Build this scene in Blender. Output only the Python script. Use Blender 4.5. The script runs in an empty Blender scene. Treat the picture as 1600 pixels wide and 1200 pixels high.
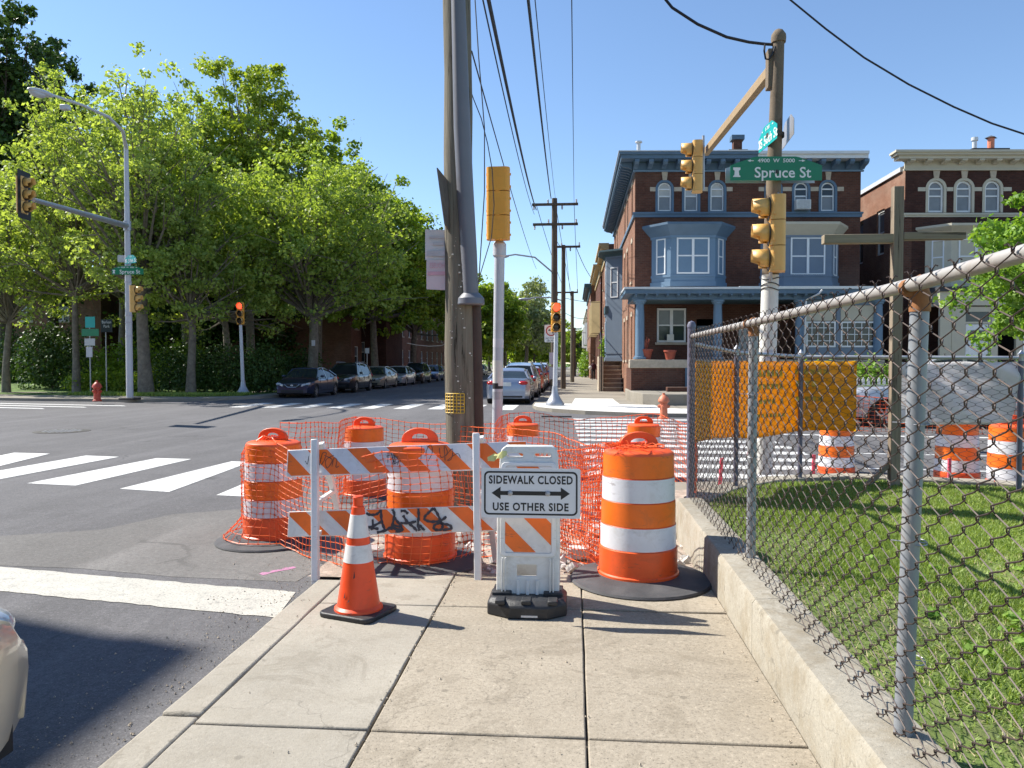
import bpy, bmesh, math, random
import numpy as np
from mathutils import Vector, Matrix, noise
R = math.radians
random.seed(7)
RNG = np.random.default_rng(11)
scene = bpy.context.scene
COL = scene.collection

# ------------------------------------------------------------------ camera
EYE = Vector((0, 0, 1.55))
cam_d = bpy.data.cameras.new('camera')
cam_d.sensor_width = 36.0
cam_d.lens = 27.0
cam_d.clip_start = 0.05
cam_d.clip_end = 3000
cam = bpy.data.objects.new('camera', cam_d)
COL.objects.link(cam)
cam.location = EYE
cam.rotation_euler = (R(90 - 1.575), 0, R(4.53))
scene.camera = cam
CR = Matrix.Rotation(R(4.53), 3, 'Z') @ Matrix.Rotation(R(90 - 1.575), 3, 'X')

# ------------------------------------------------------------------ light
SUN_DIR = Vector((-0.66, 0.22, 0.72)).normalized()      # towards the sun
sun_d = bpy.data.lights.new('sun', 'SUN')
sun_d.energy = 5.0
sun_d.angle = R(0.55)
sun_d.color = (1.0, 0.95, 0.86)
sun = bpy.data.objects.new('sun', sun_d)
COL.objects.link(sun)
sun.location = (-20, 5, 30)
sun.rotation_euler = SUN_DIR.to_track_quat('Z', 'Y').to_euler()
world = bpy.data.worlds.new('World')
scene.world = world
world.use_nodes = True
wn = world.node_tree
wn.nodes.clear()
w_out = wn.nodes.new('ShaderNodeOutputWorld')
w_bg = wn.nodes.new('ShaderNodeBackground')
w_sky = wn.nodes.new('ShaderNodeTexSky')
w_sky.sky_type = 'NISHITA'
w_sky.sun_disc = False
w_sky.sun_elevation = math.asin(SUN_DIR.z)
w_sky.sun_rotation = math.atan2(SUN_DIR.x, SUN_DIR.y)
w_sky.air_density = 1.0
w_sky.dust_density = 0.05
w_sky.ozone_density = 4.0
w_bg.inputs['Strength'].default_value = 0.112
wn.links.new(w_sky.outputs[0], w_bg.inputs['Color'])
wn.links.new(w_bg.outputs[0], w_out.inputs['Surface'])
scene.view_settings.view_transform = 'Standard'
scene.view_settings.look = 'None'
scene.view_settings.gamma = 1
scene.view_settings.use_curve_mapping = False
scene.view_settings.exposure = 0.82
scene.render.engine = 'CYCLES'
scene.cycles.max_bounces = 6
scene.cycles.transparent_max_bounces = 12
scene.cycles.transmission_bounces = 4

# ------------------------------------------------------------------ survey helpers
def ray(px, py):
    return (CR @ Vector(((px - 800) / 1200, -(py - 600) / 1200, -1))).normalized()
def G(px, py, z=0.0):
    d = ray(px, py)
    return EYE + d * ((z - EYE.z) / d.z)
def A(px, py, Y):
    d = ray(px, py)
    return EYE + d * ((Y - EYE.y) / d.y)
def lerp(a, b, t):
    return a + (b - a) * t

# ------------------------------------------------------------------ materials
def nd(nt, typ, **kw):
    n = nt.nodes.new(typ)
    for k, v in kw.items():
        setattr(n, k, v)
    return n
def ramp(nt, fac, stops):
    r = nd(nt, 'ShaderNodeValToRGB')
    e = r.color_ramp.elements
    while len(e) < len(stops):
        e.new(0.5)
    for i, (p, c) in enumerate(stops):
        e[i].position = p
        e[i].color = (c, c, c, 1) if not isinstance(c, (tuple, list)) else (*c, 1)
    nt.links.new(fac, r.inputs[0])
    return r.outputs[0]
def noise_n(nt, vec, scale, detail=5, rough=.6, dist=0):
    n = nd(nt, 'ShaderNodeTexNoise')
    n.inputs['Scale'].default_value = scale
    n.inputs['Detail'].default_value = detail
    n.inputs['Roughness'].default_value = rough
    n.inputs['Distortion'].default_value = dist
    nt.links.new(vec, n.inputs['Vector'])
    return n.outputs['Fac']
def mixc(nt, fac, a, b, mode='MIX'):
    m = nd(nt, 'ShaderNodeMix', data_type='RGBA', blend_type=mode)
    for key, v in ((0, fac), (6, a), (7, b)):
        if isinstance(v, (int, float)):
            m.inputs[key].default_value = v
        elif isinstance(v, (tuple, list)):
            m.inputs[key].default_value = (*v, 1)
        else:
            nt.links.new(v, m.inputs[key])
    return m.outputs[2]
def new_mat(name):
    m = bpy.data.materials.new(name)
    m.use_nodes = True
    nt = m.node_tree
    b = nt.nodes['Principled BSDF']
    tc = nd(nt, 'ShaderNodeTexCoord')
    return m, nt, b, tc.outputs['Object']
def setc(nt, b, col):
    if isinstance(col, (tuple, list)):
        b.inputs['Base Color'].default_value = (*col, 1)
    else:
        nt.links.new(col, b.inputs['Base Color'])
def bump(nt, b, h, dist, strength=.6):
    n = nd(nt, 'ShaderNodeBump')
    n.inputs['Distance'].default_value = dist
    n.inputs['Strength'].default_value = strength
    nt.links.new(h, n.inputs['Height'])
    nt.links.new(n.outputs[0], b.inputs['Normal'])
def sc(c, k):
    return tuple(min(1, x * k) for x in c)
def mat(name, col, rough=.6, metal=0, var=.15, scale=6, bmp=0.0, bscale=40, dirt=0.0, dcol=(.06, .05, .04), dscale=2.5, coat=0, spec=.5):
    m, nt, b, vec = new_mat(name)
    f = noise_n(nt, vec, scale)
    c = mixc(nt, ramp(nt, f, [(.3, 0), (.7, 1)]), sc(col, 1 - var), sc(col, 1 + var))
    if dirt:
        g = noise_n(nt, vec, dscale, 8, .7, .6)
        c = mixc(nt, ramp(nt, g, [(.5, 0), (.72, dirt)]), c, dcol)
    setc(nt, b, c)
    b.inputs['Roughness'].default_value = rough
    b.inputs['Metallic'].default_value = metal
    b.inputs['Specular IOR Level'].default_value = spec
    if coat:
        b.inputs['Coat Weight'].default_value = coat
        b.inputs['Coat Roughness'].default_value = .05
    if bmp:
        bump(nt, b, noise_n(nt, vec, bscale, 6, .7), bmp)
    return m
def glass_mat(name, col, rough=.06):
    m = mat(name, col, rough, 0, .25, .9, spec=.4)
    return m
def concrete_mat(name, col, stain=.35, grit=.12, tint=(.30, .26, .18)):
    m, nt, b, vec = new_mat(name)
    big = noise_n(nt, vec, .55, 8, .6, .5)
    mid = noise_n(nt, vec, 5, 8, .7)
    fine = noise_n(nt, vec, 90, 3, .8)
    grn = noise_n(nt, vec, 42, 4, .75)
    c = mixc(nt, ramp(nt, big, [(.35, 0), (.68, 1)]), sc(col, .80), sc(col, 1.10))
    c = mixc(nt, ramp(nt, grn, [(.34, 3.2 * grit), (.48, 0)]), c, sc(col, .62))
    c = mixc(nt, ramp(nt, grn, [(.56, 0), (.68, 2.4 * grit)]), c, sc(col, 1.4))
    c = mixc(nt, ramp(nt, mid, [(.45, 0), (.75, stain)]), c, tint)
    c = mixc(nt, ramp(nt, fine, [(.3, 1), (.42, 0)]), c, sc(col, 1 - 3 * grit))
    c = mixc(nt, ramp(nt, fine, [(.62, 0), (.75, .6)]), c, sc(col, 1.25))
    gv = nd(nt, 'ShaderNodeTexVoronoi', feature='F1'); gv.inputs['Scale'].default_value = 2.6; nt.links.new(vec, gv.inputs['Vector'])
    c = mixc(nt, ramp(nt, gv.outputs['Distance'], [(.035, .55), (.055, 0)]), c, sc(col, .45))
    ws = noise_n(nt, vec, 1.7, 8, .75, 1.2)
    c = mixc(nt, ramp(nt, ws, [(.54, 0), (.60, .35), (.66, .1)]), c, sc(tint, .75))
    dw = nd(nt, 'ShaderNodeVectorMath', operation='ADD'); dn_ = nd(nt, 'ShaderNodeTexNoise'); dn_.inputs['Scale'].default_value = 3; dn_.inputs['Detail'].default_value = 5
    nt.links.new(vec, dn_.inputs['Vector']); nt.links.new(vec, dw.inputs[0]); nt.links.new(dn_.outputs['Color'], dw.inputs[1])
    cv = nd(nt, 'ShaderNodeTexVoronoi', feature='DISTANCE_TO_EDGE'); cv.inputs['Scale'].default_value = .45; nt.links.new(dw.outputs[0], cv.inputs['Vector'])
    c = mixc(nt, ramp(nt, cv.outputs['Distance'], [(0, .5), (.0022, .5), (.004, 0)]), c, sc(col, .4))
    sp = noise_n(nt, vec, 11, 2, .4)
    c = mixc(nt, ramp(nt, sp, [(.73, 0), (.76, .5)]), c, sc(col, .4))
    setc(nt, b, c)
    b.inputs['Roughness'].default_value = .9
    b.inputs['Specular IOR Level'].default_value = .2
    bump(nt, b, fine, .004, .7)
    return m
def asphalt_mat(name, col):
    m, nt, b, vec = new_mat(name)
    big = noise_n(nt, vec, .12, 6, .6, .8)
    mid = noise_n(nt, vec, 1.1, 9, .75, .5)
    fine = noise_n(nt, vec, 110, 2, .7)
    c = mixc(nt, ramp(nt, big, [(.35, 0), (.66, 1)]), sc(col, .82), sc(col, 1.16))
    c = mixc(nt, ramp(nt, mid, [(.5, 0), (.8, .5)]), c, sc(col, 1.55))
    c = mixc(nt, ramp(nt, mid, [(.25, .6), (.45, 0)]), c, sc(col, .62))
    mp = nd(nt, 'ShaderNodeMapping'); mp.inputs['Scale'].default_value = (1.6, .10, 1); nt.links.new(vec, mp.inputs['Vector'])
    wp = noise_n(nt, mp.outputs[0], 1, 6, .65)
    c = mixc(nt, ramp(nt, wp, [(.5, 0), (.72, .55)]), c, sc(col, 1.5))
    c = mixc(nt, ramp(nt, wp, [(.3, .5), (.45, 0)]), c, sc(col, .65))
    st = noise_n(nt, vec, 3.3, 7, .8, 1.0)
    c = mixc(nt, ramp(nt, st, [(.62, 0), (.70, .5)]), c, sc(col, .42))
    c = mixc(nt, ramp(nt, st, [(.30, .45), (.36, 0)]), c, sc(col, 1.9))
    pb = noise_n(nt, vec, 38, 3, .8)
    c = mixc(nt, ramp(nt, pb, [(.36, .55), (.5, 0)]), c, sc(col, .55))
    c = mixc(nt, ramp(nt, pb, [(.58, 0), (.72, .6)]), c, sc(col, 1.9))
    c = mixc(nt, ramp(nt, fine, [(.3, .8), (.45, 0)]), c, sc(col, .5))
    c = mixc(nt, ramp(nt, fine, [(.6, 0), (.74, .7)]), c, (.3, .29, .27))
    # tar cracks
    w = nd(nt, 'ShaderNodeVectorMath', operation='ADD')
    nz = nd(nt, 'ShaderNodeTexNoise'); nz.inputs['Scale'].default_value = 1.3; nz.inputs['Detail'].default_value = 6
    nt.links.new(vec, nz.inputs['Vector'])
    nt.links.new(vec, w.inputs[0]); nt.links.new(nz.outputs['Color'], w.inputs[1])
    v = nd(nt, 'ShaderNodeTexVoronoi', feature='DISTANCE_TO_EDGE'); v.inputs['Scale'].default_value = .22
    nt.links.new(w.outputs[0], v.inputs['Vector'])
    brk = noise_n(nt, vec, .5, 3)
    line = ramp(nt, v.outputs['Distance'], [(0.0, 1), (.004, 1), (.007, 0)])
    gate = ramp(nt, brk, [(.52, 0), (.6, .45)])
    mm = nd(nt, 'ShaderNodeMath', operation='MULTIPLY'); nt.links.new(line, mm.inputs[0]); nt.links.new(gate, mm.inputs[1])
    c = mixc(nt, mm.outputs[0], c, sc(col, .4))
    setc(nt, b, c)
    b.inputs['Roughness'].default_value = .85
    b.inputs['Specular IOR Level'].default_value = .25
    bump(nt, b, fine, .005, .8)
    return m
def paint_mark_mat(name, col, worn=.4):
    m, nt, b, vec = new_mat(name)
    f = noise_n(nt, vec, 7, 9, .75)
    g = noise_n(nt, vec, 60, 3, .7)
    c = mixc(nt, ramp(nt, f, [(.35, 0), (.75, 1)]), col, sc(col, .75))
    c = mixc(nt, ramp(nt, f, [(.60, 0), (.66, worn)]), c, (.16, .155, .15))
    cr = nd(nt, 'ShaderNodeTexVoronoi', feature='DISTANCE_TO_EDGE'); cr.inputs['Scale'].default_value = 1.3; dwv = nd(nt, 'ShaderNodeVectorMath', operation='ADD'); dnz = nd(nt, 'ShaderNodeTexNoise'); dnz.inputs['Scale'].default_value = 4; dnz.inputs['Detail'].default_value = 6; nt.links.new(vec, dnz.inputs['Vector']); nt.links.new(vec, dwv.inputs[0]); nt.links.new(dnz.outputs['Color'], dwv.inputs[1]); nt.links.new(dwv.outputs[0], cr.inputs['Vector'])
    c = mixc(nt, ramp(nt, cr.outputs['Distance'], [(0, worn * .8), (.007, 0)]), c, (.13, .125, .12))
    c = mixc(nt, ramp(nt, g, [(.34, worn * 1.3), (.47, 0)]), c, (.2, .2, .19))
    setc(nt, b, c); b.inputs['Roughness'].default_value = .7
    bump(nt, b, g, .003)
    return m
def brick_mat(name, c1, c2, mortar, sx=.21, sz=.075):
    m, nt, b, vec = new_mat(name)
    s = nd(nt, 'ShaderNodeSeparateXYZ'); nt.links.new(vec, s.inputs[0])
    a = nd(nt, 'ShaderNodeMath', operation='ADD'); nt.links.new(s.outputs[0], a.inputs[0]); nt.links.new(s.outputs[1], a.inputs[1])
    cb = nd(nt, 'ShaderNodeCombineXYZ'); nt.links.new(a.outputs[0], cb.inputs[0]); nt.links.new(s.outputs[2], cb.inputs[1])
    br = nd(nt, 'ShaderNodeTexBrick')
    nt.links.new(cb.outputs[0], br.inputs['Vector'])
    for k, v in (('Scale', 1), ('Brick Width', sx), ('Row Height', sz), ('Mortar Size', .008), ('Bias', -.1)):
        br.inputs[k].default_value = v
    br.inputs['Color1'].default_value = (*c1, 1); br.inputs['Color2'].default_value = (*c2, 1); br.inputs['Mortar'].default_value = (*mortar, 1)
    f = noise_n(nt, vec, .8, 8, .7)
    g = noise_n(nt, vec, 7, 4, .7)
    h_ = noise_n(nt, vec, .35, 4, .6)
    c = mixc(nt, ramp(nt, f, [(.35, .6), (.7, 0)]), br.outputs['Color'], sc(c1, .5))
    c = mixc(nt, ramp(nt, h_, [(.5, 0), (.7, .35)]), c, sc(mortar, 1.1))
    c = mixc(nt, ramp(nt, g, [(.55, 0), (.8, .4)]), c, sc(c2, 1.5))
    setc(nt, b, c); b.inputs['Roughness'].default_value = .9
    b.inputs['Specular IOR Level'].default_value = .2
    bump(nt, b, br.outputs['Fac'], -.008, .6)
    return m
def wood_mat(name, c1, c2, axis=2, scale=14):
    m, nt, b, vec = new_mat(name)
    mp = nd(nt, 'ShaderNodeMapping'); s = [1, 1, 1]; s[axis] = .06; mp.inputs['Scale'].default_value = s
    nt.links.new(vec, mp.inputs['Vector'])
    f = noise_n(nt, mp.outputs[0], scale, 8, .7, .4)
    big = noise_n(nt, vec, 1.2, 5)
    c = mixc(nt, ramp(nt, f, [(.3, 0), (.7, 1)]), c1, c2)
    c = mixc(nt, ramp(nt, big, [(.4, 0), (.7, .5)]), c, sc(c2, .8))
    c = mixc(nt, ramp(nt, f, [(.36, .9), (.41, 0)]), c, sc(c1, .3))
    setc(nt, b, c); b.inputs['Roughness'].default_value = .85
    b.inputs['Specular IOR Level'].default_value = .2
    bump(nt, b, f, .01, .8)
    return m
def leaf_mat(name, c1, c2, trans=.45):
    m = bpy.data.materials.new(name); m.use_nodes = True
    nt = m.node_tree
    b = nt.nodes['Principled BSDF']; out = nt.nodes['Material Output']
    ge = nd(nt, 'ShaderNodeNewGeometry'); tc = nd(nt, 'ShaderNodeTexCoord')
    f = noise_n(nt, tc.outputs['Object'], .5, 4)
    a = nd(nt, 'ShaderNodeMath', operation='ADD'); nt.links.new(ge.outputs['Random Per Island'], a.inputs[0]); nt.links.new(f, a.inputs[1])
    c = mixc(nt, ramp(nt, a.outputs[0], [(.45, 0), (1.0, 1)]), c1, c2)
    nt.links.new(c, b.inputs['Base Color']); b.inputs['Roughness'].default_value = .5
    b.inputs['Specular IOR Level'].default_value = .35
    t = nd(nt, 'ShaderNodeBsdfTranslucent')
    t2 = mixc(nt, 1.0, c, (1.0, 1.0, .35), 'MULTIPLY')
    nt.links.new(t2, t.inputs['Color'])
    ms = nd(nt, 'ShaderNodeMixShader'); ms.inputs[0].default_value = trans
    nt.links.new(b.outputs[0], ms.inputs[1]); nt.links.new(t.outputs[0], ms.inputs[2])
    nt.links.new(ms.outputs[0], out.inputs['Surface'])
    return m
def plastic_net_mat(name, col, tr=.3):
    m, nt, b, vec = new_mat(name)
    out = nt.nodes['Material Output']
    f = noise_n(nt, vec, 9)
    c = mixc(nt, f, sc(col, .85), sc(col, 1.1))
    setc(nt, b, c); b.inputs['Roughness'].default_value = .3
    t = nd(nt, 'ShaderNodeBsdfTranslucent'); nt.links.new(c, t.inputs['Color'])
    ms = nd(nt, 'ShaderNodeMixShader'); ms.inputs[0].default_value = tr
    nt.links.new(b.outputs[0], ms.inputs[1]); nt.links.new(t.outputs[0], ms.inputs[2]); nt.links.new(ms.outputs[0], out.inputs['Surface'])
    return m
def emit_mat(name, col, s):
    m, nt, b, vec = new_mat(name)
    setc(nt, b, col); b.inputs['Emission Color'].default_value = (*col, 1); b.inputs['Emission Strength'].default_value = s
    return m

M = {}
M['asphalt'] = asphalt_mat('asphalt', (.125, .122, .126))
M['asphalt2'] = asphalt_mat('asphalt_patch', (.165, .158, .15))
M['walk'] = concrete_mat('concrete_walk', (.365, .318, .25), .45, .24, (.22, .185, .135))
M['walk_s'] = concrete_mat('concrete_smooth', (.375, .342, .285), .4, .13, (.24, .21, .16))
M['walk_far'] = concrete_mat('concrete_far', (.29, .265, .225), .35, .1)
M['walk_new'] = concrete_mat('concrete_new', (.66, .645, .61), .15, .04, (.45, .43, .38))
M['joint'] = mat('joint_dirt', (.13, .11, .085), .95, 0, .4, 9, .006)
M['pole_br'] = concrete_mat('pole_upper_brown', (.21, .165, .12), .4, .12, (.12, .09, .06))
M['arm_y'] = mat('arm_faded_yellow', (.36, .25, .13), .6, .1, .15, 5, .002, 30, .4, (.2, .14, .09), 5)
M['wallc'] = concrete_mat('concrete_wall', (.375, .345, .285), .75, .16, (.22, .175, .11))
M['mark'] = paint_mark_mat('road_paint', (.66, .66, .64), .55)
M['mark_w'] = paint_mark_mat('road_paint_worn', (.50, .48, .42), .75)
M['dirt'] = mat('dirt', (.40, .33, .27), .95, 0, .35, 9, .03, 30, .4, (.22, .17, .13), 5)
M['soil'] = mat('soil', (.09, .07, .045), .95, 0, .4, 3, .03, 20)
M['pinkp'] = paint_mark_mat('marking_spray_pink', (.50, .20, .36), .9)
M['turf'] = mat('turf', (.12, .17, .035), .95, 0, .4, 2.2, .02, 60, .45, (.20, .16, .08), 3)
M['turf_far'] = mat('turf_far', (.08, .14, .02), .95, 0, .4, 1.2, .05, 14)
M['grass'] = leaf_mat('grass_blade', (.13, .22, .035), (.32, .42, .11), .4)
M['orange'] = mat('drum_orange_sheeting', (.88, .165, .01), .38, 0, .10, 5, .0015, 60, dirt=.45, dcol=(.42, .12, .04), dscale=9)
M['orange_p'] = mat('drum_orange_plastic', (.86, .11, .02), .4, 0, .10, 5, .001, 20, .4, (.40, .09, .04), 7)
M['refl'] = mat('white_reflective', (.70, .71, .75), .33, 0, .07, 5, .0015, 60, dirt=.4, dcol=(.40, .37, .34), dscale=10)
M['refl_d'] = mat('white_reflective_dirty', (.74, .72, .70), .5, 0, .08, 9, .002, 60, .35, (.40, .36, .32), 14)
M['cone'] = mat('cone_orange', (.88, .08, .015), .42, 0, .08, 6, .001, 30, .25, (.4, .07, .03), 8)
M['rubber'] = mat('rubber_grey', (.06, .06, .065), .75, 0, .3, 5, .006, 90, .4, (.16, .15, .14))
M['rubber_k'] = mat('rubber_black', (.022, .023, .026), .5, 0, .3, 8, .004, 50, .35, (.1, .09, .08), 5)
M['white_p'] = mat('white_plastic', (.76, .76, .75), .45, 0, .05, 5, .001, 30, .25, (.45, .42, .36), 4)
M['white_d'] = mat('white_plastic_dirty', (.74, .74, .71), .5, 0, .06, 7, .002, 30, .55, (.40, .36, .30), 7)
M['sign_w'] = mat('sign_white', (.74, .75, .78), .35, 0, .03, 4, dirt=.1, dcol=(.5, .49, .47))
M['black'] = mat('black_print', (.012, .012, .014), .5, var=.1)
M['scr'] = mat('marker_black', (.05, .045, .05), .6, var=.3)
M['net'] = plastic_net_mat('net_orange', (1.0, .21, .06))
M['net_p'] = plastic_net_mat('net_faded_pink', (1.0, .30, .16))
M['galv'] = mat('galvanised', (.42, .43, .46), .45, .55, .12, 6, .001, 40, .2, (.3, .25, .2))
M['galv_w'] = mat('painted_grey_pole', (.52, .53, .56), .45, .1, .06, 3, .001, 30, .3, (.36, .33, .3), 3)
M['pole_w'] = mat('pole_whitewash', (.66, .65, .60), .7, 0, .08, 4, .002, 30, .35, (.42, .38, .32), 3)
M['rail'] = mat('fence_rail_paint', (.40, .38, .36), .5, .2, .1, 4, .001, 30, .35, (.33, .22, .14), 7)
M['post'] = mat('fence_post_grey', (.27, .29, .32), .5, .2, .15, 3, .001, 30, .3, (.45, .36, .22), 3)
M['post_b'] = mat('fence_post_blue', (.13, .13, .18), .5, .1, .2, 4)
M['rust'] = mat('rust', (.30, .13, .05), .85, .1, .3, 20, .003, 40)
M['wire'] = mat('fence_wire', (.05, .033, .027), .5, .2, .3, 12, 0, dirt=.3, dcol=(.11, .055, .03))
M['wire2'] = mat('fence_wire_far', (.06, .05, .05), .5, .3, .2, 12)
M['cable'] = mat('cable_black', (.012, .013, .018), .5)
M['pole'] = wood_mat('pole_wood_green', (.085, .075, .055), (.26, .235, .185), 2, 22)
M['pole_d'] = wood_mat('pole_wood_dark', (.07, .055, .045), (.15, .12, .09))
M['pipe_br'] = mat('pipe_brown', (.055, .028, .02), .6, 0, .25, 5)
M['pvc'] = mat('conduit_grey', (.155, .16, .185), .45, 0, .06, 4, .001, 20, .2, (.2, .2, .2))
M['ply'] = wood_mat('board_weathered', (.10, .085, .075), (.24, .21, .19), 2, 20)
M['yel'] = mat('signal_yellow', (.80, .36, .03), .4, 0, .05, 3, .001, 20, .2, (.4, .2, .05))
M['yel_d'] = mat('signal_yellow_faded', (.72, .42, .12), .45, 0, .08, 3, .001, 20, .3, (.45, .28, .12))
M['sig_k'] = mat('signal_black', (.012, .012, .014), .55)
M['lens_d'] = glass_mat('lens_dark', (.03, .025, .025))
M['lens_r'] = emit_mat('lens_red', (1.0, .05, .02), 2.2)
M['green'] = mat('sign_green', (.0, .19, .085), .35, 0, .05, 4, dirt=.1, dcol=(.05, .2, .12))
M['teal'] = mat('sign_teal', (.0, .36, .34), .35, 0, .05, 4)
M['white_l'] = mat('letter_white', (.78, .8, .78), .4, var=.03)
M['grey_s'] = mat('sign_back', (.42, .42, .44), .4, .5, .08)
M['yel_g'] = mat('marker_yellow', (.78, .52, .05), .5)
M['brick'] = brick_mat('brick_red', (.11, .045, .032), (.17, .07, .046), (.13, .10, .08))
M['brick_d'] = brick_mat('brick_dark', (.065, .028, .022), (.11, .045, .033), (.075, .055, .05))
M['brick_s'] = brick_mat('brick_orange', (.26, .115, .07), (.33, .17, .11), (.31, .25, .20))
M['brick_p'] = brick_mat('brick_park', (.20, .09, .06), (.28, .13, .09), (.22, .18, .15))
M['blue'] = mat('trim_blue', (.085, .145, .215), .55, 0, .08, 2, .002, 20, .25, (.08, .15, .25), 2)
M['blue_l'] = mat('trim_blue_light', (.13, .21, .30), .5, 0, .06, 2, .002, 20, .15, (.10, .18, .28), 2)
M['blue_g'] = mat('trim_blue_grey', (.15, .195, .255), .55, 0, .06, 2, .002, 20, .2, (.16, .2, .25), 2)
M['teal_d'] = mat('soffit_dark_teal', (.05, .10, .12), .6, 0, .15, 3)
M['cream'] = mat('trim_cream', (.50, .46, .36), .6, 0, .06, 2, .002, 20, .25, (.4, .34, .24), 2)
M['cream_y'] = mat('trim_buff', (.50, .38, .19), .6, 0, .1, 2)
M['stone'] = mat('stone_trim', (.45, .38, .29), .8, 0, .15, 6, .004, 30)
M['tar'] = mat('roof_tar', (.05, .05, .055), .9)
M['metal_w'] = mat('roof_edge_metal', (.62, .62, .62), .4, .2, .06)
M['wframe'] = mat('window_frame_white', (.75, .76, .76), .4, 0, .04)
M['glass'] = glass_mat('window_glass', (.035, .045, .055))
M['glass_b'] = glass_mat('window_glass_blind', (.20, .215, .23), .15)
M['glass_c'] = glass_mat('window_glass_shade', (.46, .46, .44), .35)
M['door_w'] = mat('door_white', (.70, .70, .70), .4)
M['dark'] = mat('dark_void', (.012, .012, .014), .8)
M['terra'] = mat('terracotta', (.33, .07, .04), .6)
M['tile_br'] = mat('step_stone', (.26, .19, .14), .85, 0, .15, 6, .003, 30)
M['ac'] = mat('ac_white', (.62, .62, .6), .5)
M['bark'] = mat('bark_grey', (.17, .145, .115), .9, 0, .35, 5, .03, 14, .6, (.33, .31, .25), 3)
M['bark_d'] = mat('bark_dark', (.06, .045, .035), .95, 0, .3, 5, .03, 14)
M['lf_syc'] = leaf_mat('leaf_sycamore', (.17, .25, .055), (.46, .56, .17), .58)
M['lf_syc_b'] = leaf_mat('leaf_sycamore_green', (.14, .235, .05), (.40, .51, .13), .57)
M['lf_lime'] = leaf_mat('leaf_lime', (.15, .24, .03), (.38, .47, .08), .52)
M['lf_mid'] = leaf_mat('leaf_mid', (.11, .21, .025), (.32, .43, .06), .55)
M['lf_dark'] = leaf_mat('leaf_dark', (.025, .06, .015), (.07, .13, .03), .3)
M['lf_map'] = leaf_mat('leaf_maple', (.10, .24, .03), (.28, .44, .08), .5)
M['lf_pale'] = leaf_mat('leaf_pale', (.16, .2, .09), (.32, .37, .2), .45)
M['hyd_r'] = mat('hydrant_red', (.45, .055, .03), .5, 0, .12, 8, dirt=.2)
M['hyd_o'] = mat('hydrant_faded_orange', (.62, .19, .10), .55, 0, .15, 8, dirt=.3)
M['banner_y'] = plastic_net_mat('banner_yellow', (.92, .50, .015), .5)
M['banner_g'] = mat('banner_print_dull_green', (.62, .40, .03), .55, var=.2)
M['tarp'] = plastic_net_mat('tarp_grey_white', (.86, .84, .84), .6)
M['wood_x'] = wood_mat('cross_wood', (.15, .115, .085), (.33, .27, .20), 2, 16)
M['wood_xh'] = wood_mat('cross_wood_arm', (.17, .13, .09), (.36, .30, .21), 0, 16)
M['pink'] = mat('stake_pink', (.80, .10, .16), .6)
M['tyre'] = mat('tyre', (.018, .018, .019), .8)
M['rim'] = mat('rim', (.38, .38, .4), .35, .8, .1)
M['cglass'] = glass_mat('car_glass', (.02, .028, .03), .04)
M['tail'] = mat('tail_lamp', (.42, .015, .012), .2)
M['headl'] = mat('head_lamp', (.52, .55, .58), .12, .2)
M['amber'] = mat('amber_lamp', (.8, .25, .02), .25)
M['plate'] = mat('number_plate', (.62, .64, .62), .5)
M['chrome'] = mat('chrome', (.6, .6, .62), .2, .9)
M['plast_k'] = mat('trim_black', (.02, .02, .022), .5)
M['skin'] = mat('skin', (.32, .17, .11), .6)
M['clo_k'] = mat('cloth_black', (.02, .018, .022), .85)
M['clo_m'] = mat('cloth_maroon', (.07, .015, .025), .85)
M['bag'] = mat('bag_white', (.7, .68, .66), .6)
M['tape'] = mat('caution_tape', (.62, .60, .25), .5)
M['paper'] = mat('paper_label', (.72, .70, .62), .7, var=.1)
M['iron'] = mat('cast_iron', (.07, .065, .06), .6, .4, .2, 10, .004, 60)
M['pinksign'] = mat('sign_pinkish', (.62, .52, .56), .6, var=.05)
M['greysign'] = mat('sign_pale_grey', (.60, .59, .62), .6, var=.05)
M['pinkprint'] = mat('print_pink', (.62, .36, .44), .6)
M['greyprint'] = mat('print_grey', (.47, .46, .50), .6)
def scuffed(m, dark, k=.55, s=(5, 5, 22)):
    nt = m.node_tree; b = nt.nodes['Principled BSDF']; src = b.inputs['Base Color'].links[0].from_socket
    tc = nd(nt, 'ShaderNodeTexCoord'); mp = nd(nt, 'ShaderNodeMapping'); mp.inputs['Scale'].default_value = s; mp.inputs['Rotation'].default_value = (.25, .1, 0)
    nt.links.new(tc.outputs['Object'], mp.inputs['Vector'])
    f = noise_n(nt, mp.outputs[0], 1.4, 6, .7, .3); g = noise_n(nt, tc.outputs['Object'], 2.3, 3, .6)
    a = nd(nt, 'ShaderNodeMath', operation='MULTIPLY'); nt.links.new(ramp(nt, f, [(.60, 0), (.66, k)]), a.inputs[0]); nt.links.new(ramp(nt, g, [(.42, 0), (.58, 1)]), a.inputs[1])
    nt.links.new(mixc(nt, a.outputs[0], src, dark), b.inputs['Base Color'])
for q_ in ('orange', 'refl', 'orange_p', 'cone', 'refl_d'): scuffed(M[q_], (.10, .07, .06))
scuffed(M['yel'], (.3, .14, .04), .4); scuffed(M['yel_d'], (.22, .13, .06), .5, (6, 6, 3)); scuffed(M['white_p'], (.3, .27, .24), .5)
def paint(name, col, metal=.5):
    m = mat(name, col, .32, metal, .05, 1.0, 0, coat=1.0, dirt=.05)
    return m

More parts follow.
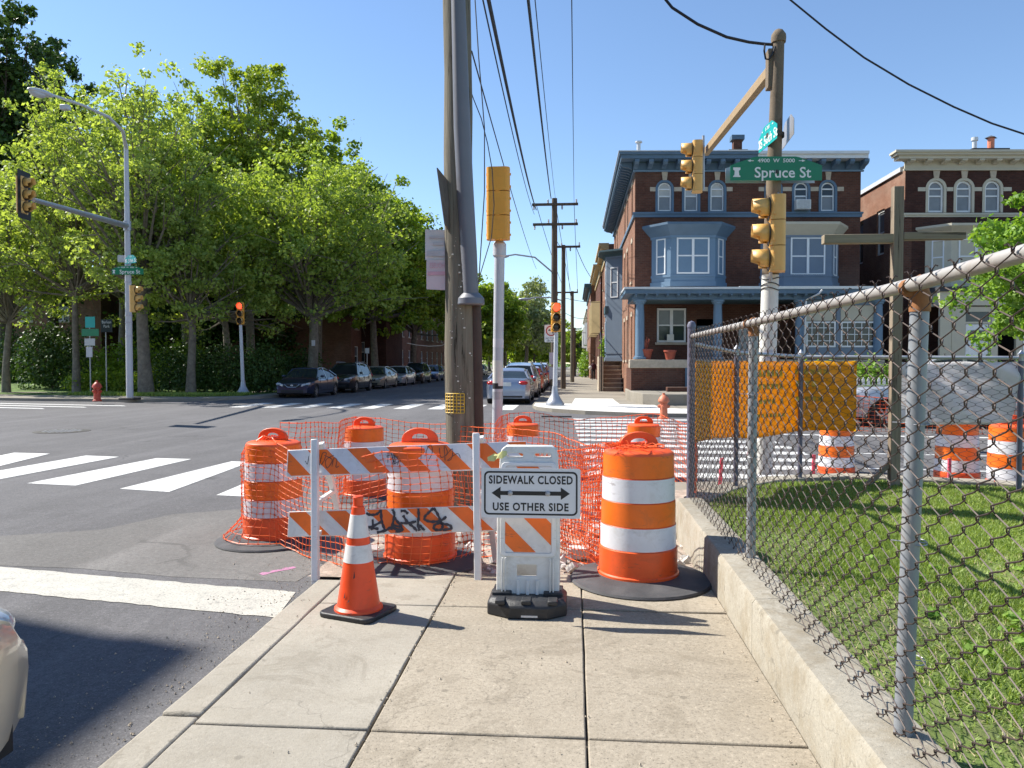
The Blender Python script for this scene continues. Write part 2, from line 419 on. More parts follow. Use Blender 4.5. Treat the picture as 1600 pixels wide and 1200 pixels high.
# ------------------------------------------------------------------ mesh helpers
def frame_of(d, up=None):
    d = Vector(d).normalized()
    u = Vector((0, 0, 1)) if abs(d.z) < .95 else Vector((1, 0, 0))
    if up: u = Vector(up)
    a = d.cross(u).normalized()
    b = a.cross(d).normalized()
    return a, b
class MB:
    def __init__(s, T=None):
        s.v = []; s.f = []; s.T = T
    def add(s, vs, fs, X=None):
        o = len(s.v)
        for p in vs:
            p = Vector(p)
            if X is not None: p = X @ p
            if s.T: p = s.T(p)
            s.v.append(tuple(p))
        s.f.extend([tuple(o + i for i in f) for f in fs])
        return s
    def box(s, x0, x1, y0, y1, z0, z1, X=None):
        if x0 > x1: x0, x1 = x1, x0
        if y0 > y1: y0, y1 = y1, y0
        if z0 > z1: z0, z1 = z1, z0
        return s.add([(x0, y0, z0), (x1, y0, z0), (x1, y1, z0), (x0, y1, z0), (x0, y0, z1), (x1, y0, z1), (x1, y1, z1), (x0, y1, z1)],
                     [(0, 3, 2, 1), (4, 5, 6, 7), (0, 1, 5, 4), (1, 2, 6, 5), (2, 3, 7, 6), (3, 0, 4, 7)], X)
    def bar(s, p0, p1, w, h, up=(0, 0, 1)):
        p0, p1 = Vector(p0), Vector(p1)
        a, b = frame_of(p1 - p0, up)
        a = a * w / 2; b = b * h / 2
        vs = [p + i * a + j * b for p in (p0, p1) for i, j in ((-1, -1), (1, -1), (1, 1), (-1, 1))]
        return s.add(vs, [(0, 1, 2, 3), (7, 6, 5, 4), (0, 4, 5, 1), (1, 5, 6, 2), (2, 6, 7, 3), (3, 7, 4, 0)])
    def tube(s, pts, r, n=8, caps=True, up=None):
        pts = [Vector(p) for p in pts]
        k = len(pts)
        rs = r if isinstance(r, (list, tuple)) else [r] * k
        vs = []; fs = []
        for i, p in enumerate(pts):
            d = pts[min(i + 1, k - 1)] - pts[max(i - 1, 0)]
            a, b = frame_of(d, up)
            if i and (a.dot(pa) < 0): a, b = -a, -b
            pa = a
            for j in range(n):
                t = 2 * math.pi * j / n
                vs.append(p + a * (rs[i] * math.cos(t)) + b * (rs[i] * math.sin(t)))
        for i in range(k - 1):
            for j in range(n):
                q = (j + 1) % n
                fs.append((i * n + j, i * n + q, (i + 1) * n + q, (i + 1) * n + j))
        if caps:
            fs.append(tuple(range(n - 1, -1, -1))); fs.append(tuple((k - 1) * n + j for j in range(n)))
        return s.add(vs, fs)
    def cyl(s, p0, p1, r0, r1=None, n=12):
        return s.tube([p0, p1], [r0, r0 if r1 is None else r1], n)
    def lathe(s, prof, n=24, X=None, caps=True):
        vs = []; fs = []
        for (r, z) in prof:
            for j in range(n):
                t = 2 * math.pi * j / n
                vs.append((r * math.cos(t), r * math.sin(t), z))
        for i in range(len(prof) - 1):
            for j in range(n):
                q = (j + 1) % n
                fs.append((i * n + j, i * n + q, (i + 1) * n + q, (i + 1) * n + j))
        if caps:
            fs.append(tuple(range(n - 1, -1, -1))); fs.append(tuple((len(prof) - 1) * n + j for j in range(n)))
        return s.add(vs, fs, X)
    def prism(s, poly, f, t0, t1):
        """poly: 2d points; f(a,b,t)->3d"""
        n = len(poly)
        vs = [f(a, b, t0) for a, b in poly] + [f(a, b, t1) for a, b in poly]
        fs = [tuple(range(n - 1, -1, -1)), tuple(range(n, 2 * n))]
        fs += [(i, (i + 1) % n, n + (i + 1) % n, n + i) for i in range(n)]
        return s.add(vs, fs)
    def ell(s, c, r, nu=12, nv=8, X=None):
        vs = []; fs = []
        for i in range(nv + 1):
            ph = math.pi * i / nv
            for j in range(nu):
                t = 2 * math.pi * j / nu
                vs.append((c[0] + r[0] * math.sin(ph) * math.cos(t), c[1] + r[1] * math.sin(ph) * math.sin(t), c[2] + r[2] * math.cos(ph)))
        for i in range(nv):
            for j in range(nu):
                q = (j + 1) % nu
                fs.append((i * nu + j, (i + 1) * nu + j, (i + 1) * nu + q, i * nu + q))
        return s.add(vs, fs, X)
    def mesh(s, name, m, smooth=None, off=None):
        me = bpy.data.meshes.new(name)
        vs = s.v
        if off is not None:
            vs = [(x - off[0], y - off[1], z - off[2]) for x, y, z in vs]
        me.from_pydata(vs, [], s.f)
        me.update()
        bm = bmesh.new(); bm.from_mesh(me)
        bmesh.ops.recalc_face_normals(bm, faces=bm.faces)
        bm.to_mesh(me); bm.free()
        if m is not None: me.materials.append(M[m] if isinstance(m, str) else m)
        if smooth is not None:
            me.polygons.foreach_set('use_smooth', [True] * len(me.polygons))
            me.set_sharp_from_angle(angle=R(smooth))
        return me
    def obj(s, name, m, parent=None, smooth=None, bevel=0, world=True, seg=2):
        off = parent_origin(parent) if (parent is not None and world) else None
        me = s.mesh(name, m, smooth, off)
        o = bpy.data.objects.new(name, me)
        COL.objects.link(o)
        if parent is not None: o.parent = parent
        if bevel:
            b = o.modifiers.new('bevel', 'BEVEL'); b.width = bevel; b.segments = seg; b.limit_method = 'ANGLE'; b.angle_limit = R(40)
            if smooth is None:
                me.polygons.foreach_set('use_smooth', [True] * len(me.polygons))
                me.set_sharp_from_angle(angle=R(30))
        return o
def parent_origin(p):
    o = Vector((0, 0, 0))
    while p is not None:
        o += p.location; p = p.parent
    return o
def tag(o, label=None, cat=None, group=None, kind=None):
    if label: o['label'] = label
    if cat: o['category'] = cat
    if group: o['group'] = group
    if kind: o['kind'] = kind
    return o
def thing(name, label, cat, loc=(0, 0, 0), rz=0, group=None):
    o = bpy.data.objects.new(name, None); COL.objects.link(o)
    o.empty_display_size = .2
    o.location = loc; o.rotation_euler = (0, 0, rz)
    return tag(o, label, cat, group)
def dup(root, loc=None, rz=None, label=None, scale=None, parent=None, swap=None):
    c = root.copy(); COL.objects.link(c); c.parent = parent
    if loc is not None: c.location = loc
    if rz is not None: c.rotation_euler = (0, 0, rz)
    if scale: c.scale = (scale,) * 3
    if label: c['label'] = label
    for ch in list(root.children): dup(ch, parent=c)
    return c
def link_mesh(name, me, parent=None, loc=(0, 0, 0), rot=(0, 0, 0)):
    o = bpy.data.objects.new(name, me); COL.objects.link(o); o.parent = parent; o.location = loc; o.rotation_euler = rot
    return o
def flat_mesh(name, loops, m, ext, bev=0, X=None):
    """2D outline(s) with holes -> solid plate (local XY, thickness 2*ext), then matrix X"""
    cu = bpy.data.curves.new(name, 'CURVE'); cu.dimensions = '2D'; cu.fill_mode = 'BOTH'; cu.extrude = ext
    if bev: cu.bevel_depth = bev; cu.bevel_resolution = 1
    for lp in loops:
        sp = cu.splines.new('POLY'); sp.points.add(len(lp) - 1); sp.use_cyclic_u = True
        for i, (a, b) in enumerate(lp): sp.points[i].co = (a, b, 0, 1)
    return curve_to_mesh(name, cu, m, X)
def curve_to_mesh(name, cu, m, X=None):
    o = bpy.data.objects.new(name, cu); COL.objects.link(o)
    dg = bpy.context.evaluated_depsgraph_get(); dg.update()
    me = bpy.data.meshes.new_from_object(o.evaluated_get(dg), depsgraph=dg)
    bpy.data.objects.remove(o)
    me.name = name
    me.materials.clear(); me.materials.append(M[m] if isinstance(m, str) else m)
    if X is not None: me.transform(X)
    return me
def text_mesh(name, txt, size, m, X=None, ext=.001, cx=1.0, space=1.0, bold=0.0):
    cu = bpy.data.curves.new(name, 'FONT'); cu.body = txt; cu.size = size; cu.align_x = 'CENTER'; cu.align_y = 'CENTER'
    cu.extrude = ext; cu.offset = bold; cu.space_character = space; cu.resolution_u = 3
    S = Matrix.Diagonal((cx, 1, 1, 1))
    return curve_to_mesh(name, cu, m, (X @ S) if X is not None else S)
def rrect(x0, x1, y0, y1, r, n=5):
    out = []
    for cx, cy, a in ((x1 - r, y1 - r, 0), (x0 + r, y1 - r, 90), (x0 + r, y0 + r, 180), (x1 - r, y0 + r, 270)):
        for i in range(n + 1):
            t = R(a + 90 * i / n)
            out.append((cx + r * math.cos(t), cy + r * math.sin(t)))
    return out
XZ = Matrix(((1, 0, 0, 0), (0, 0, -1, 0), (0, 1, 0, 0), (0, 0, 0, 1)))      # local XY plate -> faces -Y, text upright
def plate_at(x, y, z, rz=0, tilt=0):
    return Matrix.Translation((x, y, z)) @ Matrix.Rotation(rz, 4, 'Z') @ Matrix.Rotation(tilt, 4, 'X') @ XZ
def clip_poly(poly, x0, x1, y0, y1):
    def cl(p, ins, inter):
        out = []
        for i in range(len(p)):
            a, b = p[i - 1], p[i]
            if ins(b):
                if not ins(a): out.append(inter(a, b))
                out.append(b)
            elif ins(a): out.append(inter(a, b))
        return out
    def ix(c): return lambda a, b: (c, a[1] + (b[1] - a[1]) * (c - a[0]) / (b[0] - a[0]))
    def iy(c): return lambda a, b: (a[0] + (b[0] - a[0]) * (c - a[1]) / (b[1] - a[1]), c)
    for ins, it in ((lambda p: p[0] >= x0, ix(x0)), (lambda p: p[0] <= x1, ix(x1)), (lambda p: p[1] >= y0, iy(y0)), (lambda p: p[1] <= y1, iy(y1))):
        if not poly: break
        poly = cl(poly, ins, it)
    return poly
def stripes(x0, x1, y0, y1, w, slope, start):
    """orange parallelograms of width w every 2w leaning by slope (dx over the full height)"""
    out = []
    x = start
    while x < x1 + abs(slope) + w:
        p = [(x, y1), (x + w, y1), (x + w + slope, y0), (x + slope, y0)]
        q = clip_poly(p, x0, x1, y0, y1)
        if len(q) > 2: out.append(q)
        x += 2 * w
    return out
def np_mesh(name, V, F, m, nside):
    """V (n,3) array, F (k,nside) int array"""
    me = bpy.data.meshes.new(name)
    me.vertices.add(len(V)); me.vertices.foreach_set('co', V.astype(np.float32).ravel())
    me.loops.add(F.size); me.loops.foreach_set('vertex_index', F.astype(np.int32).ravel())
    me.polygons.add(len(F)); me.polygons.foreach_set('loop_start', np.arange(0, F.size, nside, dtype=np.int32))
    me.polygons.foreach_set('loop_total', np.full(len(F), nside, dtype=np.int32))
    me.update(calc_edges=True)
    me.materials.append(M[m] if isinstance(m, str) else m)
    return me
def leaf_cloud(centres, radii, per, size, rng, shell=.5, flat=1.0, up=.35):
    """quads scattered in ellipsoidal clumps"""
    C = np.repeat(np.asarray(centres, float), per, axis=0)
    Rr = np.repeat(np.asarray(radii, float), per, axis=0)
    n = len(C)
    d = rng.normal(size=(n, 3)); d /= np.linalg.norm(d, axis=1)[:, None]
    rr = shell + (1 - shell) * rng.random(n) ** .7
    stray = rng.random(n) < .22
    rr[stray] *= 1.0 + .8 * rng.random(stray.sum())
    P = C + d * rr[:, None] * Rr * np.array([1, 1, flat])
    nr = d * .5 + rng.normal(size=(n, 3)) * .6 + np.array([0, 0, up])
    nr /= np.linalg.norm(nr, axis=1)[:, None]
    t = np.cross(nr, rng.normal(size=(n, 3))); t /= np.linalg.norm(t, axis=1)[:, None]
    b = np.cross(nr, t)
    s = size * (.55 + .9 * rng.random(n))[:, None]
    V = np.empty((n, 4, 3))
    V[:, 0] = P - t * s * .55; V[:, 1] = P + b * s * .42 + nr * s * .08; V[:, 2] = P + t * s * .6; V[:, 3] = P - b * s * .42 + nr * s * .08
    return V.reshape(-1, 3), np.arange(n * 4).reshape(-1, 4)

# ------------------------------------------------------------------ trees
def make_tree(name, label, base, h, cr, czf=.62, rz_=None, lf='lf_syc', bark='bark', seed=1, nclump=110, per=230, leaf=.2, trunk_r=.28,
              clr=(.13, .24), lean=(0, 0), group='trees on the far corner and along the street', low=0, inner=.35, cat='tree', limb_n=26, bare=0):
    rng = np.random.default_rng(seed)
    base = Vector(base)
    t = thing(name, label, cat, base, 0, group)
    rv = rz_ or h * (1 - czf) * 1.02
    cz = h - rv
    cen = Vector((lean[0], lean[1], cz))
    cs = []; rs = []
    ex = rng.uniform(.8, 1.2, size=8)
    k = 0
    while len(cs) < nclump:
        d = rng.normal(size=3); d /= np.linalg.norm(d)
        if d[2] < -.75 + low: continue
        az = (math.atan2(d[1], d[0]) / (2 * math.pi) * 8) % 8
        i0 = int(az) % 8; e = ex[i0] * (1 - (az - int(az))) + ex[(i0 + 1) % 8] * (az - int(az))
        q = inner + (1 - inner) * rng.random() ** .55
        hz = noise.noise(Vector((d[0] * 2.1 + seed, d[1] * 2.1, d[2] * 2.1))) + .5 * noise.noise(Vector((d[0] * 5 + seed, d[1] * 5, d[2] * 5)))
        q *= 1 + .27 * hz
        c = np.array([d[0] * cr * q * e, d[1] * cr * q * e, d[2] * rv * q * (1 + .12 * (e - 1))])
        r = cr * rng.uniform(*clr) * (1.25 if q < .6 else 1)
        cs.append(np.array(cen) + c * .88); rs.append([r * rng.uniform(.8, 1.3), r * rng.uniform(.8, 1.3), r * rng.uniform(.55, .95)])
    V, F = leaf_cloud(cs, rs, per, leaf, rng, .35)
    ok = V.reshape(-1, 4, 3)[:, :, 2].min(axis=1) > 1.6
    V = V.reshape(-1, 4, 3)[ok].reshape(-1, 3); F = np.arange(len(V)).reshape(-1, 4)
    crown = link_mesh('crown', np_mesh('crown', V, F, lf, 4), t)
    mb = MB()
    pts = []; rr = []
    top = cz + rv * .55
    for i in range(9):
        u = i / 8
        pts.append((lean[0] * u + .12 * math.sin(u * 7 + seed), lean[1] * u + .12 * math.cos(u * 5 + seed * 2), -.05 + u * top))
        rr.append(trunk_r * (1.28 if i == 0 else 1) * (1 - .82 * u ** 1.1) + .015)
    mb.tube(pts, rr, 10)
    mb.obj('trunk', bark, t, smooth=60, world=False)
    bb = MB()
    order = rng.permutation(len(cs))[:limb_n]
    for i in order:
        c = Vector(cs[i])
        u = min(.92, max(.36, (c.z * .62) / top + rng.uniform(-.08, .05)))
        if c.z < u * top - .8: continue
        s0 = Vector((lean[0] * u, lean[1] * u, u * top))
        mid = s0.lerp(c, .5) + Vector((0, 0, -.25 + .5 * rng.random()))
        r0 = trunk_r * (.42 * (1 - u) + .1)
        bb.tube([s0, s0.lerp(mid, .6), mid, c], [r0, r0 * .8, r0 * .6, .02], 5, caps=False)
        for q in range(2):
            e = c + Vector(rng.normal(size=3) * cr * .14)
            bb.tube([mid.lerp(c, .5), e], [r0 * .35, .012], 4, caps=False)
    bb.obj('branches', bark, t, smooth=60, world=False)
    return t

# ------------------------------------------------------------------ traffic signals
def signal_parts(parent, loc, rz, lit=None, body='yel_d', backplate=False, s=1.0, hood='yel_d', inner='sig_k'):
    """head facing local -Y; loc = centre, relative to parent"""
    mb = MB()
    for k in (-1, 0, 1):
        z = k * .355 * s
        w, d, h = .172 * s, .13 * s, .172 * s
        poly = rrect(-w, w, -d * .2, d, .05 * s, 4)
        mb.prism(rrect(-w, w, -.02 * s, d * 1.45, .07 * s, 4), lambda a, b, t: (a, b, t), z - h, z + h)
        for sx in (-1, 1):
            for dz in (-.09, .09):
                mb.box(sx * w - .012 * s, sx * w + .012 * s, d * .15, d * .4, z + dz * s - .015 * s, z + dz * s + .015 * s)
        mb.box(-.03 * s, .03 * s, d * 1.38, d * 1.5, z - h - .012 * s, z - h + .006 * s)
    head = mb.obj('signal_head', body, parent, world=False, smooth=40)
    head.location = loc; head.rotation_euler = (0, 0, rz)
    vis = MB(); n = 18; r = .15 * s
    vs = []; fs = []
    for i in range(n + 1):
        t = R(-50 + 280 * i / n)
        vs += [(r * math.cos(t), -.02 * s, r * math.sin(t)), (r * .97 * math.cos(t), -(.25 if 10 < i * 1 < 99 else .25) * s + (.10 * s if math.sin(t) < -.2 else 0), r * .97 * math.sin(t))]
    for i in range(n): fs.append((2 * i, 2 * i + 1, 2 * i + 3, 2 * i + 2))
    vis.add(vs, fs)
    vm = vis.mesh('visor', hood, 40)
    vi = MB(); vi.add([(x * .965, y, z * .965) for x, y, z in vs], fs); vim = vi.mesh('visor_lining', inner, 40)
    ln = MB(); ln.ell((0, -.022 * s, 0), (.145 * s, .03 * s, .145 * s), 18, 8)
    me_d = ln.mesh('lens', 'lens_d', 40)
    me_r = ln.mesh('lens', 'lens_r', 40)
    rg = MB(); rg.lathe([(.15 * s, 0), (.165 * s, 0), (.165 * s, .012 * s), (.15 * s, .012 * s)], 18, Matrix.Translation((0, -.018 * s, 0)) @ Matrix.Rotation(R(90), 4, 'X'), caps=False)
    rm = rg.mesh('lens_ring', inner, 40)
    for k in (-1, 0, 1):
        z = k * .355 * s
        v = link_mesh('visor', vm, head, (0, 0, z)); v.modifiers.new('t', 'SOLIDIFY').thickness = .008 * s
        link_mesh('lens', me_r if (lit == 'red' and k == 1) else me_d, head, (0, 0, z))
        link_mesh('lens_ring', rm, head, (0, 0, z)); link_mesh('visor_lining', vim, head, (0, 0, z))
    if backplate:
        me = flat_mesh('backplate', [rrect(-.33 * s, .33 * s, -.70 * s, .70 * s, .04 * s), rrect(-.18 * s, .18 * s, -.54 * s, .54 * s, .03 * s)], 'sig_k', .004, 0, XZ)
        link_mesh('backplate', me, head, (0, .02, 0))
    return head
def blade(parent, loc, rz, txt, top, w=1.3, h=.34, m='green', top_scale=1.0, small=None):
    """street name blade, arched top, readable from local -Y"""
    hw = w / 2
    out = [(-hw, 0), (hw, 0), (hw, h * .62), (hw * .93, h * .68), (hw * .5, h * .97), (hw * .42, h), (-hw * .42, h), (-hw * .5, h * .97), (-hw * .93, h * .68), (-hw, h * .62)]
    me = flat_mesh('name_blade', [out], m, .004, 0, XZ)
    b = link_mesh('name_blade', me, parent, loc, (0, 0, rz))
    X = Matrix.Translation((w * .07, -.007, h * .31)) @ XZ
    link_mesh('lettering', text_mesh('lettering', txt, h * .62, 'white_l', X, .001, 1.0, 1.0, .0025), b)
    X2 = Matrix.Translation((0, -.007, h * .82)) @ XZ
    link_mesh('lettering', text_mesh('lettering', top, h * .22, 'white_l', X2, .001, 1.15, 1.0, .001), b)
    ar = MB()
    for sx in (-1, 1):
        x = sx * w * .245
        f = lambda a, c, t: (a, -.006 - t, c)
        ar.prism([(x, h * .805), (x + sx * w * .035, h * .805), (x + sx * w * .035, h * .77), (x + sx * w * .07, h * .82), (x + sx * w * .035, h * .87), (x + sx * w * .035, h * .835), (x, h * .835)], f, 0, .002)
    ar.obj('arrow', 'white_l', b, world=False)
    bell = [(-.30, .0), (.30, .0), (.30, .1), (.2, .2), (.17, .62), (.30, .72), (.30, .95), (-.30, .95), (-.30, .72), (-.17, .62), (-.2, .2), (-.30, .1)]
    k = h * .42
    bm_ = flat_mesh('bell_emblem', [[(x * k * 1.2, z * k) for x, z in bell]], 'white_l', .001, 0, Matrix.Translation((-hw * .86, -.007, h * .14)) @ XZ)
    link_mesh('bell_emblem', bm_, b)
    return b

# ================================================================== SETTING
RZ = -.12                                       # level of the carriageway
def sheet(name, poly, z, m, thick=None, parent=None, kind='structure', bevel=0):
    mb = MB()
    if thick: mb.prism(poly, lambda a, b, t: (a, b, t), z - thick, z)
    else: mb.add([(x, y, z) for x, y in poly], [tuple(range(len(poly)))])
    o = mb.obj(name, m, parent, bevel=bevel)
    if kind and parent is None: o['kind'] = kind
    return o
ground = MB()
g_n = 40
ground.add([(-900, -300, -.16), (900, -300, -.16), (900, 1500, -.16), (-900, 1500, -.16)], [(0, 1, 2, 3)])
tag(ground.obj('ground', 'turf_far'), kind='structure')
road = tag(sheet('road', [(-80, -30), (90, -30), (90, 300), (-80, 300)], RZ, 'asphalt'), kind='structure')
# painted bars of the crosswalks (each bar lies 4 mm above the asphalt)
def bar_mark(p, m='mark', name='crosswalk_bar', z=None, parent=None):
    mb = MB(); mb.prism([(q[0], q[1]) for q in p], lambda a, b, t: (a, b, t), (z or RZ) + .001, (z or RZ) + .004)
    return mb.obj(name, m, parent or road)
def gq(pts, z=RZ): return [G(x, y, z).xy for x, y in pts]
bars = [[(-170, 742), (-75, 748), (78, 710), (22, 707)], [(-60, 757), (45, 762), (186, 714), (134, 712)],
        [(42, 755.5), (118, 759), (299, 717.5), (245, 716)], [(187, 764), (264, 769), (392, 722), (362, 721)], [(338, 774), (420, 778), (500, 728), (452, 726)]]
bars = [[(-75, 747), (-160, 745), (22, 707.5), (78, 709)], [(0, 747), (0, 733), (134, 712), (186, 714)]] + bars[2:]
bars[1] = [(-75, 763), (-130, 758), (134, 712), (186, 714)]
for b in bars: bar_mark(gq(b))
# worn stop line at the near side
def quad_strip(p, q, n, jit, name, m, z):
    """long painted band with chipped edges; p, q: end segments"""
    a0, a1 = Vector(p[0]), Vector(p[1]); b0, b1 = Vector(q[0]), Vector(q[1])
    vs = []
    for i in range(n + 1):
        u = i / n
        vs.append((*(a0.lerp(b0, u) + Vector((0, random.uniform(-jit, jit)))), z)); vs.append((*(a1.lerp(b1, u) + Vector((0, random.uniform(-jit, jit)))), z))
    mb = MB(); mb.add(vs, [(2 * i, 2 * i + 2, 2 * i + 3, 2 * i + 1) for i in range(n)])
    return mb.obj(name, m, road)
quad_strip([G(-400, 852, RZ).xy, G(-400, 886, RZ).xy], [G(462, 926, RZ).xy, G(432, 966, RZ).xy], 60, .012, 'stop_line', 'mark_w', RZ + .004)
# crosswalk over the cross street straight ahead: bars run left-right
for k in range(13):
    d = 10.3 + k * 1.02
    s_ = .02
    x0, x1 = .25 - .02 * k, 4.3
    if d < 11.2: x0 = .9
    bar_mark([(x0, d + .05), (x1, d - .12), (x1, d + .33), (x0, d + .5)], 'mark')
# crosswalk over the cross street on the west side
for k in range(8):
    y = 23.4 + k * .98 if k < 7 else 0
    if k == 7: continue
    xe = -16.2 + (k - 6) * .95
    if k < 6: bar_mark([(-34, y + 3.6), (xe, y), (xe - .4, y + .42), (-34, y + 4.05)], 'mark')
# crosswalk over the long street beyond the junction
for k in range(9):
    x = -12.9 + k * 1.28
    bar_mark([(x, 27.9 + k * -.10), (x + .55, 27.86 - k * .10), (x + .55, 31.0 - k * .1), (x, 31.04 - k * .1)], 'mark')
# lane lines of the cross street on the right
for (ya, yb) in ((12.45, 11.5), (14.6, 13.5)):
    bar_mark([(4.6, ya), (40, ya - 3.9), (40, ya - 3.8), (4.6, ya + .11)], 'mark', 'lane_line')
bar_mark([(4.9, 18.2), (45, 13.9), (45, 14.1), (4.9, 18.45)], 'mark', 'lane_line')
# asphalt repair patches
for poly in ([(-6.2, 6.1), (-5.1, 5.95), (-4.0, 5.9), (-3.1, 5.72), (-2.1, 5.66), (-1.95, 7.0), (-1.9, 8.6), (-2.9, 8.8), (-3.7, 8.5), (-4.4, 8.1), (-4.7, 7.3), (-5.6, 6.9)],):
    mb = MB(); mb.add([(x, y, RZ + .002) for x, y in poly], [tuple(range(len(poly)))]); mb.obj('asphalt_patch', 'asphalt2', road)
# manhole
mh = thing('manhole_cover', 'round iron manhole cover in the asphalt before the far corner', 'manhole', G(97, 674, RZ))
mb = MB(); mb.lathe([(.62, 0), (.62, .006), (.56, .008)], 40); mb.obj('rim_ring', 'iron', mh, world=False)
mb = MB(); mb.lathe([(.54, 0.001), (.54, .01), (.5, .012)], 40); mb.obj('cover', 'iron', mh, world=False)
for i in range(9):
    for j in range(9):
        x, y = (i - 4) * .11, (j - 4) * .11
        if x * x + y * y < .22:
            mb = mb if (i or j) else MB()
mb = MB()
for i in range(9):
    for j in range(9):
        x, y = (i - 4) * .11, (j - 4) * .11
        if x * x + y * y < .2: mb.box(x - .03, x + .03, y - .03, y + .03, .011, .016)
tag(mb.obj('tread_lugs', 'galv', mh, world=False), kind='stuff')

# ---- near pavement: slabs and kerb stones
walk = sheet('sidewalk', [(-1.78, -6), (.96, -6), (.96, 5.62), (-1.70, 5.62)], -.035, 'joint', .3)
KX0, KX1 = -1.82, -1.635
cols = [(-1.625, -.86, 'walk_s'), (-.85, .058, 'walk'), (.067, .955, 'walk')]
ys = [(-5.9, -3.4), (-3.38, -1.75), (-1.73, -.12), (-.1, 1.52), (1.54, 3.14), (3.155, 4.80), (4.815, 5.60)]
def slab(x0, x1, y0, y1, m, name, parent, z=0.0, th=.1, bev=.007, T=None):
    mb = MB(T)
    n = max(2, int((y1 - y0) / .22)); k = max(2, int((x1 - x0) / .22))
    ed = []
    for i in range(k): ed.append((lerp(x0, x1, i / k), y0 + random.uniform(-.003, .003)))
    for i in range(n): ed.append((x1 + random.uniform(-.003, .003), lerp(y0, y1, i / n)))
    for i in range(k): ed.append((lerp(x1, x0, i / k), y1 + random.uniform(-.003, .003)))
    for i in range(n): ed.append((x0 + random.uniform(-.003, .003), lerp(y1, y0, i / n)))
    tx, ty = random.uniform(-.002, .002), random.uniform(-.002, .002)
    mb.prism(ed, lambda a, b, t: (a, b, t + (tx * (a - x0) + ty * (b - y0) if t == z else 0)), z - th, z)
    return mb.obj(name, m, parent, bevel=bev)
for (x0, x1, m) in cols:
    for (y0, y1) in ys:
        slab(x0, x1, y0 + random.uniform(0, .004), y1, m, 'paving_slab', walk, 0 + random.uniform(-.003, .002))
for (y0, y1) in [(-5.9, -2.9), (-2.89, .2), (.21, 3.22), (3.235, 5.35)]:
    slab(KX0, KX1, y0, y1, 'walk_s', 'kerb_stone', walk, .0, .16, .014)
# small litter spots: gum and a leaf bits on the slabs
# ---- torn up corner beyond the slabs
work = MB()
nx, ny = 46, 46
x0, x1, y0, y1 = -2.0, 1.15, 5.615, 9.6
vs = []
for j in range(ny + 1):
    for i in range(nx + 1):
        x = lerp(x0, x1, i / nx); y = lerp(y0, y1, j / ny)
        e = min(1, min(i, nx - i) / 4, (ny - j) / 6, j / 1.5)
        h = noise.fractal(Vector((x * 2.3, y * 2.3, 3)), 1, 2, 5)
        h2 = noise.noise(Vector((x * .8 + 9, y * .8, 0)))
        z = -.075 + e * (.035 * h + .05 * h2)
        vs.append((x, y, z if j else -.06))
work.add(vs, [(j * (nx + 1) + i, j * (nx + 1) + i + 1, (j + 1) * (nx + 1) + i + 1, (j + 1) * (nx + 1) + i) for j in range(ny) for i in range(nx)])
wk = tag(work.obj('work_area_ground', 'dirt', smooth=60), kind='structure')
# rubble
V = []; F = []
rub = MB()
for i in range(900):
    x = random.uniform(-1.75, 1.0); y = random.uniform(5.66, 9.2)
    s_ = random.choice([.008, .012, .016, .025, .04]) * random.uniform(.7, 1.3)
    X = Matrix.Translation((x, y, -.06 + s_ * .4)) @ Matrix.Rotation(random.uniform(0, 6), 4, (random.random(), random.random(), random.random()))
    rub.box(-s_, s_ * random.uniform(.5, 1), -s_ * .7, s_ * .7, -s_ * .5, s_ * .5, X)
tag(rub.obj('rubble', 'walk_new'), 'loose pale concrete rubble strewn over the dug up corner', 'rubble', kind='stuff')
chunk_spots = [(-.72, 7.4, .16, 'between the drums'), (-1.0, 6.9, .12, 'left of the utility pole foot'), (.28, 7.2, .14, 'behind the sign stand'), (.05, 6.3, .10, 'beside the netting heap')]
for i, (x, y, s_, wh) in enumerate(chunk_spots):
    mb = MB(); X = Matrix.Translation((x, y, -.02)) @ Matrix.Rotation(i * 1.1, 4, 'Z')
    mb.prism([(-s_, -s_ * .6), (s_ * .7, -s_ * .8), (s_, s_ * .4), (0, s_ * .8), (-s_ * .8, s_ * .5)], lambda a, b, t: X @ Vector((a, b, t)), -.03, .055)
    tag(mb.obj('concrete_chunk', 'walk_new', bevel=.008), 'broken slab of pale concrete lying ' + wh, 'concrete', 'broken concrete pieces in the work area')
# grit washed against the kerb, crumbs on the slabs
gmb = MB()
for i in range(1500):
    if i % 5: x = -1.84 - abs(random.gauss(0, .35)); z = RZ + .002; y = random.uniform(2.2, 6.5)
    else: x = random.choice([random.uniform(-1.8, .95), .945 - abs(random.gauss(0, .05)), -.855 + random.gauss(0, .02)]); z = .001; y = random.uniform(1.9, 5.6)
    s_ = random.choice([.002, .003, .004, .006]) * random.uniform(.7, 1.4)
    X = Matrix.Translation((x, y, z + s_ * .3)) @ Matrix.Rotation(random.uniform(0, 6), 4, 'Z')
    gmb.add([(-s_, -s_ * .7, 0), (s_, -s_ * .5, 0), (0, s_, 0), (0, 0, s_ * 1.1)], [(0, 1, 2), (0, 1, 3), (1, 2, 3), (2, 0, 3)], X)
tag(gmb.obj('grit', 'stone'), 'loose grit and crumbs along the kerb and slab joints', 'grit', kind='stuff')
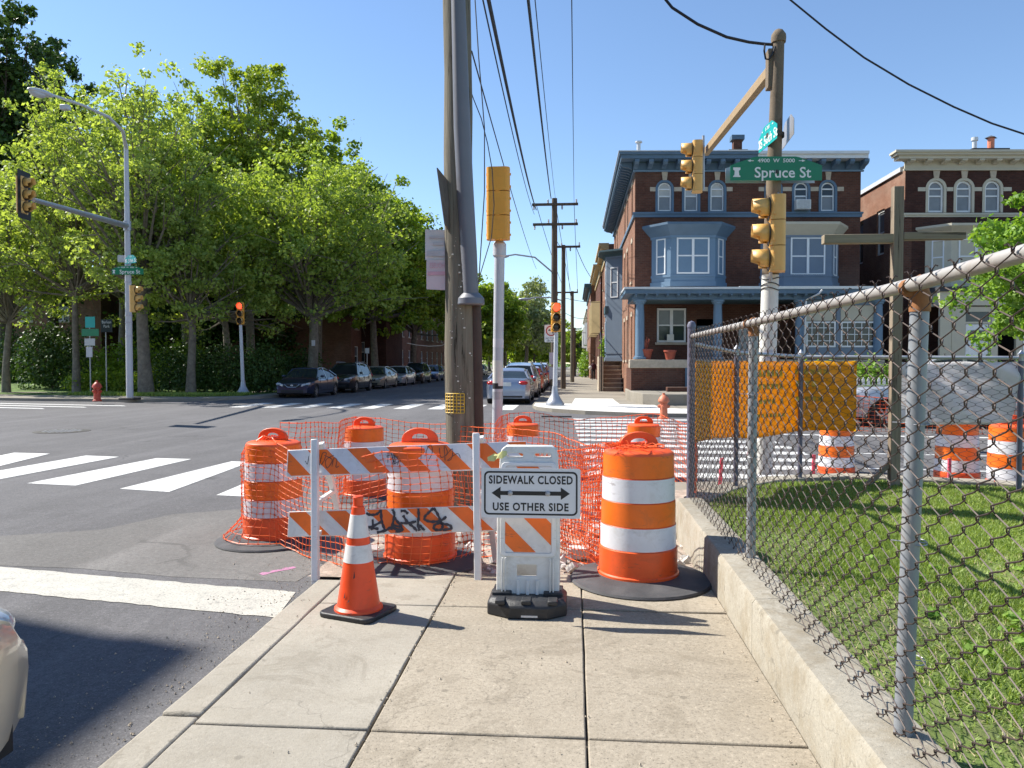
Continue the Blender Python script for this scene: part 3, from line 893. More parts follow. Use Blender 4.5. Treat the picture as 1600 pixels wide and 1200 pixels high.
# pink marking spray
for (x, y, a, l) in ((.62, 6.6, .4, .5), (.72, 5.85, 1.2, .25), (-2.35, 5.95, .9, .3), (.5, 7.6, 1.0, .6)):
    mb = MB(); X = Matrix.Translation((x, y, (RZ if x < -1.9 else -.03) + .004)) @ Matrix.Rotation(a, 4, 'Z')
    pr = [(-l / 2 + l * i / 8, .02 * math.sin(i * 2.3) + .035) for i in range(9)]
    mb.add([(p[0], p[1], 0) for p in pr] + [(p[0], -.02 - .01 * math.cos(i), 0) for i, p in enumerate(pr)], [(i, i + 1, 10 + i, 9 + i) for i in range(8)], X)
    mb.obj('spray_mark', 'pinkp', wk if x > -1.9 else road)
# ---- right of the wall: lawn
LAWN_Z = .22
lawn_poly = [(1.2, -4), (9.5, -4), (9.5, 6.6), (6.2, 7.6), (4.6, 8.5), (3.2, 8.9), (2.2, 8.6), (1.5, 7.9), (1.2, 7.1)]
lawn = tag(sheet('lawn', lawn_poly, LAWN_Z, 'turf', .3), kind='structure')
def inside(poly, x, y):
    c = False
    for i in range(len(poly)):
        (a, b), (d, e) = poly[i - 1], poly[i]
        if (b > y) != (e > y) and x < (d - a) * (y - b) / (e - b) + a: c = not c
    return c
n = 420000
gx = RNG.uniform(1.2, 8.2, n); gy = 1.0 + 7.9 * RNG.random(n) ** .85
keep = np.array([inside(lawn_poly, a, b) for a, b in zip(gx, gy)])
dens = np.array([noise.noise(Vector((a * 1.1, b * 1.1, 5))) for a, b in zip(gx, gy)])
keep &= ~((gx < 1.36 + .10 * dens) & (RNG.random(n) < .8))
keep &= (RNG.random(n) < np.clip(.72 + dens * 1.3, .22, 1))
gx, gy, dens = gx[keep], gy[keep], dens[keep]; n = len(gx)
hh = RNG.uniform(.014, .038, n) * (1 + .6 * dens); th = RNG.uniform(0, 6.28, n); ww = RNG.uniform(.0025, .005, n) * (1 + gy / 9)
lx = RNG.normal(0, .02, n); ly = RNG.normal(0, .02, n)
V = np.empty((n, 3, 3))
V[:, 0] = np.stack([gx - ww * np.cos(th), gy - ww * np.sin(th), np.full(n, LAWN_Z - .002)], 1)
V[:, 1] = np.stack([gx + ww * np.cos(th), gy + ww * np.sin(th), np.full(n, LAWN_Z - .002)], 1)
V[:, 2] = np.stack([gx + lx, gy + ly, LAWN_Z + hh], 1)
o = link_mesh('grass', np_mesh('grass', V.reshape(-1, 3), np.arange(n * 3).reshape(-1, 3), 'grass', 3))
tag(o, 'short bright green lawn grass behind the chain link fence', 'grass', kind='stuff')
nd_ = 26000
dx_ = RNG.uniform(1.22, 6.5, nd_); dy_ = RNG.uniform(1.2, 8.4, nd_); kd = np.array([inside(lawn_poly, a, b) and noise.noise(Vector((a * 1.1, b * 1.1, 5))) < .12 + .6 * (b_ < .25) for a, b, b_ in zip(dx_, dy_, RNG.random(nd_))])
dx_, dy_ = dx_[kd], dy_[kd]; nd_ = len(dx_); ta = RNG.uniform(0, 6.28, nd_); tl = RNG.uniform(.02, .055, nd_); V = np.empty((nd_, 3, 3))
V[:, 0] = np.stack([dx_, dy_, np.full(nd_, LAWN_Z + .004)], 1); V[:, 1] = np.stack([dx_ + .004 * np.sin(ta), dy_ - .004 * np.cos(ta), np.full(nd_, LAWN_Z + .006)], 1)
V[:, 2] = np.stack([dx_ + tl * np.cos(ta), dy_ + tl * np.sin(ta), LAWN_Z + RNG.uniform(.01, .035, nd_)], 1)
M['straw'] = leaf_mat('dry_grass', (.26, .21, .11), (.42, .35, .20), .2)
tag(link_mesh('dry_grass', np_mesh('dry_grass', V.reshape(-1, 3), np.arange(nd_ * 3).reshape(-1, 3), 'straw', 3)), 'dry straw coloured blades and clippings in the lawn', 'dry grass', kind='stuff')
# broadleaf weeds as low rosettes
wc = [(random.uniform(1.4, 3.4), random.uniform(1.6, 5.5)) for _ in range(22)]
V, F = leaf_cloud([(a, b, LAWN_Z + .025) for a, b in wc], [(random.uniform(.04, .1),) * 2 + (.02,) for _ in wc], 26, .035, RNG, .2, 1, 1.2)
tag(link_mesh('weeds', np_mesh('weeds', V, F, 'lf_map', 4)), 'low broadleaf weeds dotted through the fenced lawn', 'weeds', kind='stuff')
# strip kerb of the lawn along the cross street
arc = [(1.3, 7.45), (1.75, 8.2), (2.35, 8.8), (3.2, 9.12), (4.6, 8.72), (6.2, 7.85), (9.5, 6.85)]
def offset(pl, d):
    out = []
    for i, p in enumerate(pl):
        a = Vector(pl[max(0, i - 1)]); b = Vector(pl[min(len(pl) - 1, i + 1)])
        t = (b - a).normalized(); out.append((p[0] - t.y * d, p[1] + t.x * d))
    return out
ker = thing('lawn_kerb', 'low concrete kerb curving round the back of the lawn', 'kerb', (3.2, 9.1, 0))
o1, o2 = offset(arc, 0.0), offset(arc, .26)
for i in range(len(arc) - 1):
    mb = MB(); a, b = Vector(o1[i]), Vector(o1[i + 1]); c, d = Vector(o2[i + 1]), Vector(o2[i])
    g = (b - a).normalized() * .006
    mb.prism([a + g, b - g, c - g, d + g], lambda p, q, t: (p, q, t), -.15, .245)
    mb.obj('kerb_stone', 'wallc', ker, bevel=.012)
# pavement between lawn and cross street
sheet('sidewalk', [(1.2, 7.0), (9.5, 6.2), (40, 2.6), (40, 6.0), (9.5, 9.6), (5.5, 10.1), (2.5, 10.3), (.3, 9.9), (1.0, 8.6)], -.0, 'walk_far', .2)
sheet('soil_strip', [(1.3, 7.9), (3.0, 9.35), (5.0, 9.1), (5.0, 9.75), (2.6, 10.0), (1.0, 9.3)], .006, 'dirt', .03)
# ---- far blocks
ne = [(-1.5, 300), (-1.5, 28.6), (-1.3, 27.2), (-.7, 26.0), (.4, 24.9), (2.2, 23.9), (12, 22.6), (70, 15.5), (70, 300)]
sheet('far_sidewalk', ne, 0.0, 'walk_far', .2)
sheet('new_ramp_concrete', [(-1.42, 27.9), (-1.2, 27.0), (-.62, 26.1), (.45, 25.0), (2.2, 24.0), (6.5, 23.45), (6.5, 25.2), (3.0, 26.6), (3.0, 28.6), (-1.42, 29.6)], .004, 'walk_new', .02)
sheet('new_ramp_concrete', [(-.05, 28.9), (1.75, 28.5), (1.72, 33.5), (.1, 33.6)], .005, 'walk_new', .02)
for k in range(14):
    y = 34 + k * 3.1
    mb = MB(); mb.box(-1.4, 2.5, y, y + .03, .0005, .004); mb.obj('pavement_joint', 'joint', bpy.data.objects['far_sidewalk'])
nw = [(-14.0, 300), (-14.0, 37.5), (-14.5, 34.6), (-16, 32.6), (-18.5, 31.3), (-24, 31.9), (-90, 45), (-90, 300)]
nwb = sheet('park_sidewalk', nw, 0.0, 'walk_far', .2)
# ---- park ground behind the far left corner
prk = MB()
vs = []; nx, ny = 40, 16
for j in range(ny + 1):
    for i in range(nx + 1):
        x = lerp(-70, -17.3, i / nx); y = lerp(35.6, 60, j / ny) + max(0, (-20 - x)) * .14
        u = j / ny
        z = .02 + .9 * min(1, max(0, u - .12) * 2.2) + .08 * noise.noise(Vector((x * .4, y * .4, 0)))
        if i == nx: z = .02
        vs.append((x, y, z))
prk.add(vs, [(j * (nx + 1) + i, j * (nx + 1) + i + 1, (j + 1) * (nx + 1) + i + 1, (j + 1) * (nx + 1) + i) for j in range(ny) for i in range(nx)])
tag(prk.obj('park_lawn', 'turf_far', smooth=60), kind='structure')
sheet('verge', [(-60, 40.2), (-17.2, 34.0), (-15.4, 35.0), (-15.3, 60), (-16.2, 60), (-16.3, 36), (-17.5, 35.2), (-60, 41.4)], .02, 'turf_far', .06)
# verge tufts
tx = RNG.uniform(-24, -15.5, 9000); tyv = 34.0 + (-17.2 - tx) * .145 + RNG.uniform(-.2, 1.3, 9000) + np.maximum(0, tx + 17.2) * .8
V = np.empty((9000, 3, 3)); a_ = RNG.uniform(0, 6.28, 9000)
V[:, 0] = np.stack([tx - .03 * np.cos(a_), tyv - .03 * np.sin(a_), np.full(9000, .0)], 1)
V[:, 1] = np.stack([tx + .03 * np.cos(a_), tyv + .03 * np.sin(a_), np.full(9000, .0)], 1)
V[:, 2] = np.stack([tx + RNG.normal(0, .05, 9000), tyv, RNG.uniform(.06, .2, 9000)], 1)
tag(link_mesh('verge_grass', np_mesh('verge_grass', V.reshape(-1, 3), np.arange(27000).reshape(-1, 3), 'grass', 3)), 'rough grass tufts on the far corner verge', 'grass', kind='stuff')
# near left block (outside the frame, carries the apartment block whose shadow falls on the road)
sheet('side_pavement', [(-90, -30), (-13.8, -30), (-13.8, 9), (-15, 11.5), (-90, 24)], 0.0, 'walk_far', .2)

# ================================================================== BUILDINGS
def TF(O, du, dn):
    O = Vector(O); du = Vector(du).normalized(); dn = Vector(dn)
    return lambda p: O + du * p.x + dn * p.y + Vector((0, 0, p.z))
def wall_open(T, s0, s1, z0, z1, ops, name, m, parent, th=.2, arches=()):
    """wall skin with real openings and reveals; ops: (a,b,c,d)"""
    mb = MB(T)
    S = sorted({s0, s1} | {x for o in ops for x in (o[0], o[1])}); Z = sorted({z0, z1} | {x for o in ops for x in (o[2], o[3])})
    for i in range(len(S) - 1):
        for j in range(len(Z) - 1):
            cs, cz = (S[i] + S[i + 1]) / 2, (Z[j] + Z[j + 1]) / 2
            if any(o[0] < cs < o[1] and o[2] < cz < o[3] for o in ops): continue
            mb.add([(S[i], 0, Z[j]), (S[i + 1], 0, Z[j]), (S[i + 1], 0, Z[j + 1]), (S[i], 0, Z[j + 1])], [(0, 1, 2, 3)])
    for (a, b, c, d) in ops:
        for q in (((a, 0, c), (a, th, c), (a, th, d), (a, 0, d)), ((b, 0, c), (b, th, c), (b, th, d), (b, 0, d)),
                  ((a, 0, c), (b, 0, c), (b, th, c), (a, th, c)), ((a, 0, d), (b, 0, d), (b, th, d), (a, th, d))):
            mb.add(q, [(0, 1, 2, 3)])
    for (a, b, zs) in arches:                      # spandrels closing a round head, springing at zs
        r = (b - a) / 2; cx = (a + b) / 2; n = 8; zt = zs + r
        for sg in (-1, 1):
            arc = [(cx + sg * r * math.cos(R(90 * i / n)), zs + r * math.sin(R(90 * i / n))) for i in range(n + 1)]
            corner = (cx + sg * r, zt)
            for i in range(n):
                mb.add([(arc[i][0], 0, arc[i][1]), (arc[i + 1][0], 0, arc[i + 1][1]), (corner[0], 0, corner[1])], [(0, 1, 2)])
                mb.add([(arc[i][0], 0, arc[i][1]), (arc[i + 1][0], 0, arc[i + 1][1]), (arc[i + 1][0], th, arc[i + 1][1]), (arc[i][0], th, arc[i][1])], [(0, 1, 2, 3)])
    me = bpy.data.meshes.new(name)
    off = parent_origin(parent)
    me.from_pydata([tuple(Vector(v) - off) for v in mb.v], [], mb.f); me.materials.append(M[m])
    o = bpy.data.objects.new(name, me); COL.objects.link(o); o.parent = parent
    return o
def window(parent, T, a, b, c, d, arch=None, n=.07, fr='wframe', g1='glass_b', g2='glass', fw=.06, mull=1, grid=None, rail=True, name='window', sill=None):
    g = .004
    mb = MB(T)
    top = arch if arch else d
    mb.box(a + g, a + fw, n, n + .07, c + g, top); mb.box(b - fw, b - g, n, n + .07, c + g, top)
    mb.box(a + fw, b - fw, n, n + .07, c + g, c + fw)
    if not arch: mb.box(a + fw, b - fw, n, n + .07, d - fw, d - g)
    for k in range(1, mull):
        x = lerp(a, b, k / mull); mb.box(x - fw * .75, x + fw * .75, n - .01, n + .07, c + fw, top - (0 if arch else fw))
    zm = (c + d) / 2
    if rail: mb.box(a + fw, b - fw, n + .012, n + .065, zm - .03, zm + .03)
    if grid:
        gu, gz = grid
        for k in range(1, gu):
            x = lerp(a, b, k / gu); mb.box(x - .014, x + .014, n + .02, n + .045, c + fw, d - fw)
        for k in range(1, gz):
            z = lerp(c, d, k / gz); mb.box(a + fw, b - fw, n + .021, n + .044, z - .014, z + .014)
    if arch:
        r = (b - a) / 2; cx = (a + b) / 2; k = 10
        for i in range(k):
            t0, t1 = R(180 * i / k), R(180 * (i + 1) / k); ro, ri = r - g, r - fw
            p = [(cx + ro * math.cos(t0), arch + ro * math.sin(t0)), (cx + ro * math.cos(t1), arch + ro * math.sin(t1)),
                 (cx + ri * math.cos(t1), arch + ri * math.sin(t1)), (cx + ri * math.cos(t0), arch + ri * math.sin(t0))]
            mb.prism(p, lambda s, z, t: (s, t, z), n, n + .07)
        mb.box(a + fw, b - fw, n + .004, n + .069, arch - .03, arch + .03)
    w = mb.obj(name, fr, parent)
    pu = MB(T)
    if arch:
        r = (b - a) / 2 - fw * .6; cx = (a + b) / 2
        poly = [(a + fw * .6, zm), (b - fw * .6, zm)] + [(cx + r * math.cos(R(180 * i / 10)), arch + r * math.sin(R(180 * i / 10))) for i in range(11)]
        pu.prism(poly, lambda s, z, t: (s, t, z), n + .046, n + .056)
    else: pu.box(a + fw * .6, b - fw * .6, n + .046, n + .056, zm, d - fw * .6)
    pu.obj('pane', g1, w)
    pl = MB(T); pl.box(a + fw * .6, b - fw * .6, n + .05, n + .06, c + fw * .6, zm - .002); pl.obj('pane', g2, w)
    if sill:
        s_ = MB(T); s_.box(a - .08, b + .08, -.07, n, c - .11, c - .004); s_.obj('sill', sill, w)
    return w
def pbox(parent, T, name, m, *b, bevel=0):
    mb = MB(T); mb.box(*b); return mb.obj(name, m, parent, bevel=bevel)
def cornice_profile(mb, pts, closed=False):
    """pts: footprint polyline (outward normal on the right of travel), extruded stepped bands (out, z0, z1)"""
def bands(parent, T, name, m, u0, u1, steps, v0=0):
    """stacked horizontal mouldings: steps = (out, z0, z1)"""
    mb = MB(T)
    for (o, a, b) in steps: mb.box(u0 - o, u1 + o, v0 - o, v0 + .02, a, b)
    return mb.obj(name, m, parent)
def bay(parent, T, u0, u1, f0, f1, out, z0, z1, roof_z, col, roofcol, wz, wins):
    """three sided bay window; front face from f0 to f1 standing `out` proud"""
    b = MB(T); b.prism([(u0, 0), (f0, -out), (f1, -out), (u1, 0)], lambda a, c, t: (a, c, t), z0, z1)
    o = b.obj('bay_window', col, parent, bevel=.01)
    k = MB(T)
    for e, a, c in ((.06, z0 - .05, z0 + .16), (.05, z1 - .1, z1), (.03, z0 + .36, z0 + .46)):
        k.prism([(u0 - e, 0), (f0 - e * .5, -out - e), (f1 + e * .5, -out - e), (u1 + e, 0)], lambda p, q, t: (p, q, t), a, c)
    k.obj('moulding', col, o)
    r = MB(T)
    lo = [(u0 - .05, 0), (f0 - .03, -out - .05), (f1 + .03, -out - .05), (u1 + .05, 0)]
    hi = [(u0 - .42, 0), (f0 - .2, -out - .42), (f1 + .2, -out - .42), (u1 + .42, 0)]
    zz = (z1, z1 + .12, roof_z - .1, roof_z)
    vs = [(x, y, zz[0]) for x, y in lo] + [((x * .7 + X * .3), (y * .7 + Y * .3), zz[1]) for (x, y), (X, Y) in zip(lo, hi)] + [(x, y, zz[2]) for x, y in hi] + [(x, y, zz[3]) for x, y in hi]
    fs = [(i + 4 * j, i + 1 + 4 * j, i + 5 + 4 * j, i + 4 + 4 * j) for j in range(3) for i in range(3)] + [(12, 13, 14, 15)]
    r.add(vs, fs); r.obj('bay_roof', roofcol, o)
    a, c = wz
    def T2(p0, p1):
        p0, p1 = Vector((*p0, 0)), Vector((*p1, 0)); d = (p1 - p0).normalized(); nrm = Vector((-d.y, d.x, 0))
        return lambda p: T(p0 + d * p.x + nrm * p.y + Vector((0, 0, p.z)))
    wf = T2((f0, -out), (f1, -out)); L = f1 - f0
    m = wins
    window(o, wf, L / 2 - m / 2, L / 2 + m / 2, a, c, n=-.03, mull=2, fw=.07, g1='glass_c')
    for p0, p1 in (((u0, 0), (f0, -out)), ((f1, -out), (u1, 0))):
        L2 = (Vector(p1) - Vector(p0)).length
        window(o, T2(p0, p1), L2 * .26, L2 * .74, a, c, n=-.03, g1='glass_c')
    return o

# ---- corner twin house
O1 = A(991, 600, 34.5); O1 = Vector((O1.x, 34.5, 0))
dU = Vector((math.cos(R(4.2)), math.sin(R(4.2)), 0)); dV = Vector((0, 1, 0))
H1 = thing('brick_twin_house', 'three storey dark red brick corner house with blue cornice, bay windows and front porch', 'house', O1)
T1 = TF(O1, dU, dV)
W = 9.95; D = 17.5
kz = lambda y: 1.55 + (567 - y) * .0286
kc = lambda y: 1.55 + (567 - y) * .0276
kv = lambda y: 1.55 + (567 - y) * .0300
kw = lambda y: 1.55 + (567 - y) * .0291
arcw = [(.95, 1.66), (2.12, 2.83), (3.27, 3.98), (5.75, 6.46), (6.97, 7.68), (8.15, 8.86)]
ops = [(a, b, kz(333), kz(286)) for a, b in arcw] + [(.98, 2.32, kz(537), kz(481)), (2.75, 3.65, 1.2, 3.5), (4.6, 5.5, 1.2, 3.5)]
wall_open(T1, 0, W, 0, kz(268), ops, 'front_wall', 'brick', H1, arches=[(a, b, kz(286) - (b - a) / 2) for a, b in arcw])
for a, b in arcw:
    zt = kz(286)
    w = window(H1, T1, a + .06, b - .06, kz(333) + .02, zt, arch=zt - (b - a) / 2, fr='wframe', g1='glass_c' if a < 5 else 'glass', g2='glass_b')
    mb = MB(T1); r = (b - a) / 2; cx = (a + b) / 2; zs = zt - r
    for i in range(10):
        t0, t1 = R(180 * i / 10), R(180 * (i + 1) / 10)
        mb.prism([(cx + (r + .05) * math.cos(t0), zs + (r + .05) * math.sin(t0)), (cx + (r + .05) * math.cos(t1), zs + (r + .05) * math.sin(t1)), (cx + (r - .055) * math.cos(t1), zs + (r - .055) * math.sin(t1)), (cx + (r - .055) * math.cos(t0), zs + (r - .055) * math.sin(t0))], lambda s, z, t: (s, t, z), -.03, .1)
    mb.box(a - .05, a + .055, -.03, .1, kz(333), zs); mb.box(b - .055, b + .05, -.03, .1, kz(333), zs); mb.box(a - .05, b + .05, -.05, .1, kz(333) - .09, kz(333) + .015)
    mb.obj('architrave', 'blue', w)
    k = MB(T1); k.prism([(cx - .09, zt + .03), (cx + .09, zt + .03), (cx + .14, kz(270.5)), (cx - .14, kz(270.5))], lambda s, z, t: (s, t, z), -.05, .02); k.obj('keystone', 'stone', H1)
for (a, b) in ((.66, .9), (1.72, 2.06), (2.89, 3.21), (4.04, 4.3), (5.45, 5.69), (6.52, 6.91), (7.74, 8.09), (8.92, 9.2)):
    pbox(H1, T1, 'stone_band', 'stone', a, b, -.02, .01, kz(302), kz(295.5))
window(H1, T1, 1.0, 2.3, kz(535), kz(482), mull=2, g1='glass_b', g2='glass', fw=.09, sill='stone')
for a in (2.75, 4.6):
    pbox(H1, T1, 'door', 'blue_g' if a < 3 else 'door_w', a + .05, a + .85, .1, .15, 1.25, 3.2)
# lateral walls
Ts = TF(O1 + dV * 0, dV, dU)                       # s runs back along the street, n into the house
sidew = [(1.3, 2.0), (4.2, 4.9), (6.2, 6.9), (13.2, 13.9), (15.2, 15.9)]
sops = [(a, b, z0, z1) for a, b in sidew for z0, z1 in ((1.7, 3.7), (5.3, 7.1), (8.2, 9.7))]
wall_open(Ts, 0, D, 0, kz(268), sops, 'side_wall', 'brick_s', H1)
for i, o_ in enumerate(sops): window(H1, Ts, *o_, g1='glass_c', g2='glass', sill='stone')
for i, (a, b, z0, z1) in enumerate(sops): pbox(H1, Ts, 'lintel', 'stone', a - .1, b + .1, -.03, .04, z1 + .003, z1 + .2)
pbox(H1, T1, 'party_wall', 'brick_d', W - .02, W, .01, D, 0, kz(270))
pbox(H1, T1, 'rear_wall', 'brick_d', .02, W - .03, D - .02, D, 0, kz(270))
pbox(H1, T1, 'roof', 'tar', .1, W - .1, .1, D - .1, kz(262), kz(250))
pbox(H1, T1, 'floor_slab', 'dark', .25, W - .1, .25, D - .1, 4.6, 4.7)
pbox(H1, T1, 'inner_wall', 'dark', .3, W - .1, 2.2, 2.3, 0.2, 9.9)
bands(H1, T1, 'string_course', 'blue', 0, W, [(.06, kz(342), kz(337)), (.1, kz(337), kz(334.3))])
mbx = MB(T1); mbx.box(-.08, 0, 0.03, D, kz(342), kz(336)); mbx.obj('string_course', 'blue', H1)
# cornice: frieze, soffit, fascia, brackets
fr = MB(T1); fr.box(-.06, W + .06, -.06, 0, kz(271), kz(259)); fr.box(-.06, 0, 0, D, kz(271), kz(259)); fr.obj('frieze', 'blue', H1)
fr = MB(T1); fr.box(-.1, W + .1, -.1, 0, kz(272.5), kz(270)); fr.box(-.1, 0, 0, D, kz(272.5), kz(270)); fr.obj('moulding', 'blue_l', H1)
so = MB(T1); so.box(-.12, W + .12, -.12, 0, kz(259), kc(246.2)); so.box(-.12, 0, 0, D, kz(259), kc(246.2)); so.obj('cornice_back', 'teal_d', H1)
fa = MB(T1)
for (e, a, b) in ((.66, kc(246), kc(240)), (.74, kc(240), kc(236))):
    fa.box(-e, 5.25, -e, 0, a, b); fa.box(-e, 0, 0, D + .4, a, b)
fa.obj('cornice', 'blue', H1)
fa = MB(T1)
for (e, a, b) in ((.66, kc(246), kc(240)), (.76, kc(240), kc(235.5))): fa.box(5.26, W + .08, -e, 0, a, b)
fa.obj('cornice', 'metal_w', H1)
ed = MB(T1); ed.box(-.78, 5.25, -.78, 0, kc(236) + .002, kc(234.6)); ed.box(-.78, 0, 0, D + .42, kc(236) + .002, kc(234.6)); ed.obj('roof_edge', 'metal_w', H1)
bk = MB(); 
def bracket_mesh(w, d, h):
    q = MB(); q.prism([(0, 0), (-d, 0), (-d, -h * .35), (-d * .8, -h * .6), (-d * .3, -h * .75), (0, -h)], lambda y, z, t: (t, y, z), -w / 2, w / 2)
    return q.mesh('bracket', 'blue')
bm1 = bracket_mesh(.2, .5, .34)
n = 17
for i in range(n):
    p = T1(Vector((.0 + (W) * i / (n - 1), -.125, kc(246.4)))) - O1
    link_mesh('bracket', bm1, H1, p, (0, 0, R(4.2)))
bm2 = bracket_mesh(.16, .5, .3)
for i in range(36):
    p = T1(Vector((-.125, .1 + i * .485, kc(246.4)))) - O1
    link_mesh('bracket', bm2, H1, p, (0, 0, R(-90)))
# bays
bay(H1, T1, .74, 4.02, 1.5, 3.42, .75, kz(449), kz(374), kz(356), 'blue_l', 'blue', (kz(432), kz(377)), 1.42)
bay(H1, T1, 5.55, 9.0, 6.4, 8.45, .75, kz(449), kz(374), kz(356), 'blue_g', 'cream', (kz(434), kz(377)), 1.5)
# porch
PV = -2.5
kp = lambda y: 1.55 + (567 - y) * .0267
pr = MB(T1); pr.prism([(-.62, PV - .5), (W + .2, PV - .5), (W + .2, -.01), (-.62, -.01)], lambda a, b, t: (a, b, t), kp(462), kp(455)); pr.obj('porch_roof', 'blue', H1, bevel=.02)
pr = MB(T1); pr.box(-.66, 4.0, PV - .56, 0, kp(455), kp(452)); pr.box(4.0, W + .25, PV - .56, 0, kp(455) + .001, kp(451)); pr.obj('porch_roof_edge', 'metal_w', H1)
pr = MB(T1); pr.box(-.3, W, PV - .2, PV + .2, kp(470), kp(462)); pr.box(-.3, .1, PV + .2, 0, kp(470), kp(462)); pr.obj('porch_beam', 'blue', H1, bevel=.01)
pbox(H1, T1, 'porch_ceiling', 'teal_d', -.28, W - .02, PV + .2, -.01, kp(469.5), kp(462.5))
bm3 = bracket_mesh(.09, .3, .14)
for i in range(24):
    link_mesh('bracket', bm3, H1, T1(Vector((-.2 + i * .43, PV - .2, kp(462)))) - O1, (0, 0, R(4.2)))
cm = MB(); cm.lathe([(.27, 0), (.27, .08), (.2, .1), (.2, .14), (.19, .2), (.185, 1.6), (.165, 2.2), (.165, 2.24), (.22, 2.26), (.22, 2.32), (.27, 2.34), (.27, 2.42)], 20)
cme = cm.mesh('porch_column', 'blue_l', 40)
for u in (.02, 3.22, 6.6, 9.8):
    c = link_mesh('porch_column', cme, H1, T1(Vector((u, PV, kp(561)))) - O1)
    c.scale = (1, 1, (kp(470) - kp(561)) / 2.42)
pw = MB(T1); pw.box(-.35, W, PV - .28, PV + .18, 0, kp(575)); pw.box(-.35, .1, PV + .18, 0, 0, kp(575)); pw.obj('porch_wall', 'brick', H1)
wn2 = MB(T1); wn2.box(-.42, W + .02, PV - .34, PV + .24, kp(575) + .002, kp(562)); wn2.obj('porch_coping', 'stone', H1, bevel=.02)
pbox(H1, T1, 'porch_floor', 'dark', 0, W - .05, PV + .2, -.02, 1.05, 1.15)
gr = MB(T1); gr.box(1.9, 3.9, PV - .31, PV - .285, .55, 1.3); g0 = gr.obj('basement_window', 'dark', H1)
gr = MB(T1)
for i in range(15): gr.box(1.95 + i * .135, 1.98 + i * .135, PV - .345, PV - .315, .55, 1.3)
gr.box(1.85, 1.94, PV - .35, PV - .3, .5, 1.35); gr.box(3.86, 3.95, PV - .35, PV - .3, .5, 1.35); gr.box(1.94, 3.86, PV - .35, PV - .3, 1.28, 1.35); gr.box(1.94, 3.86, PV - .35, PV - .3, .42, .55)
gr.obj('grille', 'blue', g0)
# glazed sun porch on the right half
sp = MB(T1); sp.box(6.65, W - .02, PV + .02, PV + .1, kp(561) + .003, kp(543)); sp.box(6.65, W - .02, PV + .02, PV + .1, kp(478), kp(470.4))
for u in (6.68, 8.1, 9.75): sp.box(u, u + .16, PV - .0, PV + .12, kp(543), kp(478))
sp.obj('sun_porch_panel', 'blue_g', H1)
for (a, b) in ((6.86, 8.08), (8.28, 9.73)):
    window(H1, lambda p, TT=T1: TT(p + Vector((0, PV, 0))), a, b, kp(543), kp(503), n=.0, grid=(5, 4), rail=False, g1='glass', g2='glass', fw=.07)
    pbox(H1, T1, 'awning_panel', 'cream', a, b, PV + .03, PV + .05, kp(502), kp(478.5))
gt = MB(T1); gt.tube([(7.3, PV - .62, kp(457)), (7.15, PV - .62, kp(463)), (6.75, PV - .3, kp(471)), (6.7, PV - .28, kp(560))], .04, 8); gt.obj('downpipe', 'metal_w', H1)
# chimney, vents, air conditioner
c_ = MB(T1); c_.box(4.6, 5.5, 2.4, 3.1, kz(250), kv(231)); c_.obj('chimney_base', 'stone', H1)
c_ = MB(T1); c_.box(4.85, 5.25, 2.5, 2.9, kv(231), kv(215)); cc = c_.obj('chimney', 'brick', H1)
c_ = MB(T1); c_.box(4.75, 5.35, 2.42, 2.98, kv(215), kv(208)); c_.obj('chimney_cap', 'blue', cc)
v_ = MB(T1); v_.cyl((.25, 1.2, kz(250)), (.25, 1.2, kv(222) - .3), .09); v_.cyl((.25, 1.2, kv(222) - .3), (.25, 1.2, kv(220) - .3), .16); v_.box(0.05, .45, 1.0, 1.4, kz(250), kz(231)); v_.obj('roof_vent', 'metal_w', H1)
a_c = MB(T1); a_c.box(7.02, 7.66, -.38, .05, kz(332), kz(317)); ac = a_c.obj('air_conditioner', 'ac', H1, bevel=.02)
a_c = MB(T1)
for i in range(9): a_c.box(7.07, 7.61, -.395, -.375, kz(331) + i * .042, kz(331) + i * .042 + .02)
a_c.obj('grille', 'galv', ac)
# rear side bay (two storeys, blue) overhanging the street
Tb = TF(O1 + dV * 8.6, dV, dU)
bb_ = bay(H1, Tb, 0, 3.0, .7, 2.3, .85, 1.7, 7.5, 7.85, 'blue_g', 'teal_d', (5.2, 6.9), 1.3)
mbq = MB(Tb); mbq.box(.8, 2.2, -.88, -.85, 2.0, 3.9); mbq.box(.8, 2.2, -.9, -.85, 4.2, 4.3); mbq.obj('bay_panel', 'blue_l', bb_)
window(bb_, lambda p: Tb(p + Vector((.7, -.85, 0))), .35, 1.25, 2.4, 3.9, n=-.04)
ml = MB(Tb); ml.box(.6, 2.4, -.93, -.3, 4.35, 4.75); ml.obj('moulding', 'teal_d', bb_)
# side steps facing the camera, in stone with a rail
st = thing('stone_steps', 'flight of brown stone steps against the side of the blue trimmed corner house', 'steps', A(958, 609, 42.5))
st.location.z = 0
sx0, sx1 = A(944, 600, 42).x, A(972, 600, 42).x
for i in range(7):
    mb = MB(); mb.box(sx0, sx1, 42.0 + i * .30, 44.2, i * .235 + (.001 if i else 0), (i + 1) * .235 - .05); mb.obj('riser', 'tile_br', st)
    mb = MB(); mb.box(sx0 - .04, sx1 + .04, 41.96 + i * .30, 42.0 + (i + 1) * .30, (i + 1) * .235 - .049, (i + 1) * .235); mb.obj('tread', 'stone', st)
mb = MB(); mb.box(sx0 - .3, sx0 - .05, 41.9, 44.2, 0, 1.9); mb.obj('cheek_wall', 'stone', st)
mb = MB(); mb.tube([(sx0 - .15, 41.9, 0), (sx0 - .15, 41.9, 2.6)], .03, 6); mb.tube([(sx0 - .15, 41.9, 2.55), (sx0 - .15, 44.1, 3.3)], .03, 6); mb.obj('handrail', 'plast_k', st)
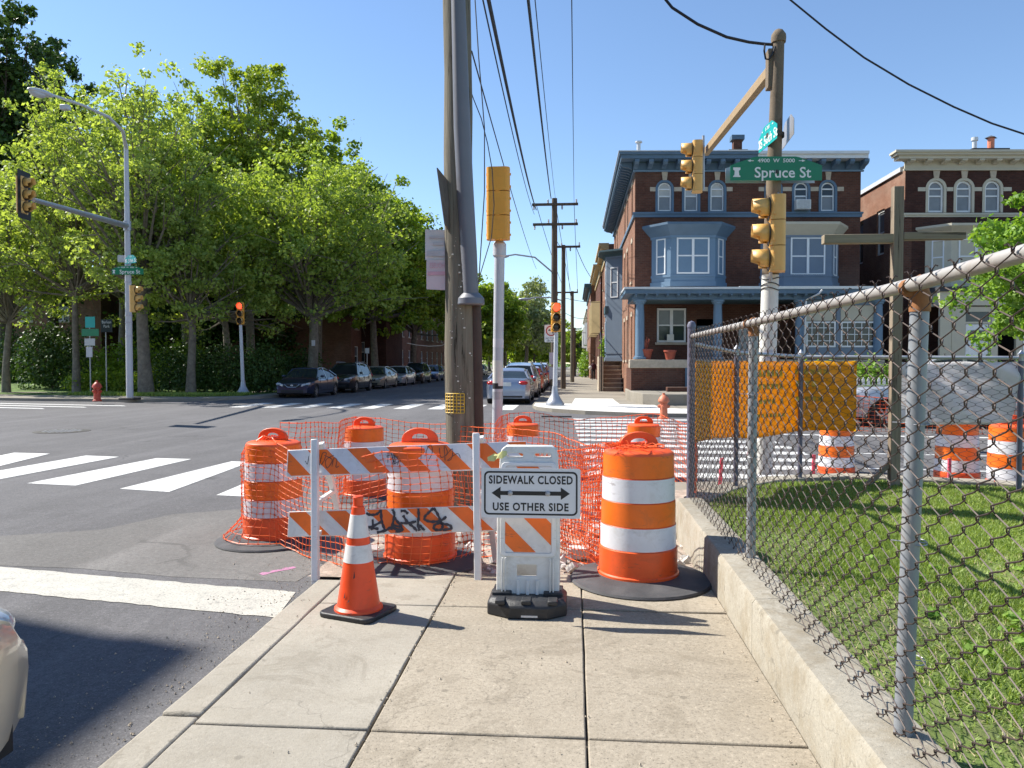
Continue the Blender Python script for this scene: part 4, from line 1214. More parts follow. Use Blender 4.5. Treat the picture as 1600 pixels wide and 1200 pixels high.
# front yard retained by a low kerb
yd = MB(); yd.prism([(2.3, 31.0), (2.6, 28.9), (3.3, 28.2), (14.2, 28.9), (14.2, 36), (2.3, 34.3)], lambda a, b, t: (a, b, t), -.05, .42)
tag(yd.obj('front_yard_paving', 'walk_far', bevel=.03), kind='structure')
# ---- pots and boxes on the porch wall
def pot(x_px, y_px, Y, s, sticks, label, m='terra'):
    p = A(x_px, y_px, Y); t = thing('flower_pot', label, 'plant pot', p)
    mb = MB(); mb.lathe([(.16 * s, 0), (.24 * s, .34 * s), (.27 * s, .35 * s), (.27 * s, .42 * s), (.22 * s, .42 * s), (.2 * s, .36 * s)], 18); mb.obj('pot', m, t, world=False, smooth=40)
    if sticks:
        mb = MB()
        for i in range(9):
            a = i * .7; mb.tube([(0, 0, .3 * s), (.14 * s * math.cos(a), .1 * s * math.sin(a), (.8 + .1 * math.sin(i * 3)) * s)], .012, 5)
        mb.obj('bare_stems', 'terra', t, world=False)
    return t
pot(1009, 563, 32.1, 1.1, True, 'dark red pot with bare orange stems at the left of the porch wall')
pot(1047, 563, 32.1, 1.0, False, 'round terracotta pot standing on the porch wall under the window')
mb = MB(T1); mb.box(1.42, 1.72, -.25, -.2, kz(534), kz(523)); tag(mb.obj('notice_card', 'paper'), 'small pale card leaning in the ground floor window over the porch', 'sign')
mb = MB(); p = A(1062, 606, 30.2); mb.box(p.x - .45, p.x + .45, 30.4, 30.9, .42, .60); tag(mb.obj('brick_planter', 'brick', bevel=.02), 'low red brick planter box lying on the front yard paving', 'planter')

# ---- right hand house, cream cornice
O2 = A(1410, 600, 34.8); O2 = Vector((O2.x, 34.8, 0))
H2 = thing('brick_row_house', 'three storey dark brick house with cream cornice and white trimmed arched windows at right', 'house', O2)
T2_ = TF(O2, dU, dV); W2 = 10.5
arc2 = [(.95, 1.72), (2.16, 2.93), (3.4, 4.17), (6.0, 6.77), (7.25, 8.0)]
kq = lambda y: 1.55 + (567 - y) * .0280
kr = lambda y: 1.55 + (567 - y) * .0272
wall_open(T2_, 0, W2, 0, kq(265), [(a, b, kq(334), kq(283)) for a, b in arc2] + [(1.9, 2.8, 1.2, 3.3), (4.0, 7.5, 1.5, 3.3)], 'front_wall', 'brick_d', H2, arches=[(a, b, kq(283) - (b - a) / 2) for a, b in arc2])
for a, b in arc2:
    zt = kq(283); w = window(H2, T2_, a + .05, b - .05, kq(334) + .02, zt, arch=zt - (b - a) / 2, g1='glass_b', g2='glass_b', fw=.08)
    mb = MB(T2_); r = (b - a) / 2; cx = (a + b) / 2; zs = zt - r
    for i in range(10):
        t0, t1 = R(180 * i / 10), R(180 * (i + 1) / 10)
        mb.prism([(cx + (r + .07) * math.cos(t0), zs + (r + .07) * math.sin(t0)), (cx + (r + .07) * math.cos(t1), zs + (r + .07) * math.sin(t1)), (cx + (r - .045) * math.cos(t1), zs + (r - .045) * math.sin(t1)), (cx + (r - .045) * math.cos(t0), zs + (r - .045) * math.sin(t0))], lambda s, z, t: (s, t, z), -.03, .06)
    mb.box(a - .06, a + .045, -.03, .06, kq(334), zs); mb.box(b - .045, b + .06, -.03, .06, kq(334), zs); mb.obj('architrave', 'cream', w)
    k = MB(T2_); k.prism([(cx - .1, zt + .05), (cx + .1, zt + .05), (cx + .15, kq(269)), (cx - .15, kq(269))], lambda s, z, t: (s, t, z), -.05, .02); k.obj('keystone', 'stone', H2)
for (a, b) in ((.55, .88), (1.8, 2.08), (3.0, 3.32), (4.25, 4.6), (5.6, 5.92), (6.85, 7.17)): pbox(H2, T2_, 'stone_band', 'cream', a, b, -.02, .01, kq(301), kq(295))
bands(H2, T2_, 'string_course', 'cream', 0, W2, [(.05, kq(341), kq(338)), (.1, kq(338), kq(335))])
bands(H2, T2_, 'frieze', 'cream', 0, W2, [(.05, kq(268.5), kq(256)), (.1, kq(269.5), kq(267))])
bands(H2, T2_, 'cornice', 'cream', 0, W2, [(.12, kq(256), kr(246)), (.5, kr(246), kr(241)), (.62, kr(241), kr(237.5)), (.7, kr(237.5), kr(234))])
bm4 = bracket_mesh(.22, .36, .16); bm4.materials.clear(); bm4.materials.append(M['cream'])
for i in range(15): link_mesh('bracket', bm4, H2, T2_(Vector((.1 + i * .74, -.12, kr(246.2)))) - O2, (0, 0, R(4.2)))
dn = MB(T2_)
for i in range(86): dn.box(.05 + i * .12, .11 + i * .12, -.16, -.12, kq(257), kq(254.5))
tag(dn.obj('dentils', 'cream', H2), kind='stuff')
Ts2 = TF(O2, dV, dU)
so2 = [(2.2, 3.1, 6.6, 8.7), (4.8, 5.6, 6.5, 8.6), (2.2, 3.1, 2.0, 4.2), (4.8, 5.6, 2.2, 4.2)]
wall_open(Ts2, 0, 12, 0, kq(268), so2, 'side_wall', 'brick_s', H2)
for o_ in so2: window(H2, Ts2, *o_, g1='glass_b', g2='glass', fw=.1)
mb = MB(Ts2); mb.box(.3, 12, -.1, .1, kq(268), kq(261)); mb.obj('parapet_cap', 'metal_w', H2)
pbox(H2, T2_, 'roof', 'tar', .1, W2, .1, 12, kq(262), kq(258))
pbox(H2, T2_, 'inner_wall', 'dark', .25, W2, 1.8, 1.9, 0.2, 9.9)
pbox(H2, T2_, 'quoins', 'brick', -.04, .3, -.03, .2, 4.5, 7.8)
bay(H2, T2_, .9, 4.6, 1.7, 3.8, .7, kq(449), kq(372), kq(357), 'cream', 'cream', (kq(432), kq(378)), 1.5)
bay(H2, T2_, 5.6, 9.3, 6.4, 8.5, .7, kq(449), kq(372), kq(357), 'cream', 'cream', (kq(432), kq(378)), 1.5)
pq = MB(T2_); pq.box(.2, W2, -2.9, -.01, 4.4, 4.58); pq.obj('porch_roof', 'tar', H2)
pq = MB(T2_); pq.box(.25, W2, -2.8, -2.6, 3.85, 4.4); pq.box(.25, .45, -2.6, -.01, 3.85, 4.4); pq.obj('porch_beam', 'cream', H2)
for (a, b) in ((.3, .75), (2.35, 2.62), (3.35, 3.6), (6.3, 6.6), (W2 - .3, W2 - .02)): pbox(H2, T2_, 'porch_post', 'cream', a, b, -2.75, -2.6, 0.8, 3.85)
pbox(H2, T2_, 'porch_panel', 'cream', 2.62, 3.35, -2.72, -2.62, 3.35, 3.5)
for (a, b) in ((3.6, 6.3), (6.6, W2 - .3)): pbox(H2, T2_, 'porch_panel', 'cream', a, b, -2.74, -2.61, .8, 1.7); pbox(H2, T2_, 'porch_panel', 'cream', a, b, -2.74, -2.61, 3.2, 3.849)

dr = MB(T2_); dr.box(1.35, 2.25, -2.7, -2.65, 1.0, 3.1); door = dr.obj('door', 'door_w', H2)
dr = MB(T2_); dr.box(.78, 1.33, -2.72, -2.62, .9, 3.8); dr.box(2.27, 2.34, -2.72, -2.62, .9, 3.8); dr.box(1.33, 2.27, -2.72, -2.62, 3.12, 3.2); dr.box(1.33, 2.27, -2.72, -2.62, 3.6, 3.8); dr.obj('door_frame', 'cream', H2)
dr = MB(T2_); dr.box(1.45, 2.15, -2.73, -2.705, 2.45, 2.85); dg_ = dr.obj('door_glass', 'glass', door)
dr = MB(T2_); dr.box(1.33, 2.27, -2.69, -2.64, 3.2, 3.6); dr.obj('transom_pane', 'glass', H2)
for (a, b) in ((3.62, 4.95), (4.97, 6.28), (6.62, 8.3), (8.32, 10.15)): window(H2, lambda p: T2_(p + Vector((0, -2.74, 0))), a, b, 1.72, 3.18, n=0, g1='glass', g2='glass')
pbox(H2, T2_, 'porch_base', 'brick_d', .2, W2, -2.85, -2.6, 0, .8)
v_ = MB(T2_); v_.cyl((4.0, 2.0, kq(250)), (4.0, 2.0, kw(217)), .1); v_.cyl((4.0, 2.0, kw(217)), (4.0, 2.0, kw(212)), .15); v_.obj('roof_vent', 'metal_w', H2)
v_ = MB(T2_); v_.cyl((4.75, 2.0, kq(240)), (4.75, 2.0, kw(213)), .15); ch = v_.obj('chimney_pot', 'hyd_o', H2)
v_ = MB(T2_); v_.lathe([(.3, 0), (.02, .12)], 4, Matrix.Translation((4.75, 2.0, kw(213)))); v_.obj('chimney_cap', 'tar', ch)
v_ = MB(T2_); v_.box(3.7, 5.4, 1.6, 2.4, kq(250), kw(232)); v_.obj('chimney_base', 'tar', H2)
# dark gap between the two houses: rear wing
RW = thing('rear_wing', 'shadowed brick rear wing seen in the gap between the two large houses', 'building', O1 + dU * 10.2 + dV * 11)
mb = MB(T1); mb.box(W + .1, 14.0, 11, 12, 0, 5.6); mb.obj('wall', 'brick_d', RW)
for (a, z) in ((10.6, 1.8), (12.4, 1.9), (10.8, 4.0)): window(RW, lambda p: T1(p + Vector((0, 10.9, 0))), a, a + .7, z, z + 1.4, n=0)

# ---- row down the street on the right
def street_house(Y0, Y1, x, h, wallm, corn, label, bayc=None, name='row_house'):
    O = Vector((x, Y0, 0)); t = thing(name, label, 'house', O, group=None)
    T = TF(O, (0, 1, 0), (1, 0, 0)); L = Y1 - Y0
    n = max(1, int(L / 3.2)); ops = []
    for i in range(n):
        c = (i + .5) * L / n
        for z0, z1 in ((1.4, 3.2), (4.3, 6.1), (7.2, 8.7)):
            if z1 < h - .8: ops.append((c - .5, c + .5, z0, z1))
    wall_open(T, 0, L, 0, h, ops, 'street_wall', wallm, t)
    for o_ in ops: window(t, T, *o_, g1='glass_b', sill='stone')
    pbox(t, T, 'end_wall', wallm, 0, .02, .01, 8, 0, h)
    pbox(t, T, 'inner_wall', 'dark', .2, L, .8, .9, 0, h - .3)
    pbox(t, T, 'roof', 'tar', .05, L, .05, 8, h - .1, h)
    mb = MB(T)
    for (e, a, b) in ((.1, h - .9, h - .35), (.45, h - .35, h - .15), (.6, h - .15, h + .05)): mb.box(-.1, L, -e, .1, a, b)
    mb.obj('cornice', corn, t)
    if bayc:
        mb = MB(T)
        for i in range(n):
            c = (i + .5) * L / n
            mb.prism([(c - 1.1, 0), (c - .6, -.7), (c + .6, -.7), (c + 1.1, 0)], lambda a, b, q: (a, b, q), 4.0, 6.6)
        mb.obj('bay_window', bayc, t)
    return t
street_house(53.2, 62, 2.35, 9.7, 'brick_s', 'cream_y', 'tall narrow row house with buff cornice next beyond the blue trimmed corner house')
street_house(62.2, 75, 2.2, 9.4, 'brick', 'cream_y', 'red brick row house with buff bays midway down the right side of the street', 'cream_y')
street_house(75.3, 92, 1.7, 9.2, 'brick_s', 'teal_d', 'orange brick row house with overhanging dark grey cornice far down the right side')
street_house(96, 130, 2.2, 8.2, 'metal_w', 'cream', 'small white walled house with white cornice at the far end of the right side row', 'metal_w')

# ---- buildings on the left behind the trees
def park_block(x0, x1, y, h, m, label, wz=((1.6, 3.3), (4.8, 6.5), (8, 9.7)), step=2.8, base=None, yr=8, g='glass', rot=0):
    O = Vector((x0, y, 0)); t = thing('apartment_block', label, 'building', O)
    T = TF(O, (math.cos(rot), math.sin(rot), 0), (-math.sin(rot), math.cos(rot), 0)); L = x1 - x0
    n = int(L / step); ops = [(i * step + .8, i * step + 1.9, a, b) for i in range(n) for a, b in wz if b < h - .4]
    wall_open(T, 0, L, 0, h, ops, 'front_wall', m, t)
    for o_ in ops: window(t, T, *o_, mull=2, g1='glass_b', g2=g, sill='stone')
    pbox(t, T, 'inner_wall', 'dark', .05, L - .05, 1.0, 1.1, 0, h - .2)
    pbox(t, T, 'roof', 'tar', 0, L, .02, yr, h - .2, h)
    pbox(t, T, 'end_wall', m, 0, .02, .01, yr, 0, h - .21); pbox(t, T, 'end_wall', m, L - .02, L, .01, yr, 0, h - .21)
    if base: pbox(t, T, 'stone_base', 'stone', 0, L, -.06, 0, 0, base)
    return t
park_block(-62, -36.5, 57, 8.6, 'brick_p', 'pinkish brick apartment block with white windows at the far left edge', step=3.0)
park_block(-36, -15.5, 62, 10.6, 'brick_d', 'dark brown brick apartment block hidden behind the park trees', base=1.0, rot=R(3))
park_block(-15.9, -15.4 + 14 * 0 - 15.0 + 14.5, 66, 8.0, 'brick_d', 'dark brick gable behind the row of parked cars', step=9) if False else None
tS = TF(Vector((-17.6, 60, 0)), (0, 1, 0), (-1, 0, 0))
LR = thing('brick_row_house', 'red brick row house with pale stone base behind the parked cars on the left', 'house', (-17.6, 60, 0))
ops = [(i * 3.4 + 1, i * 3.4 + 2.1, a, b) for i in range(14) for a, b in ((1.3, 2.9), (4.3, 6.0), (7, 8.4))]
wall_open(tS, 0, 50, 0, 9.5, ops, 'street_wall', 'brick_p', LR)
for o_ in ops: window(LR, tS, *o_, g1='glass_b', sill='stone')
pbox(LR, tS, 'stone_base', 'stone', 0, 50, -.3, 0, 0, 1.1)
pbox(LR, tS, 'inner_wall', 'dark', 0.1, 50, .9, 1, 0, 9.4); pbox(LR, tS, 'roof', 'tar', 0, 50, .1, 10, 9.4, 9.5)
pbox(LR, tS, 'end_wall', 'brick_p', 0, .02, .01, 10, 0, 9.39)
pbox(LR, tS, 'cornice', 'stone', 0, 50, -.5, 0, 9.0, 9.4)
# apartment block beyond the left edge of the picture: its corner throws the shadow on the near lane
SB = thing('apartment_block', 'tall brick apartment block standing across the street outside the left of the picture', 'building', (-16.9, 9.05, 0))
hs = 15.6
mb = MB(); mb.box(-30, -16.6, -24, 9.05, 0, hs); mb.obj('wall', 'brick_p', SB)
mb = MB(); mb.box(-30.2, -16.55, -24.2, 9.1, hs - .5, hs + .01); mb.obj('cornice', 'stone', SB)
TS = TF(Vector((-16.6, -23.5, 0)), (0, 1, 0), (-1, 0, 0))
for i in range(10):
    for z in (1.5, 4.8, 8.1, 11.4): window(SB, TS, i * 3.2 + 1, i * 3.2 + 2.2, z, z + 1.7, n=-.06, sill='stone')

# ================================================================== STREET THINGS
# ---- traffic drums
def drum_meshes():
    d = {}
    b = MB(); b.lathe([(.49, 0), (.50, .008), (.49, .022), (.40, .034), (.30, .045), (.0, .045)], 56, caps=False); 
    for i in range(56):
        pass
    d['rubber_base'] = b.mesh('rubber_base', 'rubber', 40)
    z0 = .04
    def seg(za, zb, ra, rb, lip=.006):
        return [(ra, za), (ra + .0, za + .004), (rb, zb - .004), (rb - .004, zb)]
    body = MB()
    prof = [(.20, .03), (.292, .035), (.292, .06), (.281, .068), (.279, .24), (.270, .245), (.268, .246), (.2665, .408), (.262, .412), (.262, .414), (.2605, .576), (.256, .58), (.256, .582), (.2545, .744), (.250, .748), (.249, .75),
            (.2475, .905), (.243, .918), (.225, .930), (.15, .942), (.0, .944)]
    body.lathe(prof, 48, caps=False)
    d['body'] = body.mesh('body', 'orange_p', 30)
    for name, m, za, zb, r in (('reflective_band', 'refl', .248, .406, .2685), ('orange_band', 'orange', .414, .574, .2635), ('reflective_band', 'refl', .582, .742, .2575), ('orange_band', 'orange', .75, .902, .2515)):
        q = MB(); q.lathe([(r + .0012, za), (r, zb)], 48, caps=False)
        d.setdefault('bands', []).append((name, q.mesh(name, m, 30)))
    out = []
    for i in range(17):
        t = math.pi * i / 16; out.append((.140 * math.cos(t), .935 + .115 * math.sin(t) ** .7))
    hole = []
    for i in range(17):
        t = math.pi * i / 16; hole.append((.070 * math.cos(t), .972 + .045 * math.sin(t) ** .8))
    hole += [(-.070, .965), (.070, .965)]
    me = flat_mesh('handle', [out, hole], 'orange_p', .016, .006, XZ)
    d['handle'] = me
    return d
DR = drum_meshes()
drum_n = 0
def drum(x, y, z, s=1.0, rz=0, label='', tape=False):
    t = thing('traffic_drum', label, 'traffic drum', (x, y, z), rz, 'orange and white traffic drums')
    b = link_mesh('rubber_base', DR['rubber_base'], t, (.0, -.06, 0)); 
    link_mesh('body', DR['body'], t)
    for n_, me in DR['bands']: link_mesh(n_, me, t)
    link_mesh('handle', DR['handle'], t)
    t.scale = (s, s, s)
    return t
def gxy(px, py, z): p = G(px, py, z); return p.x, p.y
def drum_at(px, d, z, **k): 
    p = A(px, 600, d); return drum(p.x, d, z, **k)
drum_at(998, 5.56, .0, rz=R(12), label='large orange and white drum on a rubber mat at the right, beside the concrete wall')
drum_at(656, 6.0, -.02, rz=R(4), label='orange and white drum standing directly behind the striped barricade')
drum_at(426, 7.05, RZ, rz=R(-6), label='netting-draped orange and white drum on the road left of the barricade')
drum_at(569, 9.45, RZ - .01, s=.95, rz=R(-5), label='orange and white drum at the back between barricade and far lane')
drum_at(817, 11.2, RZ - .08, s=.93, rz=R(2), label='orange and white drum at the back right of the signal pole')
drum_at(1006, 11.2, RZ - .08, s=.93, rz=R(5), label='orange and white drum at the back on the striped crosswalk')
drum_at(1308, 12.0, RZ - .13, s=.95, rz=R(3), label='orange and white drum seen through the chain link fence, beside the yellow banner')
drum_at(1497, 10.6, RZ - .0, s=.98, rz=R(8), label='orange and white drum with yellow tape on top, right of the wooden cross')
drum_at(1583, 9.8, RZ + .0, s=.98, rz=R(0), label='orange and white drum at the right edge behind the fence')
tp = MB(); p = A(1493, 652, 10.6)
for i in range(9):
    a = i * .8; tp.add([(p.x + .1 * math.cos(a), p.y - .05 + .05 * math.sin(a), p.z - .02 + .02 * (i % 3)), (p.x + .14 * math.cos(a + .5), p.y - .05 + .06 * math.sin(a + .5), p.z + .02 + .03 * (i % 2)), (p.x + .1 * math.cos(a + .9), p.y - .08, p.z + .0), ], [(0, 1, 2)])
tp.box(p.x - .13, p.x - .1, p.y, p.y + .01, p.z, p.z + .09)
tag(tp.obj('caution_tape', 'yel_g'), 'crumpled yellow tape tied on the drum right of the wooden cross', 'tape')

# ---- striped barricade
bar = thing('barricade', 'white frame barricade with two orange and white striped boards and black graffiti', 'barricade', G(620, 915, 0))
fl, fr_ = G(493, 913, RZ + .04), G(747, 911, 0)
tl, tr_ = A(492, 687, fl.y + .32), A(744, 677, fr_.y + .30)
fr_.y = fl.y = (fl.y + fr_.y) / 2 + .02; tl.y = tr_.y = fl.y + .30
fl = A(493, 913, fl.y); fr_ = A(747, 911, fr_.y); tl = A(492, 687, tl.y); tr_ = A(744, 677, tr_.y)
for (f, t_) in ((fl, tl), (fr_, tr_)):
    mb = MB(); mb.bar(f, t_, .05, .055, up=(0, 1, 0)); mb.obj('leg', 'white_p', bar, bevel=.006)
    rb = Vector((f.x + .05, f.y + .72, f.z)); rt = t_ + Vector((.03, .06, -.03))
    mb = MB(); mb.bar(rb, rt, .045, .05, up=(0, 1, 0)); mb.obj('rear_leg', 'white_d', bar, bevel=.006)
    for u in (.33, .55, .75):
        a = f.lerp(t_, u); b = rb.lerp(rt, u)
        if (b - a).length > .12: mb = MB(); mb.bar(a + (b - a) * .06, a + (b - a) * .94 + Vector((0, 0, .05 if u < .7 else 0)), .03, .035, up=(1, 0, 0)); mb.obj('brace', 'white_d', bar, bevel=.004)
ax = (tr_ - tl).normalized()
def board(pxl, yt, yb, start, wood_m, dirty):
    """board hung on the front faces of the legs' rear side; local x along board"""
    Yb = lerp(fl.y, tl.y, (915 - (yt + yb) / 2) / 230) + .045
    a = A(pxl, yb, Yb); top = A(pxl, yt, Yb)
    h = (top - a).length; L = 1.86
    up = (tl - fl).normalized(); up = (up - ax * up.dot(ax)).normalized(); nn = ax.cross(up).normalized()     # nn points away (+Y) or towards
    if nn.y > 0: nn = -nn
    Tb = lambda p: a + ax * p.x + up * p.z - nn * p.y
    mb = MB(Tb); mb.box(0, L, 0, .025, 0, h); bd = mb.obj('board', dirty, bar, bevel=.003)
    for q in stripes(.008, L - .008, .006, h - .006, .155, .19, start):
        s_ = MB(Tb); s_.prism(q, lambda x, z, t: (x, t, z), -.0015, .001); s_.obj('stripe', 'orange', bd)
    return bd, Tb, h
b1, TB1, h1 = board(447, 703, 745, -.17 + .02, 'orange', 'refl')
b2, TB2, h2 = board(449, 800, 839, -.02, 'orange', 'white_d')
def scribble(Tb, paths, w, m, parent, off=-.003, name='graffiti'):
    mb = MB(Tb); k = 0
    for p in paths:
        # smooth
        pts = [Vector((*q, 0)) for q in p]
        if len(pts) > 2:
            fine = []
            for i in range(len(pts) - 1):
                p0 = pts[max(0, i - 1)]; p1 = pts[i]; p2 = pts[i + 1]; p3 = pts[min(len(pts) - 1, i + 2)]
                for s in range(5):
                    t = s / 5
                    fine.append(.5 * ((2 * p1) + (p2 - p0) * t + (2 * p0 - 5 * p1 + 4 * p2 - p3) * t * t + (3 * p1 - p0 - 3 * p2 + p3) * t ** 3))
            pts = fine + [pts[-1]]
        vs = []; k += 1
        for i, q in enumerate(pts):
            d = (pts[min(i + 1, len(pts) - 1)] - pts[max(i - 1, 0)]).normalized(); nrm = Vector((-d.y, d.x, 0))
            ww = w * (1 + .25 * math.sin(i * 1.7 + k))
            for sg in (-1, 1): e = q + nrm * sg * ww / 2; vs.append((e.x, off - .0006 * k, e.y))
        mb.add(vs, [(2 * i, 2 * i + 1, 2 * i + 3, 2 * i + 2) for i in range(len(pts) - 1)])
    return tag(mb.obj(name, m, parent), kind='stuff')
def im(px, py, x0, y1, sx): return ((px - x0) * sx, (y1 - py) * sx)
# lower board tag: traced in units of the zoomed photograph, 1600 px = 220 photo px wide
kk = 220 / 1600 * (5.5 / 1200)
def lw(p): return (((540 + p[0] * .1375) - 449) * 5.55 / 1200, (839 - (760 + p[1] * .1375)) * 5.55 / 1200)
tagp = [[(285, 325), (330, 345), (400, 345), (450, 310), (462, 285)], [(462, 290), (470, 400), (490, 470), (520, 540)], [(235, 478), (290, 495), (380, 475), (480, 425)],
        [(365, 400), (372, 500)], [(310, 505), (315, 535)], [(345, 520), (365, 505), (440, 512)], [(420, 555), (520, 535), (600, 500), (700, 555)],
        [(600, 290), (625, 350), (610, 450), (590, 530)], [(620, 375), (650, 420), (700, 480), (720, 540), (640, 550)], [(600, 470), (700, 500)], [(620, 520), (720, 530)],
        [(700, 315), (750, 315), (790, 350)], [(730, 365), (780, 440), (850, 500), (900, 550)], [(700, 455), (800, 455), (890, 440)],
        [(912, 270), (918, 380), (910, 480), (930, 550)], [(925, 480), (960, 520), (990, 545)],
        [(1095, 270), (1040, 340), (990, 390), (1000, 430), (1080, 450), (1180, 440), (1245, 395)], [(1095, 270), (1140, 360), (1180, 450), (1200, 500), (1180, 545), (1110, 540), (1100, 500), (1150, 470), (1220, 480), (1290, 500), (1300, 535), (1200, 550)]]
scribble(TB2, [[(max(.01, lw(q)[0]), max(.012, min(h2 - .008, lw(q)[1]))) for q in p] for p in tagp], .019, 'scr', b2)
def uw(p): return (((340 + p[0] * .2667) - 447) * 5.6 / 1200, (745 - (640 + p[1] * .2667)) * 5.6 / 1200)
thin = [[(605, 265), (610, 330), (625, 260), (650, 255), (640, 300), (620, 330)], [(640, 270), (690, 300), (660, 350), (650, 300), (700, 270)], [(690, 340), (700, 290), (720, 300), (715, 345), (735, 340)], [(540, 270), (535, 320), (520, 300)],
        [(1040, 260), (1040, 330)], [(1030, 290), (1075, 285), (1085, 330), (1065, 300), (1110, 300), (1100, 345)], [(1060, 270), (1080, 340)], [(1075, 280), (1120, 330)], [(1090, 290), (1070, 340), (1120, 320)],
        [(1250, 230), (1245, 330)], [(1270, 300), (1290, 240), (1310, 225), (1315, 280), (1290, 330)], [(1360, 250), (1370, 310), (1410, 285), (1390, 240), (1395, 330)], [(1400, 300), (1440, 260), (1435, 320), (1410, 330), (1470, 290), (1490, 320)]]
scribble(TB1, [[(uw(q)[0], max(.01, min(h1 - .01, uw(q)[1]))) for q in p] for p in thin], .0045, 'scr', b1)

# ---- folding sidewalk-closed stand
P = A(825, 955, 4.80); SX = P.x; SY = 4.80
stand = thing('folding_sign_stand', 'folding white plastic stand carrying the sidewalk closed sign, on a black rubber foot', 'sign stand', (SX, SY, 0))
hw = .192
outer = [(-hw, .12), (-hw * .97, .06), (-.10, .03), (.10, .03), (hw * .97, .06), (hw, .12), (hw, .62), (hw * .93, .96), (hw * .88, 1.0), (hw * .75, 1.02), (-hw * .75, 1.02), (-hw * .88, 1.0), (-hw * .93, .96), (-hw, .62)]
holes = [rrect(-.148, -.03, .945, .985, .018, 4), rrect(.03, .148, .945, .985, .018, 4), rrect(-.075, .06, .205, .285, .01, 3)]
Xf = Matrix.Translation((0, -.03, .0)) @ Matrix.Rotation(R(-7), 4, 'X') @ XZ
fm = flat_mesh('front_leg', [outer] + holes, 'white_d', .012, .006, Xf)
link_mesh('front_leg', fm, stand)
Xr = Matrix.Translation((0, .30, .0)) @ Matrix.Rotation(R(8), 4, 'X') @ XZ
link_mesh('rear_leg', flat_mesh('rear_leg', [outer] + holes[:2], 'white_d', .012, .006, Xr), stand)
# panel frame ribs and striped panel
rim = [rrect(-.172, .172, .335, .92, .03, 4), rrect(-.150, .150, .352, .902, .015, 4)]
link_mesh('panel_rim', flat_mesh('panel_rim', rim, 'white_p', .005, .003, Matrix.Translation((0, -.03, 0)) @ Matrix.Rotation(R(-7), 4, 'X') @ XZ @ Matrix.Translation((0, 0, .021))), stand)
pan = flat_mesh('panel', [rrect(-.147, .147, .357, .897, .012, 3)], 'refl_d', .002, 0, Matrix.Translation((0, -.03, 0)) @ Matrix.Rotation(R(-7), 4, 'X') @ XZ @ Matrix.Translation((0, 0, .020)))
po = link_mesh('panel', pan, stand)
for q in stripes(-.145, .145, .36, .895, .14, .55, -.64):
    me = flat_mesh('stripe', [q], 'orange', .0008, 0, Matrix.Translation((0, -.03, 0)) @ Matrix.Rotation(R(-7), 4, 'X') @ XZ @ Matrix.Translation((0, 0, .0232)))
    link_mesh('stripe', me, po)
rb = MB()
for sx in (-.16, -.14, .14, .16): rb.bar((sx, -.0466 - .01, .1), (sx, -.0466 + .012, .33), .008, .02)
for sx in (-.06, .0, .06): rb.bar((sx, -.052, .06), (sx, -.03, .19), .02, .02)
rb.obj('ribs', 'white_d', stand, world=False, bevel=.002)
# sign plate
zc = A(829, 771, SY - .12).z
sx_ = A(829, 771, SY - .12).x - SX
sw, sh = .305, .152
sg = link_mesh('sign_plate', flat_mesh('sign_plate', [rrect(-sw, sw, -sh, sh, .012, 3)], 'sign_w', .0015, 0, XZ), stand, (sx_, -.115, zc))
sg.rotation_euler = (R(-2), 0, 0)
link_mesh('sign_border', flat_mesh('sign_border', [rrect(-.287, .287, -.134, .134, .03, 5), rrect(-.2765, .2765, -.1235, .1235, .022, 5)], 'black', .0006, 0, Matrix.Translation((0, -.0025, 0)) @ XZ), sg)
def hw_text(s, z, w, h):
    me = text_mesh('lettering', s, .1, 'black', None, .0006, 1, 1.12, .0028)
    xs = [v.co.x for v in me.vertices]; zs = [v.co.y for v in me.vertices]
    cx, cy = (min(xs) + max(xs)) / 2, (min(zs) + max(zs)) / 2
    me.transform(Matrix.Translation((0, -.0025, z)) @ XZ @ Matrix.Diagonal((w / (max(xs) - min(xs)), h / (max(zs) - min(zs)), 1, 1)) @ Matrix.Translation((-cx, -cy, 0)))
    link_mesh('lettering', me, sg)
hw_text('SIDEWALK CLOSED', .082, .515, .052)
hw_text('USE OTHER SIDE', -.083, .465, .050)
ar = [(-.24, 0), (-.185, .038), (-.185, .0125), (.185, .0125), (.185, .038), (.24, 0), (.185, -.038), (.185, -.0125), (-.185, -.0125), (-.185, -.038)]
link_mesh('arrow', flat_mesh('arrow', [ar], 'black', .0006, 0, Matrix.Translation((0, -.0025, 0)) @ XZ), sg)
for x in (-.125, .105):
    mb = MB(); mb.ell((x, -.006, 0), (.016, .006, .016), 14, 8); mb.obj('bolt', 'galv', sg, world=False, smooth=60)
# rubber foot (ballast)
ft = MB()
prof = [(-.24, 0), (-.24, .055), (-.19, .12), (.19, .12), (.24, .055), (.24, 0)]
top = [(-.245, -.13), (-.10, -.215), (.13, -.215), (.245, -.13), (.245, .14), (-.245, .14)]
mid_ = [(-.235, -.12), (-.10, -.195), (.13, -.195), (.235, -.12), (.235, .13), (-.235, .13)]
def ring(poly, z): return [(x, y, z) for x, y in poly]
vs = ring(top, 0) + ring(top, .075) + ring([(x * .93, y * .9) for x, y in mid_], .105); n = 6
ft.add(vs, [tuple(range(5, -1, -1)), tuple(range(12, 18))] + [(i + n * j, (i + 1) % n + n * j, (i + 1) % n + n * (j + 1), i + n * (j + 1)) for j in range(2) for i in range(n)])
foot = ft.obj('rubber_foot', 'rubber_k', stand, world=False, bevel=.01)
fd = MB()
for x in (-.16, .0, .16): fd.box(x - .03, x + .03, -.205, -.11, .085, .112)
fd.box(-.22, -.1, -.08, .1, .1, .125); fd.box(.1, .22, -.08, .1, .1, .125); fd.box(-.1, .1, .05, .1, .1, .118)
